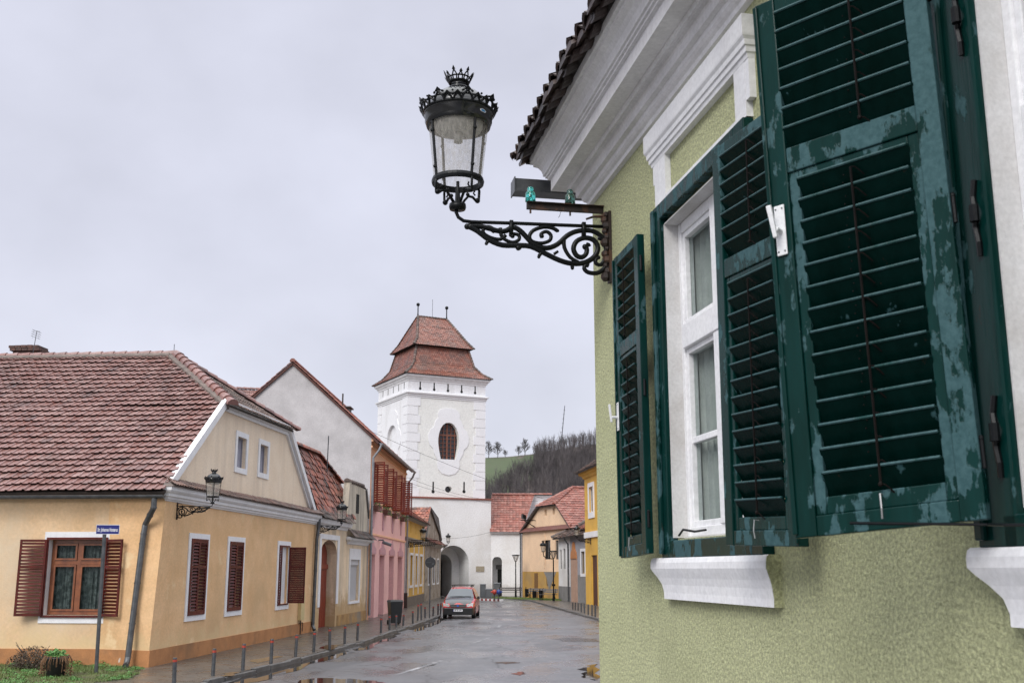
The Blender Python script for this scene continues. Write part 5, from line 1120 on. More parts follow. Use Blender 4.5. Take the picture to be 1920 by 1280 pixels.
mb=MB(); tiles(mb,Y5(-.1,.45,4.45),Y5(L5,.45,4.45),Y5(L5,0,4.85),Y5(0,0,4.85),.26,.24,'scale',.03,.03); tiles(mb,Y5(.2,-.1,4.6),Y5(.2,-.1,4.6),Y5(3.3,-.1,7.3),Y5(3.3,-.1,7.3),.3,.3,'scale')if 0 else None
tiles(mb,(-.1,0,4.7),(-.1,7,4.7),(3.0,7,7.3),(3.0,-.1,7.3),.26,.3,'scale',.03,.02); mb.build('roof',tile_old,wh)
mb=MB(); slab(mb,[(-.1,-.1,4.66),(-.1,7,4.66),(3.0,7,7.27),(3.0,-.1,7.27)],.08); slab(mb,[(3.0,-.1,7.27),(3.0,7,7.27),(L5,7,5.5),(L5,-.1,5.0),(9.8,-.1,6.7)],.08); mb.build('roof_boards',tile_dark,wh)
mb=MB(); band(mb,Y5,[(.1,4.6),(3.1,7.35),(9.9,6.75),(L5,4.5)],.22,-.049,.08); mb.build('verge_moulding',stonegrey,wh)
# ---------------- distant house seen over the roofs
bx_=atY(455,720,66)
bh=thing('distant_house','tiled roof and ochre gable showing behind the corner house roof','house',(bx_[0],66,0),R(14))
zz1=atY(487,718,66)[2]; zz0=atY(440,760,66)[2]
mb=MB(); mb.add([(1.1,0,0),(1.1,8,0),(1.1,8,zz0-.6),(1.1,3.2,zz1),(1.1,0,zz0-1.2)],[(0,1,2,3,4)]); mb.add([(-9,0,0),(1.1,0,0),(1.1,0,zz0-1.2),(-9,0,zz0-1.2)],[(0,1,2,3)]); mb.add([(-9,0,0),(-9,8,0),(-9,8,zz0-.6),(-9,3.2,zz1),(-9,0,zz0-1.2)],[(0,1,2,3,4)]); mb.add([(-9,8,0),(1.1,8,0),(1.1,8,zz0-.6),(-9,8,zz0-.6)],[(0,1,2,3)]); mb.build('wall',M('dull_ochre',(.40,.32,.20),(.33,.26,.17),1,.9),bh)
mb=MB(); tiles(mb,(-9,-.3,zz0-1.5),(1.25,-.3,zz0-1.5),(1.25,3.2,zz1+.1),(-9,3.2,zz1+.1),.24,.33,'rib',.04); tiles(mb,(1.25,8.4,zz0-.9),(-9,8.4,zz0-.9),(-9,3.2,zz1+.1),(1.25,3.2,zz1+.1),.24,.33,'rib',.04); ridge(mb,(-9,3.2,zz1+.15),(1.3,3.2,zz1+.15),.12,.4); mb.build('roof',tile_pinkred,bh)
mb=MB(); slab(mb,[(-9,-.3,zz0-1.5),(1.22,-.3,zz0-1.5),(1.22,3.2,zz1+.08),(-9,3.2,zz1+.08)],.1); mb.build('roof_boards',tile_dark,bh)

# ================================================================ GATE TOWER
td=vpd(5000); tn=(-td[1],td[0])     # face direction (right and away); tn = into the building
Q=G(872,1117); 
tw=thing('gate_tower','tall white gate tower with quoined corners and two tier red tile roof','tower',(Q[0],Q[1],0),rotz_of(td))
YT=lambda x,o,z:(x,-o,z)       # local x along the right hand face, o outward
def tpx(u,v): return onwall(u,v,Q,td)
xR=tpx(920.5,1000)[0]; xL=xR-9.4
zl=tpx(905,937)[1]
aL,aR=tpx(819,1080)[0],tpx(879,1080)[0]; aZ=tpx(850,1022)[1]
n=14; r_=(aR-aL)/2; mcx=(aL+aR)/2; zsA=aZ-r_*1.02
archh=[(aR,-.15)]+[(mcx+r_*math.cos(math.pi*k/n),zsA+r_*1.02*math.sin(math.pi*k/n)) for k in range(n+1)]+[(aL,-.15)]
mb=MB(); mb.panel([(xL,-.2)]+[(aL,-.2)]+archh[::-1]+[(aR,-.2),(xR,-.2),(xR,zl),(xL,zl)],[],0,.3,YT)
mb.add([YT(x,0,z) for x,z in archh]+[YT(x,-5.2,z) for x,z in archh],[(i,i+1,i+1+len(archh),i+len(archh)) for i in range(len(archh)-1)])
mb.add([YT(x,o,z) for o in(0,-9.4) for x in(xL,) for z in(-.2,zl)]+[YT(xR,o,z) for o in(0,-9.4) for z in(-.2,zl)],[(0,1,3,2),(4,5,7,6),(2,3,7,6)])
mb.add([YT(xL,0,zl),YT(xR,0,zl),YT(xR,-9.4,zl),YT(xL,-9.4,zl)],[(0,1,2,3)])
mb.build('wall',lowwhite,tw)
ip=[]   # inner, narrower arch of the passage
ri=r_*.62; cxi=mcx-.15; zi=aZ-.75-ri
inner=[(cxi+ri,-.15)]+[(cxi+ri*math.cos(math.pi*k/n),zi+ri*math.sin(math.pi*k/n)) for k in range(n+1)]+[(cxi-ri,-.15)]
mb=MB(); mb.panel([(aL,-.2),(inner[-1][0],-.2)]+inner[::-1]+[(inner[0][0],-.2),(aR,-.2),(aR,aZ),(aL,aZ)],[],-2.2,.8,YT); mb.add([YT(x,-2.2,z) for x,z in inner]+[YT(x,-4.5,z) for x,z in inner],[(i,i+1,i+1+len(inner),i+len(inner)) for i in range(len(inner)-1)]); mb.build('passage_arch',lowwhite,tw)
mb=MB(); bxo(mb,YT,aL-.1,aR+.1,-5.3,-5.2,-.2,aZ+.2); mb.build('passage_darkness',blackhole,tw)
gd=MB(lambda p:YT(aL+.05+p[0]*.30,-.55-p[0]*.95,p[2])); 
for k in range(7): gd.box(k*.2,k*.2+.19,0,.05,-.1,aZ-.85-.1*abs(3-k)); 
gdo=gd.build('gate_leaf',M('gate_black_wood',(.02,.018,.017),(.012,.011,.011),3,.7),tw)
mb=MB(); bxo(mb,YT,xL-.12,xR+.12,-9.5,.12,zl,zl+.14); 
mb.build('ledge_tiles',M('ledge_red',(.30,.10,.07),(.22,.08,.06),4,.7),tw)
ins_=.32; ux0,ux1=xL+.9,tpx(912.5,800)[0]
S=ux1-ux0; uo=-ins_       # upper shaft: square of side S, front face at o=uo
ztop=onwall(840,742,(Q[0]+tn[0]*ins_,Q[1]+tn[1]*ins_),td)[1]
def upx(u,v): return onwall(u,v,(Q[0]+tn[0]*ins_,Q[1]+tn[1]*ins_),td)
ov=[]; 
wc=upx(841,826)[0]; wzt,wzb=upx(840,792)[1],upx(841,861)[1]; hw_=(upx(861,826)[0]-upx(822,826)[0])/2
for k in range(25):
    t=6.2832*k/24+math.pi/2; hgt=(wzt-wzb)/2
    ov.append((t,))
# window outline: broad egg shape flattened at the bottom
prof_=[(0.0,1.0),(.30,.97),(.55,.86),(.78,.66),(.92,.42),(1.0,.12),(1.0,-.12),(.95,-.40),(.85,-.70),(.74,-1.0)]
hgt=(wzt-wzb)/2; zc_=(wzt+wzb)/2
egg=[(wc+hw_*x,zc_+hgt*z) for x,z in prof_]+[(wc-hw_*x,zc_+hgt*z) for x,z in prof_[::-1][:-1]]
ovz=upx(841,917)[1]; ovx=upx(841,917)[0]
oval=[(ovx+.36*math.cos(6.2832*k/16),ovz+.30*math.sin(6.2832*k/16)) for k in range(16)]
mb=MB(); z0_=zl+.14
mb.panel([(ux0,z0_),(ux1,z0_),(ux1,ztop),(ux0,ztop)],[egg,oval],uo,.45,YT)
mb.build('upper_wall',towerf,tw)
YL=lambda t,o,z:(ux0-o, -uo+t, z)      # left hand face, t inward
an=12; nl=[(3.0,0)]; nich=[(2.55,zc_-hgt)]+[(3.9+1.35*math.cos(math.pi*k/an+math.pi)*1,zc_+.2+1.5*-math.sin(math.pi*k/an+math.pi)) for k in range(an+1)]+[(5.25,zc_-hgt)]
mb=MB(); mb.panel([(0,z0_),(S,z0_),(S,ztop),(0,ztop)],[nich],0,.22,YL); mb.add([YL(x,-.22,z) for x,z in nich],[tuple(range(len(nich)))])
mb.add([(ux1,-uo,z0_),(ux1,-uo+S,z0_),(ux1,-uo+S,ztop),(ux1,-uo,ztop),(ux0,-uo+S,z0_),(ux0,-uo+S,ztop)],[(0,1,2,3),(1,4,5,2)])
mb.build('side_wall',towerw,tw)
# quoins
zz=z0_+.02; k=0; qw=M('quoin_white',(.80,.80,.82),(.76,.76,.78),.8,.85,bump=.3,bscale=9,dist=.01); QM=[MB(),MB(),MB()]
while zz<ztop-.25:
    w_=1.25 if k%2==0 else 1.02; h_=.84
    z1=min(zz+h_-.045,ztop-.02)
    bxo(QM[0],YT,ux0-.03,ux0+w_,uo,uo+.05,zz,z1); bxo(QM[1],YT,ux1-w_,ux1,uo,uo+.05,zz,z1)
    bxo(QM[0],YL,0.03,w_,.0,.05,zz,z1); bxo(QM[2],YL,S-w_*.85,S,.0,.05,zz,z1)
    zz+=h_; k+=1
for m_q in QM: m_q.build('quoins',qw,tw)
# window surrounds: lobed cartouche
def cart(c,z0,z1,w):
    h=(z1-z0); P=[(0,1),(.3,.98),(.48,.91),(.55,.81),(.52,.71),(.62,.63),(.70,.52),(.73,.42),(.90,.33),(1,.17),(1,0),(.92,-.13),(.75,-.23),(.72,-.35),(.60,-.48),(.53,-.57),(.56,-.69),(.50,-.83),(.32,-.95),(0,-1)]
    return [(c+w*x,(z0+z1)/2+h/2*z) for x,z in P]+[(c-w*x,(z0+z1)/2+h/2*z) for x,z in P[::-1][1:-1]]
ct=cart(wc,upx(842,891)[1],upx(841,765)[1],(upx(880,830)[0]-upx(804,830)[0])/2)
mb=MB(); mb.panel(ct,[egg],uo+.05,.05,YT); nn=len(ct); mb.add([YT(x,uo+.05,z) for x,z in ct]+[YT(x,uo,z) for x,z in ct],[(i,(i+1)%nn,(i+1)%nn+nn,i+nn) for i in range(nn)])
ct2=cart(3.9,upx(842,891)[1],upx(841,765)[1],2.3); mb.panel(ct2,[nich],.05,.05,YL); nn=len(ct2); mb.add([YL(x,.05,z) for x,z in ct2]+[YL(x,0,z) for x,z in ct2],[(i,(i+1)%nn,(i+1)%nn+nn,i+nn) for i in range(nn)])
mb.build('cartouche',MATS['quoin_white'],tw)
mb=MB(); mb.add([YT(x,uo-.44,z) for x,z in egg],[tuple(range(len(egg)))]); leadm=M('leaded_dark_glass',(.045,.04,.045),(.02,.02,.025),30,.2); mb.build('pane',leadm,tw); mb=MB(); mb.add([YT(x,uo-.40,z) for x,z in oval],[tuple(range(len(oval)))]); mb.build('pane',M('leaded_dark_glass',(.045,.04,.045),(.02,.02,.025),30,.2),tw)
mb=MB()
for x in (-.12,.12): pass
for x,w_ in ((-.62,.03),(-.31,.03),(0,.075),(.31,.03),(.62,.03)):
    zt1=zc_+hgt*(1-abs(x)**2*.75)*.97; bxo(mb,YT,wc+x*hw_*1.2-w_,wc+x*hw_*1.2+w_,uo-.43,uo-.36,wzb,zt1)
for k in range(1,9):
    z=wzb+(wzt-wzb)*k/9; f=min(.95,1-(max(0,(z-zc_)/hgt))**2.2*.75)*(1 if z>zc_ else 1-.22*(zc_-z)/hgt); wd_=.075 if k==6 else .02; bxo(mb,YT,wc-hw_*f,wc+hw_*f,uo-.42,uo-.35,z-wd_,z+wd_)
mb.build('window_bars',M('red_brown_bars',(.22,.085,.05),(.16,.06,.04),4,.6),tw)
# keyhole slits
mb=MB()
for x,z in ([upx(812,918),upx(870,918)]):
    bxo(mb,YT,x-.07,x+.07,uo,uo+.012,z-.1,z+.75); mb.prism([YT(x+.16*math.cos(6.2832*k/10),uo,z-.15+.16*math.sin(6.2832*k/10)) for k in range(10)],(0,-.013,0))
zk=ztop+.52
for k in range(5):
    x=ux0+S*(.15+.178*k); bxo(mb,YT,x-.06,x+.06,uo,uo+.012,zk,zk+.62); mb.prism([YT(x+.13*math.cos(6.2832*q/10),uo,zk-.02+.13*math.sin(6.2832*q/10)) for q in range(10)],(0,-.013,0))
    bxo(mb,YL,S*(.13+.178*k)-.06,S*(.13+.178*k)+.06,0,.012,zk,zk+.62); 
mb.build('loopholes',blackhole,tw)
# frieze and cornices all round
zf1=ztop; zf2=upx(840,722)[1]+.38
mb=MB(); mb.box(ux0,ux1,-uo,-uo+S,ztop,zf2); mb.build('frieze',towerw,tw)
def ringprof(prof):
    mb=MB(); n=len(prof); C=[]
    for sx,sy in((ux0,-uo),(ux1,-uo),(ux1,-uo+S),(ux0,-uo+S)):
        for o,z in prof: C.append((sx+(-o if sx==ux0 else o),sy+(-o if sy==-uo else o),z))
    mb.add(C,[(q*n+i,q*n+i+1,((q+1)%4)*n+i+1,((q+1)%4)*n+i) for q in range(4) for i in range(n-1)]); return mb
ringprof([(0,zf1-.35),(.06,zf1-.33),(.06,zf1-.22),(.12,zf1-.18),(.14,zf1-.05),(.24,zf1+.0),(.26,zf1+.12),(.06,zf1+.2),(0,zf1+.22)]).build('lower_cornice',MATS['quoin_white'],tw)
ringprof([(0,zf2-.25),(.05,zf2-.22),(.07,zf2-.08),(.16,zf2-.02),(.2,zf2+.1),(.34,zf2+.2),(.38,zf2+.38),(.0,zf2+.45)]).build('upper_cornice',cornice_m,tw)
# two-tier roof, flared
cxT,cyT=(ux0+ux1)/2,-uo+S/2
YC=Q[1]+ (cxT*td[1]+cyT*tn[1])
zA=zf2+.42; H=S/2+.50
zr_=atY(812,596,YC)[2]; zm0=atY(812,650,YC-2.4)[2]
ridgeh=1.55
tiersL=[(H,H,zA),(H-.75,H-.75,zA+.55),(H-1.35,H-1.35,zA+1.35),(H-1.78,H-1.78,zm0-.1)]
def quadring(hx,hy,z): return [(cxT-hx,cyT-hy,z),(cxT+hx,cyT-hy,z),(cxT+hx,cyT+hy,z),(cxT-hx,cyT+hy,z)]
def tier(mb,L0,L1_,**k):
    a=quadring(*L0);b=quadring(*L1_)
    for q in range(4): tiles(mb,a[q],a[(q+1)%4],b[(q+1)%4],b[q],.22,.21,'scale',.025,.01)
mb=MB(); core=MB()
for i in range(3): tier(mb,tiersL[i],tiersL[i+1]); core.hexa(quadring(tiersL[i][0]-.03,tiersL[i][1]-.03,tiersL[i][2]-.03),quadring(tiersL[i+1][0]-.03,tiersL[i+1][1]-.03,tiersL[i+1][2]-.03))
hu=H-1.35
tiersU=[(hu,hu,zm0-.05),(hu-.55,hu-.62,zm0+.75),(ridgeh+.75,1.15,zm0+.75+(zr_-zm0-.75)*.55),(ridgeh,.03,zr_)]
tiersU[2]=(ridgeh+(hu-.55-ridgeh)*.46,(hu-.62)*.46,zm0+.75+(zr_-zm0-.75)*.55)
for i in range(3): tier(mb,tiersU[i],tiersU[i+1]); core.hexa(quadring(tiersU[i][0]-.03,tiersU[i][1]-.03,tiersU[i][2]-.03),quadring(tiersU[i+1][0]-.03,max(.01,tiersU[i+1][1]-.03),tiersU[i+1][2]-.03))
rf_=mb.build('roof',tile_tower,tw); core.build('roof_boards',blackhole,tw)
mb=MB()
for TT in (tiersL,tiersU):
    for i in range(len(TT)-1):
        a=quadring(*TT[i]);b=quadring(*TT[i+1])
        for q in range(4): ridge(mb,a[q],b[q],.12,.3)
ridge(mb,(cxT-ridgeh,cyT,zr_),(cxT+ridgeh,cyT,zr_),.12,.3); mb.build('hip_tiles',tile_dark,tw)
for sx in(-1,1):
    mb=MB(); x=cxT+sx*ridgeh; mb.cyl((x,cyT,zr_-.1),(x,cyT,zr_+.35),.12,.05,8); mb.cyl((x,cyT,zr_),(x,cyT,zr_+1.1),.055,n=6); mb.ball((x,cyT,zr_+1.2),.18,10,7); mb.build('finial',black,tw)
mb=MB(); mb.cyl((cxT,cyT,zr_-.1),(cxT,cyT,zr_+1.9),.02,n=4); mb.build('lightning_rod',concrete_post,tw)
px_=tpx(900,1066); mb=MB(); bxo(mb,YT,px_[0]-.42,px_[0]+.42,0,.04,px_[1]-.25,px_[1]+.25); mb.build('plaque',M('tan_plaque',(.45,.40,.30),(.25,.21,.15),20,.7),tw)

# ================================================================ WHITE LINK BUILDING right of the tower
Q0=(Q[0]+td[0]*xR+.0,Q[1]+td[1]*xR+.02); d0=azd(91); 
lk=thing('white_link_building','low dirty white building with red tile roof joined to the tower right side','building',(Q0[0],Q0[1],0),rotz_of(d0))
F0=Fac(Q0,d0,-1); Yk=lambda x,o,z:(x,-o,z)
Lk=F0.px(977,1050)[0]; ek=F0.px(950,997)[1]; pa,pb=F0.px(922,1080)[0]+.05,F0.px(941,1080)[0]; pz=F0.px(932,1043)[1]
pas=[(pb,-.1),(pb,pz-.35),(pb-.15,pz-.08),((pa+pb)/2,pz),(pa+.15,pz-.08),(pa,pz-.35),(pa,-.1)]
mb=MB(); mb.panel([(0,-.2),(pa,-.2)]+pas[::-1]+[(pb,-.2),(Lk,-.2),(Lk,ek),(0,ek)],[],0,.3,Yk); mb.add([Yk(x,0,z) for x,z in pas]+[Yk(x,-1.6,z) for x,z in pas],[(i,i+1,i+8,i+7) for i in range(6)]); mb.add([Yk(pb,-1.6,-.2),Yk(pa,-1.6,-.2),Yk(pa,-1.6,pz),Yk(pb,-1.6,pz)],[(0,1,2,3)]); mb.add([Yk(Lk,0,-.2),Yk(Lk,-6,-.2),Yk(Lk,-6,ek),Yk(Lk,0,ek)],[(0,1,2,3)]); mb.build('wall',lowwhite,lk)
mb=MB(); bxo(mb,Yk,pa+.45,pb-.02,-1.59,-1.5,-.1,pz-1.15); mb.build('door',blackhole,lk); mb=MB(); bxo(mb,Yk,pa+.3,pb,-1.49,-1.42,pz-1.15,pz-.75); mb.build('sign_board',stonegrey,lk)
rk=F0.px(950,948)[1]+1.3
mb=MB(); tiles(mb,Yk(-.1,.35,ek-.02),Yk(Lk+.1,.35,ek-.02),Yk(Lk+1.3,-3.6,rk),Yk(-.1,-3.6,rk),.3,.34,'rib',.04); mb.build('roof',tile_red,lk)
mb=MB(); slab(mb,[Yk(-.1,.33,ek-.04),Yk(Lk+.1,.33,ek-.04),Yk(Lk+1.3,-3.6,rk-.02),Yk(-.1,-3.6,rk-.02)],.1); slab(mb,[Yk(-.1,-7,ek),Yk(Lk+1.3,-7,ek),Yk(Lk+1.3,-3.6,rk-.02),Yk(-.1,-3.6,rk-.02)],.1); mb.build('roof_boards',trimw,lk)
mb=MB(); ridge(mb,Yk(0,-3.6,rk),Yk(Lk+3,-3.6,rk),.14,.4); mb.build('ridge_tiles',tile_red,lk)
mb=MB(); mb.box(0,0,0,0,0,0); bxo(mb,Yk,Lk+.3,Lk+3.2,-4.2,-3.9,2,rk-.1); mb.build('rear_gable',trimw,lk)
downpipe(lk,[Yk(Lk-.05,.1,ek-.1),Yk(Lk-.05,.1,0)],.06,darkmetal,2)

# ================================================================ RIGHT ROW
def seg(P,Q_): L=math.hypot(Q_[0]-P[0],Q_[1]-P[1]); return L,((Q_[0]-P[0])/L,(Q_[1]-P[1])/L)
# R1 peach half-hipped house: near end first, going away to the left
R1n=(4.75,88.5); R1f=(.95,98.6); L_,dR1=seg(R1n,R1f); FR1=Fac(R1n,dR1,1); YR=lambda x,o,z:(x,o,z)
pe=thing('peach_house','peach plastered house with half hipped tile roof and ochre lower wall at the square','house',(R1n[0],R1n[1],0),rotz_of(dR1))
zc1=FR1.px(1020,992)[1]; 
def q1(u,v): return FR1.px(u,v)
wA=[q1(1021,1048),q1(1031,1010)]; 
hl=[rectl(min(q1(1021,1030)[0],q1(1032,1030)[0]),max(q1(1021,1030)[0],q1(1032,1030)[0]),q1(1026,1048)[1],q1(1026,1012)[1]),
    rectl(q1(1047,1030)[0],q1(1041,1030)[0],q1(1044,1048)[1],q1(1044,1012)[1]),
    rectl(q1(1030,1090)[0],q1(1024,1090)[0],q1(1026,1098)[1],q1(1026,1078)[1])]
zo=q1(1010,1071)[1]
mb=MB(); mb.panel(rectl(0,L_,zo,zc1),hl[:2],0,.2,YR); mb.build('wall',peach,pe)
mb=MB(); mb.panel(rectl(0,L_,-.2,zo),[hl[2]],0,.2,YR); mb.build('lower_wall',ochre_dark,pe)
for h in hl: simple_window(YR,pe,h[0][0],h[1][0],h[0][1],h[2][1],-.15,stonegrey,True,None,pane,.06)
dx0=q1(1000,1100)[0]; mb=MB(); bxo(mb,YR,dx0-1.1,dx0-.3,.0,.03,-.1,2.1); mb.build('door',M('ochre_door',(.20,.10,.03),(.15,.08,.03),4,.7),pe)
mb=MB(); x0=q1(1043,1075)[0]; x1=q1(1020,1075)[0]; mb.prism([YR(x0,0,zo-.02),YR(x1,0,zo-.02),YR(x1-.6,0,zo-.5),YR((x0+x1)/2+.2,0,zo-1.5),YR(x0+.8,0,zo-.8)],(0,.02,0)); mb.build('cement_patch',gr_conc,pe)
zt1=q1(1028,947)[1]; gA=q1(1045,947); gB=q1(1011,949)
mb=MB(); at=[rectl(q1(1024,958)[0],q1(1020,958)[0],q1(1022,966)[1],q1(1022,955)[1]),rectl(q1(1039,958)[0],q1(1035,958)[0],q1(1037,964)[1],q1(1037,952)[1])]
mb.panel([(0,zc1),(L_,zc1),(gB[0],zt1),(gA[0],zt1)],at,-.05,.2,YR); mb.build('gable_wall',peach,pe)
mb=MB(); 
for a_2 in at: mb.add([YR(x,-.24,z) for x,z in a_2],[(0,1,2,3)])
mb.build('attic_opening',blackhole,pe)
mb=MB(); mb.prism([YR(-.2,0,zc1-.1),YR(-.2,.28,zc1-.1),YR(-.2,.05,zc1+.25),YR(-.2,0,zc1+.25)],(L_+.3,0,0)); mb.build('gable_skirt',tile_red,pe)
mb=MB()
for k in range(9): z=zo+.3+k*(zc1-zo-.6)/9; bxo(mb,YR,L_*.52-.15-.08*(k%2),L_*.52+.15,0,.04,z,z+.4)
mb.build('quoins',peach,pe)
gm=(gA[0]+gB[0])/2; RE=(gm,-2.3,zt1+(gm-gA[0])*.78) # ridge end set back
hd=13.
mb=MB(); 
tiles(mb,(-.4,-hd,zc1-.1),(-.4,.25,zc1-.1),(gA[0],.25,zt1+.05),(gA[0],-hd,zt1+.05),.3,.36,'rib',.045); tiles(mb,(gA[0],-hd,zt1+.05),(gA[0],.25,zt1+.05),(RE[0],RE[1],RE[2]),(RE[0],-hd,RE[2]),.3,.36,'rib',.045)
tiles(mb,(gA[0]-.2,.35,zt1-.05),(gB[0]+.2,.35,zt1-.05),RE,RE,.3,.36,'rib',.045)
tiles(mb,(L_+.3,.25,zc1-.1),(L_+.3,-hd,zc1-.1),(gB[0],-hd,zt1+.05),(gB[0],.25,zt1+.05),.3,.36,'rib',.045); tiles(mb,(gB[0],.25,zt1+.05),(gB[0],-hd,zt1+.05),(RE[0],-hd,RE[2]),RE,.3,.36,'rib',.045)
mb.build('roof',tile_red,pe)
mb=MB(); slab(mb,[(-.38,-hd,zc1-.1),(-.38,.22,zc1-.1),(gA[0],.22,zt1+.03),(gA[0],-hd,zt1+.03)],.1); slab(mb,[(gA[0],.22,zt1+.03),RE,(RE[0],-hd,RE[2]),(gA[0],-hd,zt1+.03)],.1); slab(mb,[(L_+.3,.22,zc1-.1),(L_+.3,-hd,zc1-.1),(gB[0],-hd,zt1+.03),(gB[0],.22,zt1+.03)],.1); slab(mb,[(gB[0],.22,zt1+.03),(gB[0],-hd,zt1+.03),(RE[0],-hd,RE[2]),RE],.1); slab(mb,[(gA[0],.3,zt1-.05),(gB[0],.3,zt1-.05),RE],.08); mb.build('roof_boards',tile_dark,pe)
mb=MB(); ridge(mb,(gA[0],.3,zt1),RE,.14,.4); ridge(mb,(gB[0],.3,zt1),RE,.14,.4); ridge(mb,RE,(RE[0],-hd,RE[2]),.14,.4); mb.build('ridge_tiles',tile_red,pe)
mb=MB(); mb.box(-.001,0,-hd,-.01,-.2,zc1); mb.box(L_-.001,L_,-hd,-.01,-.2,zc1); mb.build('side_wall',peach,pe)
# R2 grey low house
R2n=(5.62,79.2); R2f=(3.78,89.2); L2,dR2=seg(R2n,R2f); FR2=Fac(R2n,dR2,1)
gyh=thing('grey_low_house','low grey and white house with mossy roof and peach arched gateway','house',(R2n[0],R2n[1],0),rotz_of(dR2))
q2=FR2.px; e2=q2(1060,1006)[1]
def r2(ul,ur,vt,vb): 
    vm=(vt+vb)/2; a=q2(ur,vm)[0]; b=q2(ul,vm)[0]; um=(ul+ur)/2; return (a,b,q2(um,vb)[1],q2(um,vt)[1])
g2=r2(1072,1083,1044,1128); ws=[r2(1049.5,1053,1030,1066),r2(1056,1060,1028,1066),r2(1064,1067,1028,1063),r2(1090,1097,1033,1075)]
mb=MB(); mb.panel(rectl(0,L2*.60,-.2,e2),[rectl(*ws[3])]+([rectl(g2[0],g2[1],-.15,g2[3])] if g2[1]<L2*.6 else []),0,.3,YR); mb.build('wall',M('slate_grey_plaster',(.33,.33,.36),(.27,.27,.30),1,.85,stain=(.20,.19,.18),stainamt=.6),gyh)
mb=MB(); mb.panel(rectl(L2*.60,L2,-.2,e2),[rectl(*w) for w in ws[:3]],0,.2,YR); mb.add([(L2,0,-.2),(L2,-7,-.2),(L2,-7,e2),(L2,0,e2)],[(0,1,2,3)]); mb.build('wall',lowwhite,gyh)
for w in ws: simple_window(YR,gyh,*w,-.15,stonegrey if w is not ws[3] else M('tan_window',(.42,.32,.18)),True,None,pane,.08)
mb=MB(); trim_ring(mb,YR,*ws[3],.2,0,.04); mb.build('window_trim',trimw,gyh)
mb=MB(); bxo(mb,YR,.0,g2[0]-.2,0,.03,-.2,2.0); mb.build('cement_base',gr_conc,gyh); mb=MB(); bxo(mb,YR,L2*.6,L2,0,.03,-.2,1.1); mb.build('cement_base',gr_conc,gyh)
gc=(g2[0]+g2[1])/2; mb=MB(); bxo(mb,YR,g2[0],g2[1],.0,.06,-.15,g2[3]-.1); mb.build('gateway',M('peach_gate',(.42,.27,.20),(.34,.22,.16),2,.8),gyh)
mb=MB(); mb.prism([YR(gc-.9,0,g2[3]-.1),YR(gc+.9,0,g2[3]-.1),YR(gc+.75,0,g2[3]+.35),YR(gc+.35,0,g2[3]+.6),YR(gc+.25,0,g2[3]+1.0),YR(gc,0,g2[3]+1.15),YR(gc-.25,0,g2[3]+1.0),YR(gc-.35,0,g2[3]+.6),YR(gc-.75,0,g2[3]+.35)],(0,.12,0)); mb.build('gate_gablet',M('orange_gablet',(.45,.19,.07),(.36,.15,.06),3,.8),gyh)
zr2=q2(1097,968)[1]+.9
mb=MB(); tiles(mb,YR(-.1,.5,e2-.05),YR(L2+.2,.5,e2-.05),YR(L2-1.5,-4,zr2),YR(-.1,-4,zr2),.28,.3,'scale',.05,.04); mb.build('roof',tile_dark,gyh)
mb=MB(); tiles(mb,YR(.0,.2,e2+.4),YR(4.1,.2,e2+.4),YR(3.2,-3.0,zr2-.2),YR(.0,-3.0,zr2-.2),.28,.3,'scale',.05,.04) ; mb.build('roof_patch',tile_old,gyh)
mb=MB(); slab(mb,[YR(-.1,.48,e2-.07),YR(L2+.2,.48,e2-.07),YR(L2-1.5,-4,zr2-.02),YR(-.1,-4,zr2-.02)],.1); slab(mb,[YR(L2+.2,.4,e2-.07),YR(L2+.2,-7,e2-.07),YR(L2-1.5,-4,zr2-.02)],.1); slab(mb,[YR(L2+.2,-8,e2-.07),YR(-.1,-8,e2-.07),YR(-.1,-4,zr2-.02),YR(L2-1.5,-4,zr2-.02)],.1); mb.build('roof_boards',tile_dark,gyh)
mb=MB(); ridge(mb,YR(L2+.2,.5,e2),YR(L2-1.5,-4,zr2),.16,.4); mb.build('ridge_tiles',tile_dark,gyh)
downpipe(gyh,[YR(q2(1068,1060)[0],.5,e2-.05),YR(q2(1068,1060)[0],.12,e2-.6),YR(q2(1068,1060)[0],.12,0)],.06,darkmetal,2)
# R3 yellow two-storey house, mostly hidden by the green corner
R3f=(5.24,78.4); R3n=(7.4,63); L3r,dR3=seg(R3n,R3f); FR3=Fac(R3n,dR3,1); q3=FR3.px
yt=thing('yellow_tall_house','bright yellow two storey house showing beside the green corner wall','house',(R3n[0],R3n[1],0),rotz_of(dR3))
e3=onwall(1100,884,R3n,dR3)[1]
def r3(ul,ur,vt,vb): 
    vm=(vt+vb)/2; a=q3(ur,vm)[0]; b=q3(ul,vm)[0]; um=(ul+ur)/2; return (a,b,q3(um,vb)[1],q3(um,vt)[1])
wy=r3(1105,1113,912,960); dy_=r3(1109,1120,1040,1131); dy_=(dy_[0],dy_[1],-.1,dy_[3])
mb=MB(); mb.panel(rectl(0,L3r,-.2,e3),[rectl(*wy),rectl(*dy_)],0,.2,YR); mb.add([(L3r,0,-.2),(L3r,-8,-.2),(L3r,-8,e3),(L3r,0,e3)],[(0,1,2,3)]); mb.add([(0,0,-.2),(0,-8,-.2),(0,-8,e3),(0,0,e3)],[(0,1,2,3)]); mb.build('wall',yellow,yt)
simple_window(YR,yt,*wy,-.15,trimw,True,None,pane,.08)
mb=MB(); trim_ring(mb,YR,*wy,.28,0,.06,.4,.3); mb.build('window_trim',trimw,yt); mb=MB(); zb3=q3(1106,1002)[1]; bxo(mb,YR,0,L3r,0,.1,zb3-.2,zb3+.2); mb.build('string_course',trimw,yt)
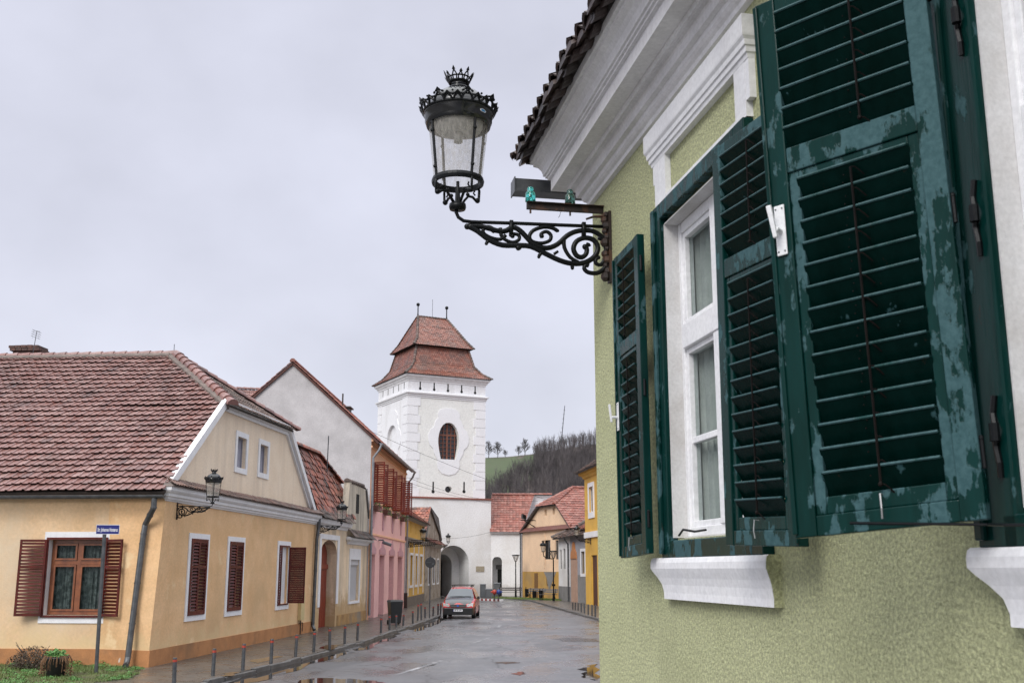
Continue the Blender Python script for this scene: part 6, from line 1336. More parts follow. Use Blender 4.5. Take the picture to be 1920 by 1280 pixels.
mb=MB(); bxo(mb,YR,*dy_[:2],-.18,-.12,-.1,dy_[3]); mb.build('door',M('dark_red_door',(.09,.03,.022),(.06,.02,.016),4,.5),yt)
YS=lambda t,o,z:(-o,-t,z)
for t0 in (1.6,5.0):
    for z0 in (1.3,5.9):
        mb=MB(); trim_ring(mb,YS,t0,t0+1.1,z0,z0+1.7,.2,.0,.05); mb.build('window_trim',trimw,yt); simple_window(YS,yt,t0,t0+1.1,z0,z0+1.7,.002,trimw,True,None,pane,.08)
mb=MB(); sweep_wall(mb,[(0,e3-.5),(.1,e3-.45),(.15,e3-.3),(.35,e3-.2),(.4,e3),(0,e3+.05)],0,L3r,YR,True,True); mb.build('cornice',yellow,yt)
mb=MB(); tiles(mb,YR(-.5,.62,e3),YR(L3r+.6,.62,e3),YR(L3r-2.5,-4,e3+2.9),YR(2.5,-4,e3+2.9),.26,.3,'scale',.05,.03); mb.build('roof',tile_dark,yt)
mb=MB(); slab(mb,[YR(-.5,.6,e3-.02),YR(L3r+.6,.6,e3-.02),YR(L3r-2.5,-4,e3+2.88),YR(2.5,-4,e3+2.88)],.1); slab(mb,[YR(L3r+.6,.6,e3-.02),YR(L3r+.6,-8.6,e3-.02),YR(L3r-2.5,-4,e3+2.88)],.1); slab(mb,[YR(-.5,.6,e3-.02),YR(-.5,-8.6,e3-.02),YR(2.5,-4,e3+2.88)],.1); slab(mb,[YR(-.5,-8.6,e3-.02),YR(L3r+.6,-8.6,e3-.02),YR(L3r-2.5,-4,e3+2.88),YR(2.5,-4,e3+2.88)],.1); mb.build('roof_boards',tile_dark,yt)

# ================================================================ OTHER WALL LAMPS (same casting)
GRP='crowned lanterns on wrought iron wall brackets'
def lamp_at(P,dr,s,o,z,outdir,lb,scale=.92):
    x=P[0]+dr[0]*s; y=P[1]+dr[1]*s
    return dup(lamp,(x+outdir[0]*o,y+outdir[1]*o,z),math.atan2(outdir[1],outdir[0]),lb,GRP,scale)
for ch_ in list(lamp.children):
    pass
o1=(d1[1],-d1[0])
lamp_at(A1,d1,.75,.0,3.95,o1,'crowned lantern on the corner house beside its front downpipe',.95)
lamp_at(A1,d1,15.75,.0,4.02,o1,'crowned lantern on the gate house over the red gate',.95)
o4=(d4[1],-d4[0]); lamp_at(P4,d4,1.6,0,4.05,o4,'crowned lantern on the bright yellow terrace house above the round sign',.95)
oT=(td[1],-td[0]); lamp_at(Q,td,tpx(836,1000)[0]-.2,.0,aZ-.05,oT,'small crowned lantern hanging in front of the tower arch',.95)
oR3=(-dR3[1],dR3[0]); lamp_at(R3n,dR3,L3r-2.0,0,4.35,oR3,'crowned lantern on the bright yellow tall house beside the dark red door',.95)
# lamp on the plaza: lantern on a post with side arm
GP='street lamps on posts in the square'
def post_lamp(u,Yp,vt,lb,kind):
    x,y=atY(u,1110,Yp)[:2]; h=atY(u,vt,y)[2]; t=thing('post_lamp',lb,'street lamp',(x,y,0),0,GP)
    m=MB(); m.cyl((0,0,-.1),(0,0,.5),.11,.08,8); m.cyl((0,0,.5),(0,0,h),.055,.045,8); m.cyl((0,0,.5),(0,0,.58),.1,n=8); m.build('post',black,t)
    m=MB(); m.lathe([(.06,h),(.12,h+.05),(.16,h+.1),(.30,h+.55),(.36,h+.62)],n=8)
    m2=MB(); m2.lathe([(.10,h+.06),(.28,h+.52)],n=12); m2.build('lantern_glass',lampglass,t)
    m=MB()
    for k in range(6):
        a=k*1.0472; m.tube([(.08*math.cos(a),.08*math.sin(a),h),(.30*math.cos(a),.30*math.sin(a),h+.54)],.022,4)
    m.lathe([(.0,h-.02),(.1,h),(.1,h+.04),(0,h+.04)],n=8); m.lathe([(.0,h+.60),(.34,h+.58),(.36,h+.52),(.28,h+.5),(.28,h+.54),(0,h+.56)],n=12); m.build('lantern_frame',black,t)
    return t,h
post_lamp(967,96.5,1052,'black post lamp with open flared lantern beside the white link building','a')
pl_,hh=post_lamp(1038,86,1046,'black post lamp with crowned side lantern near the grey low house','b')
m=MB(); m.tube([(0,0,hh-.05),(-.4,.0,hh-.02),(-.75,0,hh+.15),(-.8,0,hh+.5)],.035,6); m.build('side_arm',black,pl_)
m=MB(); m.lathe([(.06,hh+.48),(.13,hh+.5),(.13,hh+.54),(.05,hh+.54)],c=(-.8,0,0),n=12); m.lathe([(.20,hh+.94),(.25,hh+.96),(.26,hh+1.04),(.20,hh+1.14),(.08,hh+1.20),(.07,hh+1.24),(.12,hh+1.34),(0,hh+1.28)],c=(-.8,0,0),n=12)
for k in range(4): a=k*1.571+.4; m.tube([(-.8+.12*math.cos(a),.12*math.sin(a),hh+.52),(-.8+.20*math.cos(a),.20*math.sin(a),hh+.96)],.016,4)
m.build('side_lantern',black,pl_); m=MB(); m.lathe([(.11,hh+.54),(.19,hh+.95)],c=(-.8,0,0),n=12); m.build('lantern_glass',lampglass,pl_)
m=MB(); m.box(-.03,.03,-.03,.03,.0,.0) if 0 else m.cyl((0,0,hh*.35),(0,0,hh*.40),.14,n=8); m.build('post_collar',black,pl_)

# ================================================================ BOLLARDS
GB='steel bollards along the left kerb'
LB=[(326,1285,1232),(399,1266,1215),(455,1256,1206),(508,1244,1197),(554,1230,1189),(588,1222,1183),(618,1213,1177),(646,1206,1172),(670,1200,1167),(714,1186,1157),(730,1180,1153),(743,1175,1152),(756,1172,1151),(774,1168,1144),(783,1163,1131),(790,1161,1129),(797,1158,1137),(812,1154,1136),(821,1152,1131),(826,1150,1130)]
RB=[(1074,1142,1128.5),(1078.5,1143,1129),(1084,1144,1129.5),(1090,1147,1130),(1096,1149,1131),(1103,1152,1132),(1110,1154,1133),(1116,1156,1134)]
protos={}
def bollard(u,v,vt,lb,grp,tilt=0,red=True):
    x,y=G(u,v,0.); h=atY(u,vt,y)[2]
    if red not in protos:
        t=thing('bollard',lb,'bollard',(x,y,0),0,grp)
        m=MB(); m.cyl((0,0,-.12),(0,0,.60),.045,n=12); m.cyl((0,0,.60),(0,0,.612),.047,.04,12); m.build('post',concrete_post,t)
        if red: m=MB(); m.cyl((0,0,.52),(0,0,.57),.0465,n=12); m.build('reflective_band',redtape,t)
        protos[red]=t
    else: t=dup(protos[red],(x,y,0),0,lb,grp)
    s_=h/.612; t.scale=(1+.25*(s_-1)*0+.0,1,s_); t.rotation_euler=(R(random.uniform(-1.5,1.5)),R(random.uniform(-2,2)),random.uniform(0,3))
    return t
where=['nearest bollard of the left kerb row, cut by the bottom frame edge','bollard of the left kerb row before the first street window','bollard of the left kerb row before the second street window of the corner house','bollard of the left kerb row between the second and third street windows','bollard of the left kerb row in front of the gas meter box','bollard of the left kerb row just before the red gate','bollard of the left kerb row just past the red gate','bollard of the left kerb row near the roller shutter window','bollard of the left kerb row where the gate house meets the pink house','bollard of the left kerb row standing alone before the wheelie bin','bollard in front of the left side of the wheelie bin','bollard in front of the right side of the wheelie bin','bollard just right of the wheelie bin','bollard left of the two tall ones past the bin','near one of two tall bollards by the rubble plinth','far one of two tall bollards by the rubble plinth','bollard just left of the round sign post','bollard just right of the round sign post','left one of two bollards beside the red car','right one of two bollards touching the red car outline']
for i,(u,v,vt) in enumerate(LB): bollard(u,v,vt,where[i],GB)
ords=['leftmost','second','third','fourth','fifth','sixth','seventh','rightmost']
for i,(u,v,vt) in enumerate(RB): bollard(u,v,vt,ords[i]+' dark bollard from the left in the short row on the right pavement','short row of bollards on the right pavement',red=False)

# ================================================================ SIGNS
x,y=G(180,1262,0); ht=atY(196,1001,y-.0)[2]
sg=thing('street_name_sign','blue street name plate on a leaning grey pole before the corner house','street sign',(x,y,0),0)
top=Vector(atY(196,1001,y))-Vector((x,y,0)); m=MB(); m.cyl((0,0,-.1),top,.045,n=10); m.build('pole',darkmetal,sg)
pc=Vector(atY(202,992,y-.05))-Vector((x,y,0)); hw2=.27; hh2=.115; ang=R(8)
Ts=lambda p:(pc.x+p[0]*math.cos(ang)-p[1]*math.sin(ang),pc.y+p[0]*math.sin(ang)+p[1]*math.cos(ang),pc.z+p[2])
m=MB(Ts); m.box(-hw2,hw2,.0,.03,-hh2,hh2); m.build('plate_edge',signwhite,sg)
m=MB(Ts); m.box(-hw2+.008,hw2-.008,-.004,-.001,-hh2+.012,hh2-.012); pt=m.build('name_plate',blue_m,sg)
def text(body,size,Tm,mat,par,sx=1.,name='lettering',align='CENTER',ext=.0008):
    c=bpy.data.curves.new('tmp','FONT'); c.body=body; c.size=size; c.align_x=align; c.align_y='CENTER'; c.extrude=ext; c.offset=size*.02; c.resolution_u=2
    o=bpy.data.objects.new('tmp',c); col.objects.link(o); bpy.context.view_layer.update()
    dg=bpy.context.evaluated_depsgraph_get(); me=bpy.data.meshes.new_from_object(o.evaluated_get(dg)); bpy.data.objects.remove(o); bpy.data.curves.remove(c)
    for v in me.vertices: v.co=Vector(Tm((v.co.x*sx,v.co.y,v.co.z)))
    me.materials.clear(); me.materials.append(mat); ob=bpy.data.objects.new(name,me); col.objects.link(ob); ob.parent=par; return ob
text('Str. Johannes Honterus',.125,lambda p:Ts((p[0],-.006-p[2],p[1]-.01)),signwhite,pt,.40)
# round sign seen from its dark back
x,y=G(805,1158,0); c_=Vector(atY(807,1054,y))-Vector((x,y,0)); rs=abs(atY(816,1054,y)[0]-atY(807,1054,y)[0])*1.1
rs_=thing('round_road_sign','dark back of a round road sign on a tall grey pole by the peeling house','road sign',(x,y,0),0)
m=MB(); m.cyl((0,.04,-.1),(c_.x,.04,c_.z+.32),.032,n=8); m.build('pole',darkmetal,rs_)
m=MB(); m.cyl((c_.x,-.02,c_.z),(c_.x,0.005,c_.z),rs,n=28); m.build('disc',M('sign_back',(.025,.026,.03),(.02,.02,.022),6,.5),rs_)
m=MB(); m.box(c_.x-.22,c_.x+.05,-.045,-.03,c_.z-.02,c_.z+.02); m.box(c_.x+.08,c_.x+.2,-.03,-.022,c_.z-.10,c_.z-.02); m.build('clamp',concrete_post,rs_)
# hanging wrought sign on yellow terrace house
m=MB(); 
for k in range(14):
    a=.12+k*.12; m.tube([Y4(2.4,a,3.9),Y4(2.4,a+.06,4.05),Y4(2.4,a+.0,4.2),Y4(2.4,a+.1,4.25)],.02,4)
m.tube([Y4(2.4,0,4.32),Y4(2.4,1.9,4.32)],.03,4); m.tube([Y4(2.4,0,3.85),Y4(2.4,1.9,4.05)],.025,4)
hs_=thing('wrought_iron_sign','black wrought iron shop sign frame on the yellow terrace house','sign',(P4[0],P4[1],0),rotz_of(d4)); m.build('scrollwork',black,hs_)

# ================================================================ WHEELIE BIN
x,y=G(740,1170,0); bn_=thing('wheelie_bin','black wheelie bin with closed lid on the left pavement by the pink house','bin',(x,y,0),R(20))
m=MB(); m.hexa([(-.22,-.25,.06),(.22,-.25,.06),(.22,.25,.06),(-.22,.25,.06)],[(-.29,-.33,.98),(.29,-.33,.98),(.29,.33,.98),(-.29,.33,.98)]); m.build('body',plastic_black,bn_,bevel=.02)
m=MB(); m.hexa([(-.31,-.36,.98),(.31,-.36,.98),(.31,.38,.98),(-.31,.38,.98)],[(-.27,-.30,1.07),(.27,-.30,1.07),(.27,.34,1.07),(-.27,.34,1.07)]); m.build('lid',plastic_black,bn_,bevel=.02)
for sx in(-1,1): m=MB(); m.cyl((sx*.22,.27,.1),(sx*.28,.27,.1),.1,n=14); m.build('wheel',tyre_m,bn_)
m=MB(); m.tube([(-.25,.36,.95),(-.25,.43,.98),(.25,.43,.98),(.25,.36,.95)],.015,6); m.build('handle',plastic_black,bn_)

# ================================================================ RED CAR
cx0,cy0=G(857,1156,RZ); cy0=57.6; cx0=(859.5-960)/2065*57.6
car=thing('parked_car','red estate car with black bonnet and roof bars parked facing the camera','car',(cx0,cy0,RZ),R(-2.6)); car.scale=(.96,.96,1.0)
# local: x right (as seen), y back, z up; front at y=0
st=[ # y, half width at sill, belt half width, z sill, z belt, bonnet/roof z, roof half width
 (-.02,.74,.70,.30,.62,.66,.55),(.10,.83,.80,.22,.70,.78,.66),(.45,.86,.85,.20,.80,.92,.70),(.95,.87,.865,.20,.90,1.0,.72),(1.20,.87,.87,.20,.94,1.05,.74),(1.95,.87,.87,.20,.95,1.50,.60),(2.3,.87,.87,.20,.96,1.56,.60),(3.4,.87,.87,.20,.98,1.56,.60),(4.1,.86,.85,.22,1.0,1.50,.58),(4.35,.84,.80,.30,.98,1.05,.66)]
def section(t):
    y,ws,wb,zs,zb,zt,wt=t
    return [(-ws+.04,y,zs),(-ws,y,zs+.12),(-ws,y,zs+.3),(-wb,y,zb),(-wt,y,zt-.03),(-wt*.85,y,zt),(0,y,zt+.02),(wt*.85,y,zt),(wt,y,zt-.03),(wb,y,zb),(ws,y,zs+.3),(ws,y,zs+.12),(ws-.04,y,zs)]
def loft(mb,ss,rng_=None):
    n=len(ss[0]); P=[p for s_ in ss for p in s_]; F=[]
    for i in range(len(ss)-1):
        for k in range(n-1):
            F.append((i*n+k,i*n+k+1,(i+1)*n+k+1,(i+1)*n+k))
        F.append((i*n+n-1,i*n,(i+1)*n,(i+1)*n+n-1))
    F.append(tuple(range(n))); F.append(tuple(range((len(ss)-1)*n,len(ss)*n)))
    mb.add(P,F)
mb=MB(); loft(mb,[section(t) for t in st]); mb.build('body',car_red,car,smooth=False,bevel=.02)
# bonnet, lower bumper and grille in black
mb=MB(); bs=[(-.03,.60,.63),(.12,.70,.80),(.45,.74,.945),(.95,.76,1.03),(1.22,.76,1.075)]
mb.add([p for y,w_,z in bs for p in ((-w_,y,z-.01),(-w_*.55,y,z+.02),(w_*.55,y,z+.02),(w_,y,z-.01))],[(i*4+k,i*4+k+1,(i+1)*4+k+1,(i+1)*4+k) for i in range(4) for k in range(3)]); mb.build('bonnet',car_black,car,smooth=True)
mb=MB(); mb.hexa([(-.80,-.07,.20),(.80,-.07,.20),(.86,.3,.20),(-.86,.3,.20)],[(-.78,-.10,.56),(.78,-.10,.56),(.875,.3,.56),(-.875,.3,.56)]); mb.build('bumper',plastic_black,car,bevel=.04)
mb=MB(); mb.prism([(-.38,-.09,.60),(.38,-.09,.60),(.46,-.06,.72),(-.46,-.06,.72)],(0,.05,0)); gr=mb.build('grille',plastic_black,car); mb=MB(); mb.box(-.44,.44,-.10,-.085,.715,.735); mb.build('grille_bar',chrome,gr)
mb=MB(); mb.box(-.055,.055,-.115,-.10,.615,.70); mb.build('badge',M('blue_badge',(.02,.10,.45),(.02,.1,.4),5,.3),gr)
for sx in(-1,1):
    mb=MB(); mb.hexa([(sx*.46,-.075,.60),(sx*.80,.04,.60),(sx*.80,.12,.60),(sx*.46,.0,.60)],[(sx*.50,-.055,.72),(sx*.83,.10,.80),(sx*.83,.18,.80),(sx*.50,.02,.72)]); mb.build('headlight',headlight_m,car,bevel=.015)
    mb=MB(); mb.hexa([(sx*.81,.05,.62),(sx*.875,.14,.62),(sx*.875,.22,.62),(sx*.81,.13,.62)],[(sx*.835,.11,.80),(sx*.878,.24,.82),(sx*.878,.3,.82),(sx*.835,.18,.80)]); mb.build('indicator',orange_m,car)
    mb=MB(); mb.hexa([(sx*.93,1.25,.98),(sx*1.08,1.27,.99),(sx*1.08,1.36,.99),(sx*.93,1.36,.98)],[(sx*.92,1.25,1.10),(sx*1.06,1.27,1.12),(sx*1.06,1.36,1.12),(sx*.92,1.36,1.10)]); mb.tube([(sx*.85,1.36,.98),(sx*.95,1.33,1.02)],.02,5); mb.build('mirror',plastic_black,car,bevel=.015)
    for yw in (.82,3.55):
        mb=MB(); mb.cyl((sx*.69,yw,.30),(sx*.885,yw,.30),.305,n=24); w_=mb.build('wheel',tyre_m,car); mb=MB(); mb.cyl((sx*.86,yw,.30),(sx*.892,yw,.30),.19,n=16); mb.build('rim',darkmetal,w_)
    mb=MB(); z0,z1=1.0,1.44
    for ya,yb,yc,yd in ((1.50,2.22,2.22,1.98),(2.30,3.12,3.12,2.30),(3.20,3.98,3.9,3.20)):
        mb.poly([(sx*.868,ya,z0),(sx*.868,yb,z0),(sx*.640,yc,z1),(sx*.640,yd,z1)])
    mb.build('side_window',car_glass,car)
    mb=MB(); mb.box(sx*.50-.02,sx*.50+.02,2.0,4.0,1.60,1.63)
    mb.build('roof_rail',plastic_black,car)
for yb in (2.35,3.4): mb=MB(); mb.box(-.62,.62,yb,yb+.06,1.66,1.69); mb.box(-.56,-.52,yb,yb+.06,1.57,1.66); mb.box(.52,.56,yb,yb+.06,1.57,1.66); mb.build('roof_bar',plastic_black,car)
mb=MB(); mb.add([(-.76,1.20,1.075),(-.4,1.16,1.09),(0,1.14,1.095),(.4,1.16,1.09),(.76,1.20,1.075),(.60,1.90,1.475),(.3,1.88,1.50),(0,1.87,1.505),(-.3,1.88,1.50),(-.60,1.90,1.475)],[(0,1,8,9),(1,2,7,8),(2,3,6,7),(3,4,5,6)]); mb.build('windscreen',car_glass,car,smooth=True)
mb=MB(); mb.tube([(-.55,1.13,1.10),(.1,1.17,1.115)],.012,4); mb.tube([(0,1.13,1.10),(.6,1.19,1.11)],.012,4); mb.build('wiper',plastic_black,car)
mb=MB(); mb.box(-.26,.26,-.118,-.105,.37,.48); npl=mb.build('number_plate',signwhite,car); text('SB 38 GPK',.10,lambda p:(p[0]+.02,-.12-p[2],p[1]+.425),plastic_black,npl,.9)
mb=MB(); mb.box(-.26,-.225,-.121,-.119,.37,.48); mb.build('plate_band',blue_m,npl)

# ================================================================ SQUARE FURNITURE
def bench(u,Yp,lb,rz=0,L=1.7):
    x,y=atY(u,1110,Yp)[:2]; t=thing('park_bench',lb,'bench',(x,y,0),rz,'park benches in the square')
    for k in range(3): m=MB(); m.box(-L/2,L/2,-.22+k*.15,-.10+k*.15,.43,.46); m.build('seat_slat',stonegrey,t)
    for k in range(2): m=MB(); m.hexa([(-L/2,.26+k*.04,.58+k*.16),(L/2,.26+k*.04,.58+k*.16),(L/2,.29+k*.04,.58+k*.16),(-L/2,.29+k*.04,.58+k*.16)],[(-L/2,.29+k*.04,.70+k*.16),(L/2,.29+k*.04,.70+k*.16),(L/2,.32+k*.04,.70+k*.16),(-L/2,.32+k*.04,.70+k*.16)]); m.build('back_slat',stonegrey,t)
    for sx in(-1,1): m=MB(); xx=sx*(L/2-.2); m.tube([(xx,-.25,0),(xx,-.2,.42),(xx,.22,.42),(xx,.36,.9)],.03,5); m.tube([(xx,.3,0),(xx,.05,.42)],.03,5); m.build('bench_frame',black,t)
    return t
bench(956,97,'leftmost bench standing against the white link building wall',R(3),2.2)
bench(1006,92,'middle bench in front of the ochre lower wall',R(-12),1.5)
bench(1027,88.5,'rightmost bench beside the lamp post',R(-20),1.5)
def litter(u,Yp,lb,h=.95):
    x,y=atY(u,1110,Yp)[:2]; t=thing('litter_bin',lb,'bin',(x,y,0),.3,'litter bins in the square')
    m=MB()
    for k in range(14):
        a=k*.4488; m.box(.22*math.cos(a)-.035,.22*math.cos(a)+.035,.22*math.sin(a)-.02,.22*math.sin(a)+.02,.2,h)
    m=MB(); h*=.8; m.lathe([(0,.15),(.14,.15),(.16,.2),(.18,h),(.15,h),(.14,.25),(0,.25)],n=14); m.build('basket',black,t)
    m=MB(); m.cyl((.0,.27,0),(0,.27,h+.15),.03,n=6); m.build('post',black,t)
litter(988,93.5,'slim litter bin on a post between the left and middle benches',1.0); litter(1002,90.3,'wide dark litter bin in front of the middle bench',.85); litter(1014,88.8,'square dark planter bin in front of the right bench',.95)
x,y=G(918,1121,0)
def cabinet(u0,u1,v0,v1,lb,mat,rz=.12,dep=.5,ped=False):
    xm,ym=G((u0+u1)/2,v1,0); a=atY(u0,v1,ym); b=atY(u1,v1,ym); h=atY((u0+u1)/2,v0,ym)[2]; w_=b[0]-a[0]
    t=thing('utility_cabinet',lb,'utility cabinet',(xm,ym,0),rz,'grey utility cabinets before the tower passage')
    m=MB(); m.box(-w_/2,w_/2,0,dep,.08,h); m.build('housing',mat,t,bevel=.015); m=MB(); m.box(-w_/2+.04,w_/2-.04,-.012,-.001,.14,h-.08); m.build('door',mat,t); m=MB(); m.box(-w_/2-.03,w_/2+.03,-.04,dep+.04,h,h+.05); m.build('lid',cab_light,t); m=MB(); m.box(-w_/2+.02,w_/2-.02,.02,dep-.02,-.05,.08); m.build('base',gr_conc,t)
cabinet(901,911,1095,1121,'tall grey cabinet nearest to the red car',plastic_grey); cabinet(911,923,1104,1122,'low wide grey cabinet between the two tall ones',plastic_grey); cabinet(927,938,1093,1119,'tall grey cabinet beside the small passage door',plastic_grey)
def striped(ua,va,ub,vb,n,lb):
    a=Vector(G(ua,va,RZ)+(RZ,)); b=Vector(G(ub,vb,RZ)+(RZ,)); t=thing('striped_barrier_kerb',lb,'barrier',a,math.atan2(b.y-a.y,b.x-a.x)); L=(b-a).length
    for k in range(n): m=MB(); m.box(L*k/n,L*(k+1)/n,-.10,.10,0,.16); m.build('red_block' if k%2==0 else 'white_block',M('barrier_red',(.32,.03,.03),(.25,.03,.03),4,.5) if k%2==0 else trimw,t)
striped(896,1125,942,1126.5,12,'low red and white striped kerb in front of the grey cabinets')
for u,mt,lb in((927,redtape,'red valve wheel'),(935,M('blue_coupling',(.02,.05,.22),(.02,.05,.2),5,.4),'blue coupling')):
    x,y=G(u,1124,0); t=thing('hydrant_coupling',lb+' of the standpipe behind the striped kerb','hydrant',(x,y,0)); m=MB(); m.cyl((0,0,-.05),(0,0,.55),.05,n=8); m.build('pipe',darkmetal,t); m=MB(); m.ball((0,-.05,.62),.20,10,7); m.cyl((-.3,0,.62),(.3,0,.62),.06,n=8); m.build('valve',mt,t)
# floodlight bracket on the peach house
fl=thing('floodlight','black floodlight on a wall bracket of the peach house','floodlight',(R1n[0],R1n[1],0),rotz_of(dR1))
sx_,sz_=q1(1004,973); m=MB(); m.tube([YR(sx_,0,sz_-.7),YR(sx_,1.1,sz_-.1)],.04,5); m.tube([YR(sx_,0,sz_-.1),YR(sx_,1.4,sz_-.1)],.04,5); m.build('bracket',black,fl); m=MB(); c=YR(sx_,1.1,sz_+.1); m.hexa([(c[0]-.22,c[1]-.15,c[2]-.15),(c[0]+.22,c[1]-.15,c[2]-.15),(c[0]+.22,c[1]+.15,c[2]-.05),(c[0]-.22,c[1]+.15,c[2]-.05)],[(c[0]-.22,c[1]-.15,c[2]+.2),(c[0]+.22,c[1]-.15,c[2]+.2),(c[0]+.22,c[1]+.15,c[2]+.35),(c[0]-.22,c[1]+.15,c[2]+.35)]); m.build('lamp_head',black,fl)

# ================================================================ CABLES
def cable(p,q,sag,lb,r=.018):
    p,q=Vector(p),Vector(q); m=MB(); m.tube([p.lerp(q,k/14)-Vector((0,0,sag*4*(k/14)*(1-k/14))) for k in range(15)],r,4); tag(m.build('overhead_cable',plastic_black),lb,'cable','overhead cables across the street')
cable(atY(690,806,52),atY(1112,960,78),.35,'topmost overhead cable running from the pink house eaves across the tower window',.009)
cable(atY(768,896,66),atY(1112,915,80),1.2,'second overhead cable crossing the tower below its window',.009)
cable(atY(768,905,66),atY(1045,950,88),.5,'third overhead cable crossing the foot of the upper tower',.009)
cable(atY(805,1008,88),atY(922,996,99),.25,'short cable from the peeling house to the eave of the white link building',.012)
# ================================================================ AERIALS
def aerial(u0,v0,u1,v1,Y,lb,arms=True):
    a=Vector(atY(u0,v0,Y)); b=Vector(atY(u1,v1,Y)); t=thing('tv_antenna' if arms else 'aerial_rod',lb,'antenna',a); d=b-a; m=MB(); m.cyl((0,0,-.3),d,.012,n=5); m.build('mast',concrete_post,t)
    if arms:
        m=MB(); m.tube([d+Vector((-.12,0,.03)),d+Vector((.12,0,-.01))],.008,4)
        for f in (.0,.07,.14,.21): 
            c=d*(1-f); m.tube([c+Vector((-.12,.0,.0)),c+Vector((-.11,0,-.03))],.006,4); m.tube([c+Vector((.10,.0,.0)),c+Vector((.11,0,-.03))],.006,4); m.tube([c+Vector((-.03,-.3,0)),c+Vector((.03,.3,0))],.006,4)
        m.build('elements',concrete_post,t)
aerial(58,676,69,621,37,'small television antenna behind the roof ridge next to the chimney')
aerial(326,668,327,645,37,'thin aerial rod at the ridge end of the corner house roof',False)

# ================================================================ PLANTS
def leafcloud(mb,c,rad,n,ls,rnd,flat=.7,up=.0):
    for k in range(n):
        d=Vector((rnd.gauss(0,1),rnd.gauss(0,1),rnd.gauss(0,1))).normalized()*(rnd.random()**.4); p=Vector(c)+Vector((d.x*rad[0],d.y*rad[1],abs(d.z)*rad[2] if up else d.z*rad[2]))
        a=Vector((rnd.gauss(0,1),rnd.gauss(0,1),rnd.gauss(0,.6)+.2)).normalized(); b=a.orthogonal().normalized(); l=ls*rnd.uniform(.6,1.3)
        mb.poly([p-a*l,p-b*l*.42,p+a*l,p+b*l*.42])
rr=random.Random(5)
x,y=G(64,1254,0); sh=thing('dark_shrub','low dark reddish shrub growing at the corner house foot','shrub',(x,y,0))
m=MB(); leafcloud(m,(0,0,.2),(.55,.35,.36),2600,.024,rr); leafcloud(m,(.35,0,.1),(.35,.3,.26),1100,.022,rr); leafcloud(m,(-.4,0,.1),(.3,.3,.3),800,.024,rr); m.build('foliage',leafdark,sh); m=MB()
for k in range(10): a=rr.uniform(0,6.28); m.tube([(0,0,0),(.25*math.cos(a),.2*math.sin(a),.3),(.5*math.cos(a),.3*math.sin(a),rr.uniform(.45,.66))],.006,4)
m.build('stems',bark,sh)
x,y=G(104,1268,0); pot=thing('plant_pot','grey plastic pot with fresh green leaves and brown drooping stems','plant pot',(x,y,0))
m=MB(); m.lathe([(0,.0),(.19,.0),(.245,.40),(.26,.41),(.26,.44),(.235,.44),(.22,.36),(0,.36)],n=24); m.build('pot',M('dark_grey_pot',(.035,.038,.045),(.03,.03,.036),4,.45),pot,smooth=True)
m=MB(); leafcloud(m,(-.03,0,.48),(.26,.2,.15),380,.04,rr); m.build('foliage',leafgreen,pot)
m=MB()
for k in range(70):
    a=rr.uniform(0,6.28); r0=.17; L=rr.uniform(.1,.32); c,s_=math.cos(a),math.sin(a); m.tube([(c*r0*.8,s_*r0*.8,.42),(c*(r0+.10),s_*(r0+.10),.47),(c*(r0+.17),s_*(r0+.17),.42-L*.5),(c*(r0+.15),s_*(r0+.15),max(.02,.42-L))],.006,3)
leafcloud(m,(.30,0,.14),(.10,.12,.16),90,.03,rr); leafcloud(m,(-.30,0,.14),(.10,.12,.16),90,.03,rr)
m.build('dry_stems',leafdry,pot)
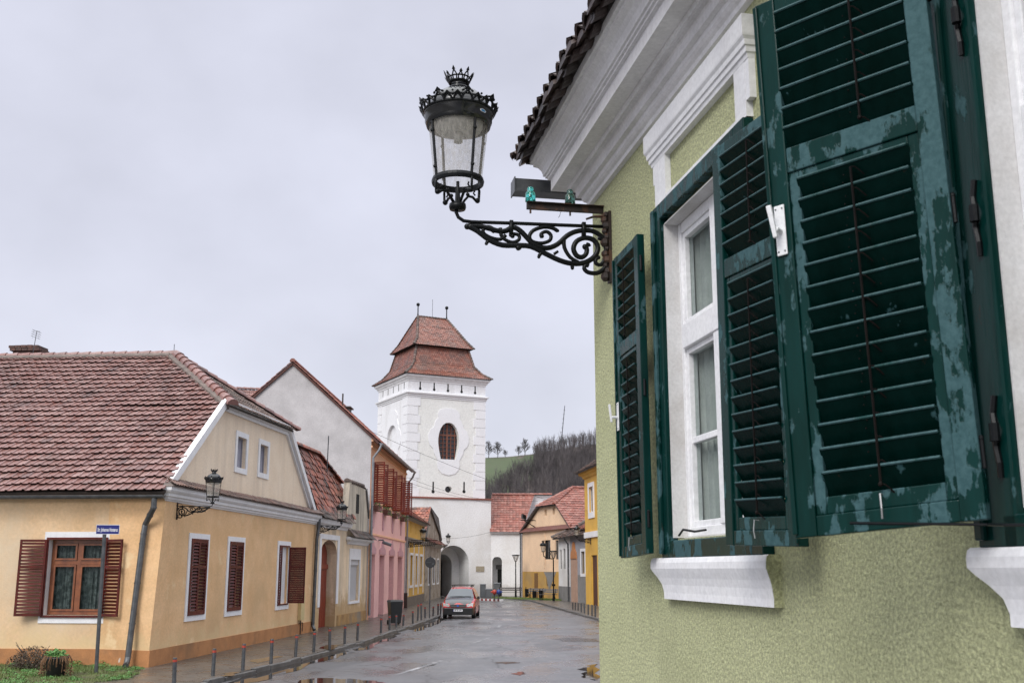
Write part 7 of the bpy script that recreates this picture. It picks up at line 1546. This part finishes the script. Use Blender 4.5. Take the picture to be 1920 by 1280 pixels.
# mossy verge and grass in front of the corner house
vg=[G(-60,1236),G(250,1246),G(262,1262),G(240,1272),G(150,1283),G(90,1300),G(-120,1320)]
blobpoly(vg,.010,'verge_soil',soil_m,.12)
gm_=MB(); xs=[p[0] for p in vg]; ys=[p[1] for p in vg]
def inside(x,y,P):
    c=False
    for i in range(len(P)):
        (x1,y1),(x2,y2)=P[i],P[i-1]
        if (y1>y)!=(y2>y) and x<(x2-x1)*(y-y1)/(y2-y1)+x1: c=not c
    return c
k=0
from mathutils import noise as mnoise
while k<26000:
    x,y=rr.uniform(min(xs),max(xs)),rr.uniform(min(ys),max(ys))
    if not inside(x,y,vg): continue
    k+=1
    d=mnoise.noise(Vector((x*1.1,y*1.1,0)))+.35
    if rr.random()>d+.35: continue
    h=rr.uniform(.02,.06)*(1+max(0,d)*.9)*(1.6 if x<-13.2 else 1); a=rr.uniform(0,6.28); lx_,ly_=math.cos(a)*h*.5,math.sin(a)*h*.5; w_=.006; b=a+1.57
    gm_.add([(x-math.cos(b)*w_,y-math.sin(b)*w_,0),(x+math.cos(b)*w_,y+math.sin(b)*w_,0),(x+lx_,y+ly_,h)],[(0,1,2)])
g_=gm_.build('grass',grass_m,norm=False); g_['kind']='stuff'; tag(g_,'patchy green grass along the foot of the corner house','grass')
gm_=MB(); 
for k in range(5000):
    u=rr.uniform(0,1); a=(-2.2,96.5); b=(3.9,88.0); x=a[0]+(b[0]-a[0])*u; y=a[1]+(b[1]-a[1])*u+rr.uniform(-1.2,2.0); h=rr.uniform(.04,.14); c=rr.uniform(-.05,.05)
    if rr.random()<.5: gm_.add([(x-.03,y,0),(x+.03,y,0),(x+c,y+c,h)],[(0,1,2)])
g_=gm_.build('grass',grass_m,norm=False); g_['kind']='stuff'; tag(g_,'thin strip of grass under the benches and cabinets','grass')

rw=random.Random(9); m=MB()
for k in range(70):
    while True:
        x,y=rw.uniform(min(xs),max(xs)),rw.uniform(min(ys),max(ys))
        if inside(x,y,vg): break
    leafcloud(m,(x,y,.02),(rw.uniform(.1,.3),rw.uniform(.08,.2),rw.uniform(.05,.13)),90,.022,rw,up=1)
w_=m.build('weeds',leafgreen,norm=False); w_['kind']='stuff'; tag(w_,'low leafy weeds scattered through the grass verge','weeds')
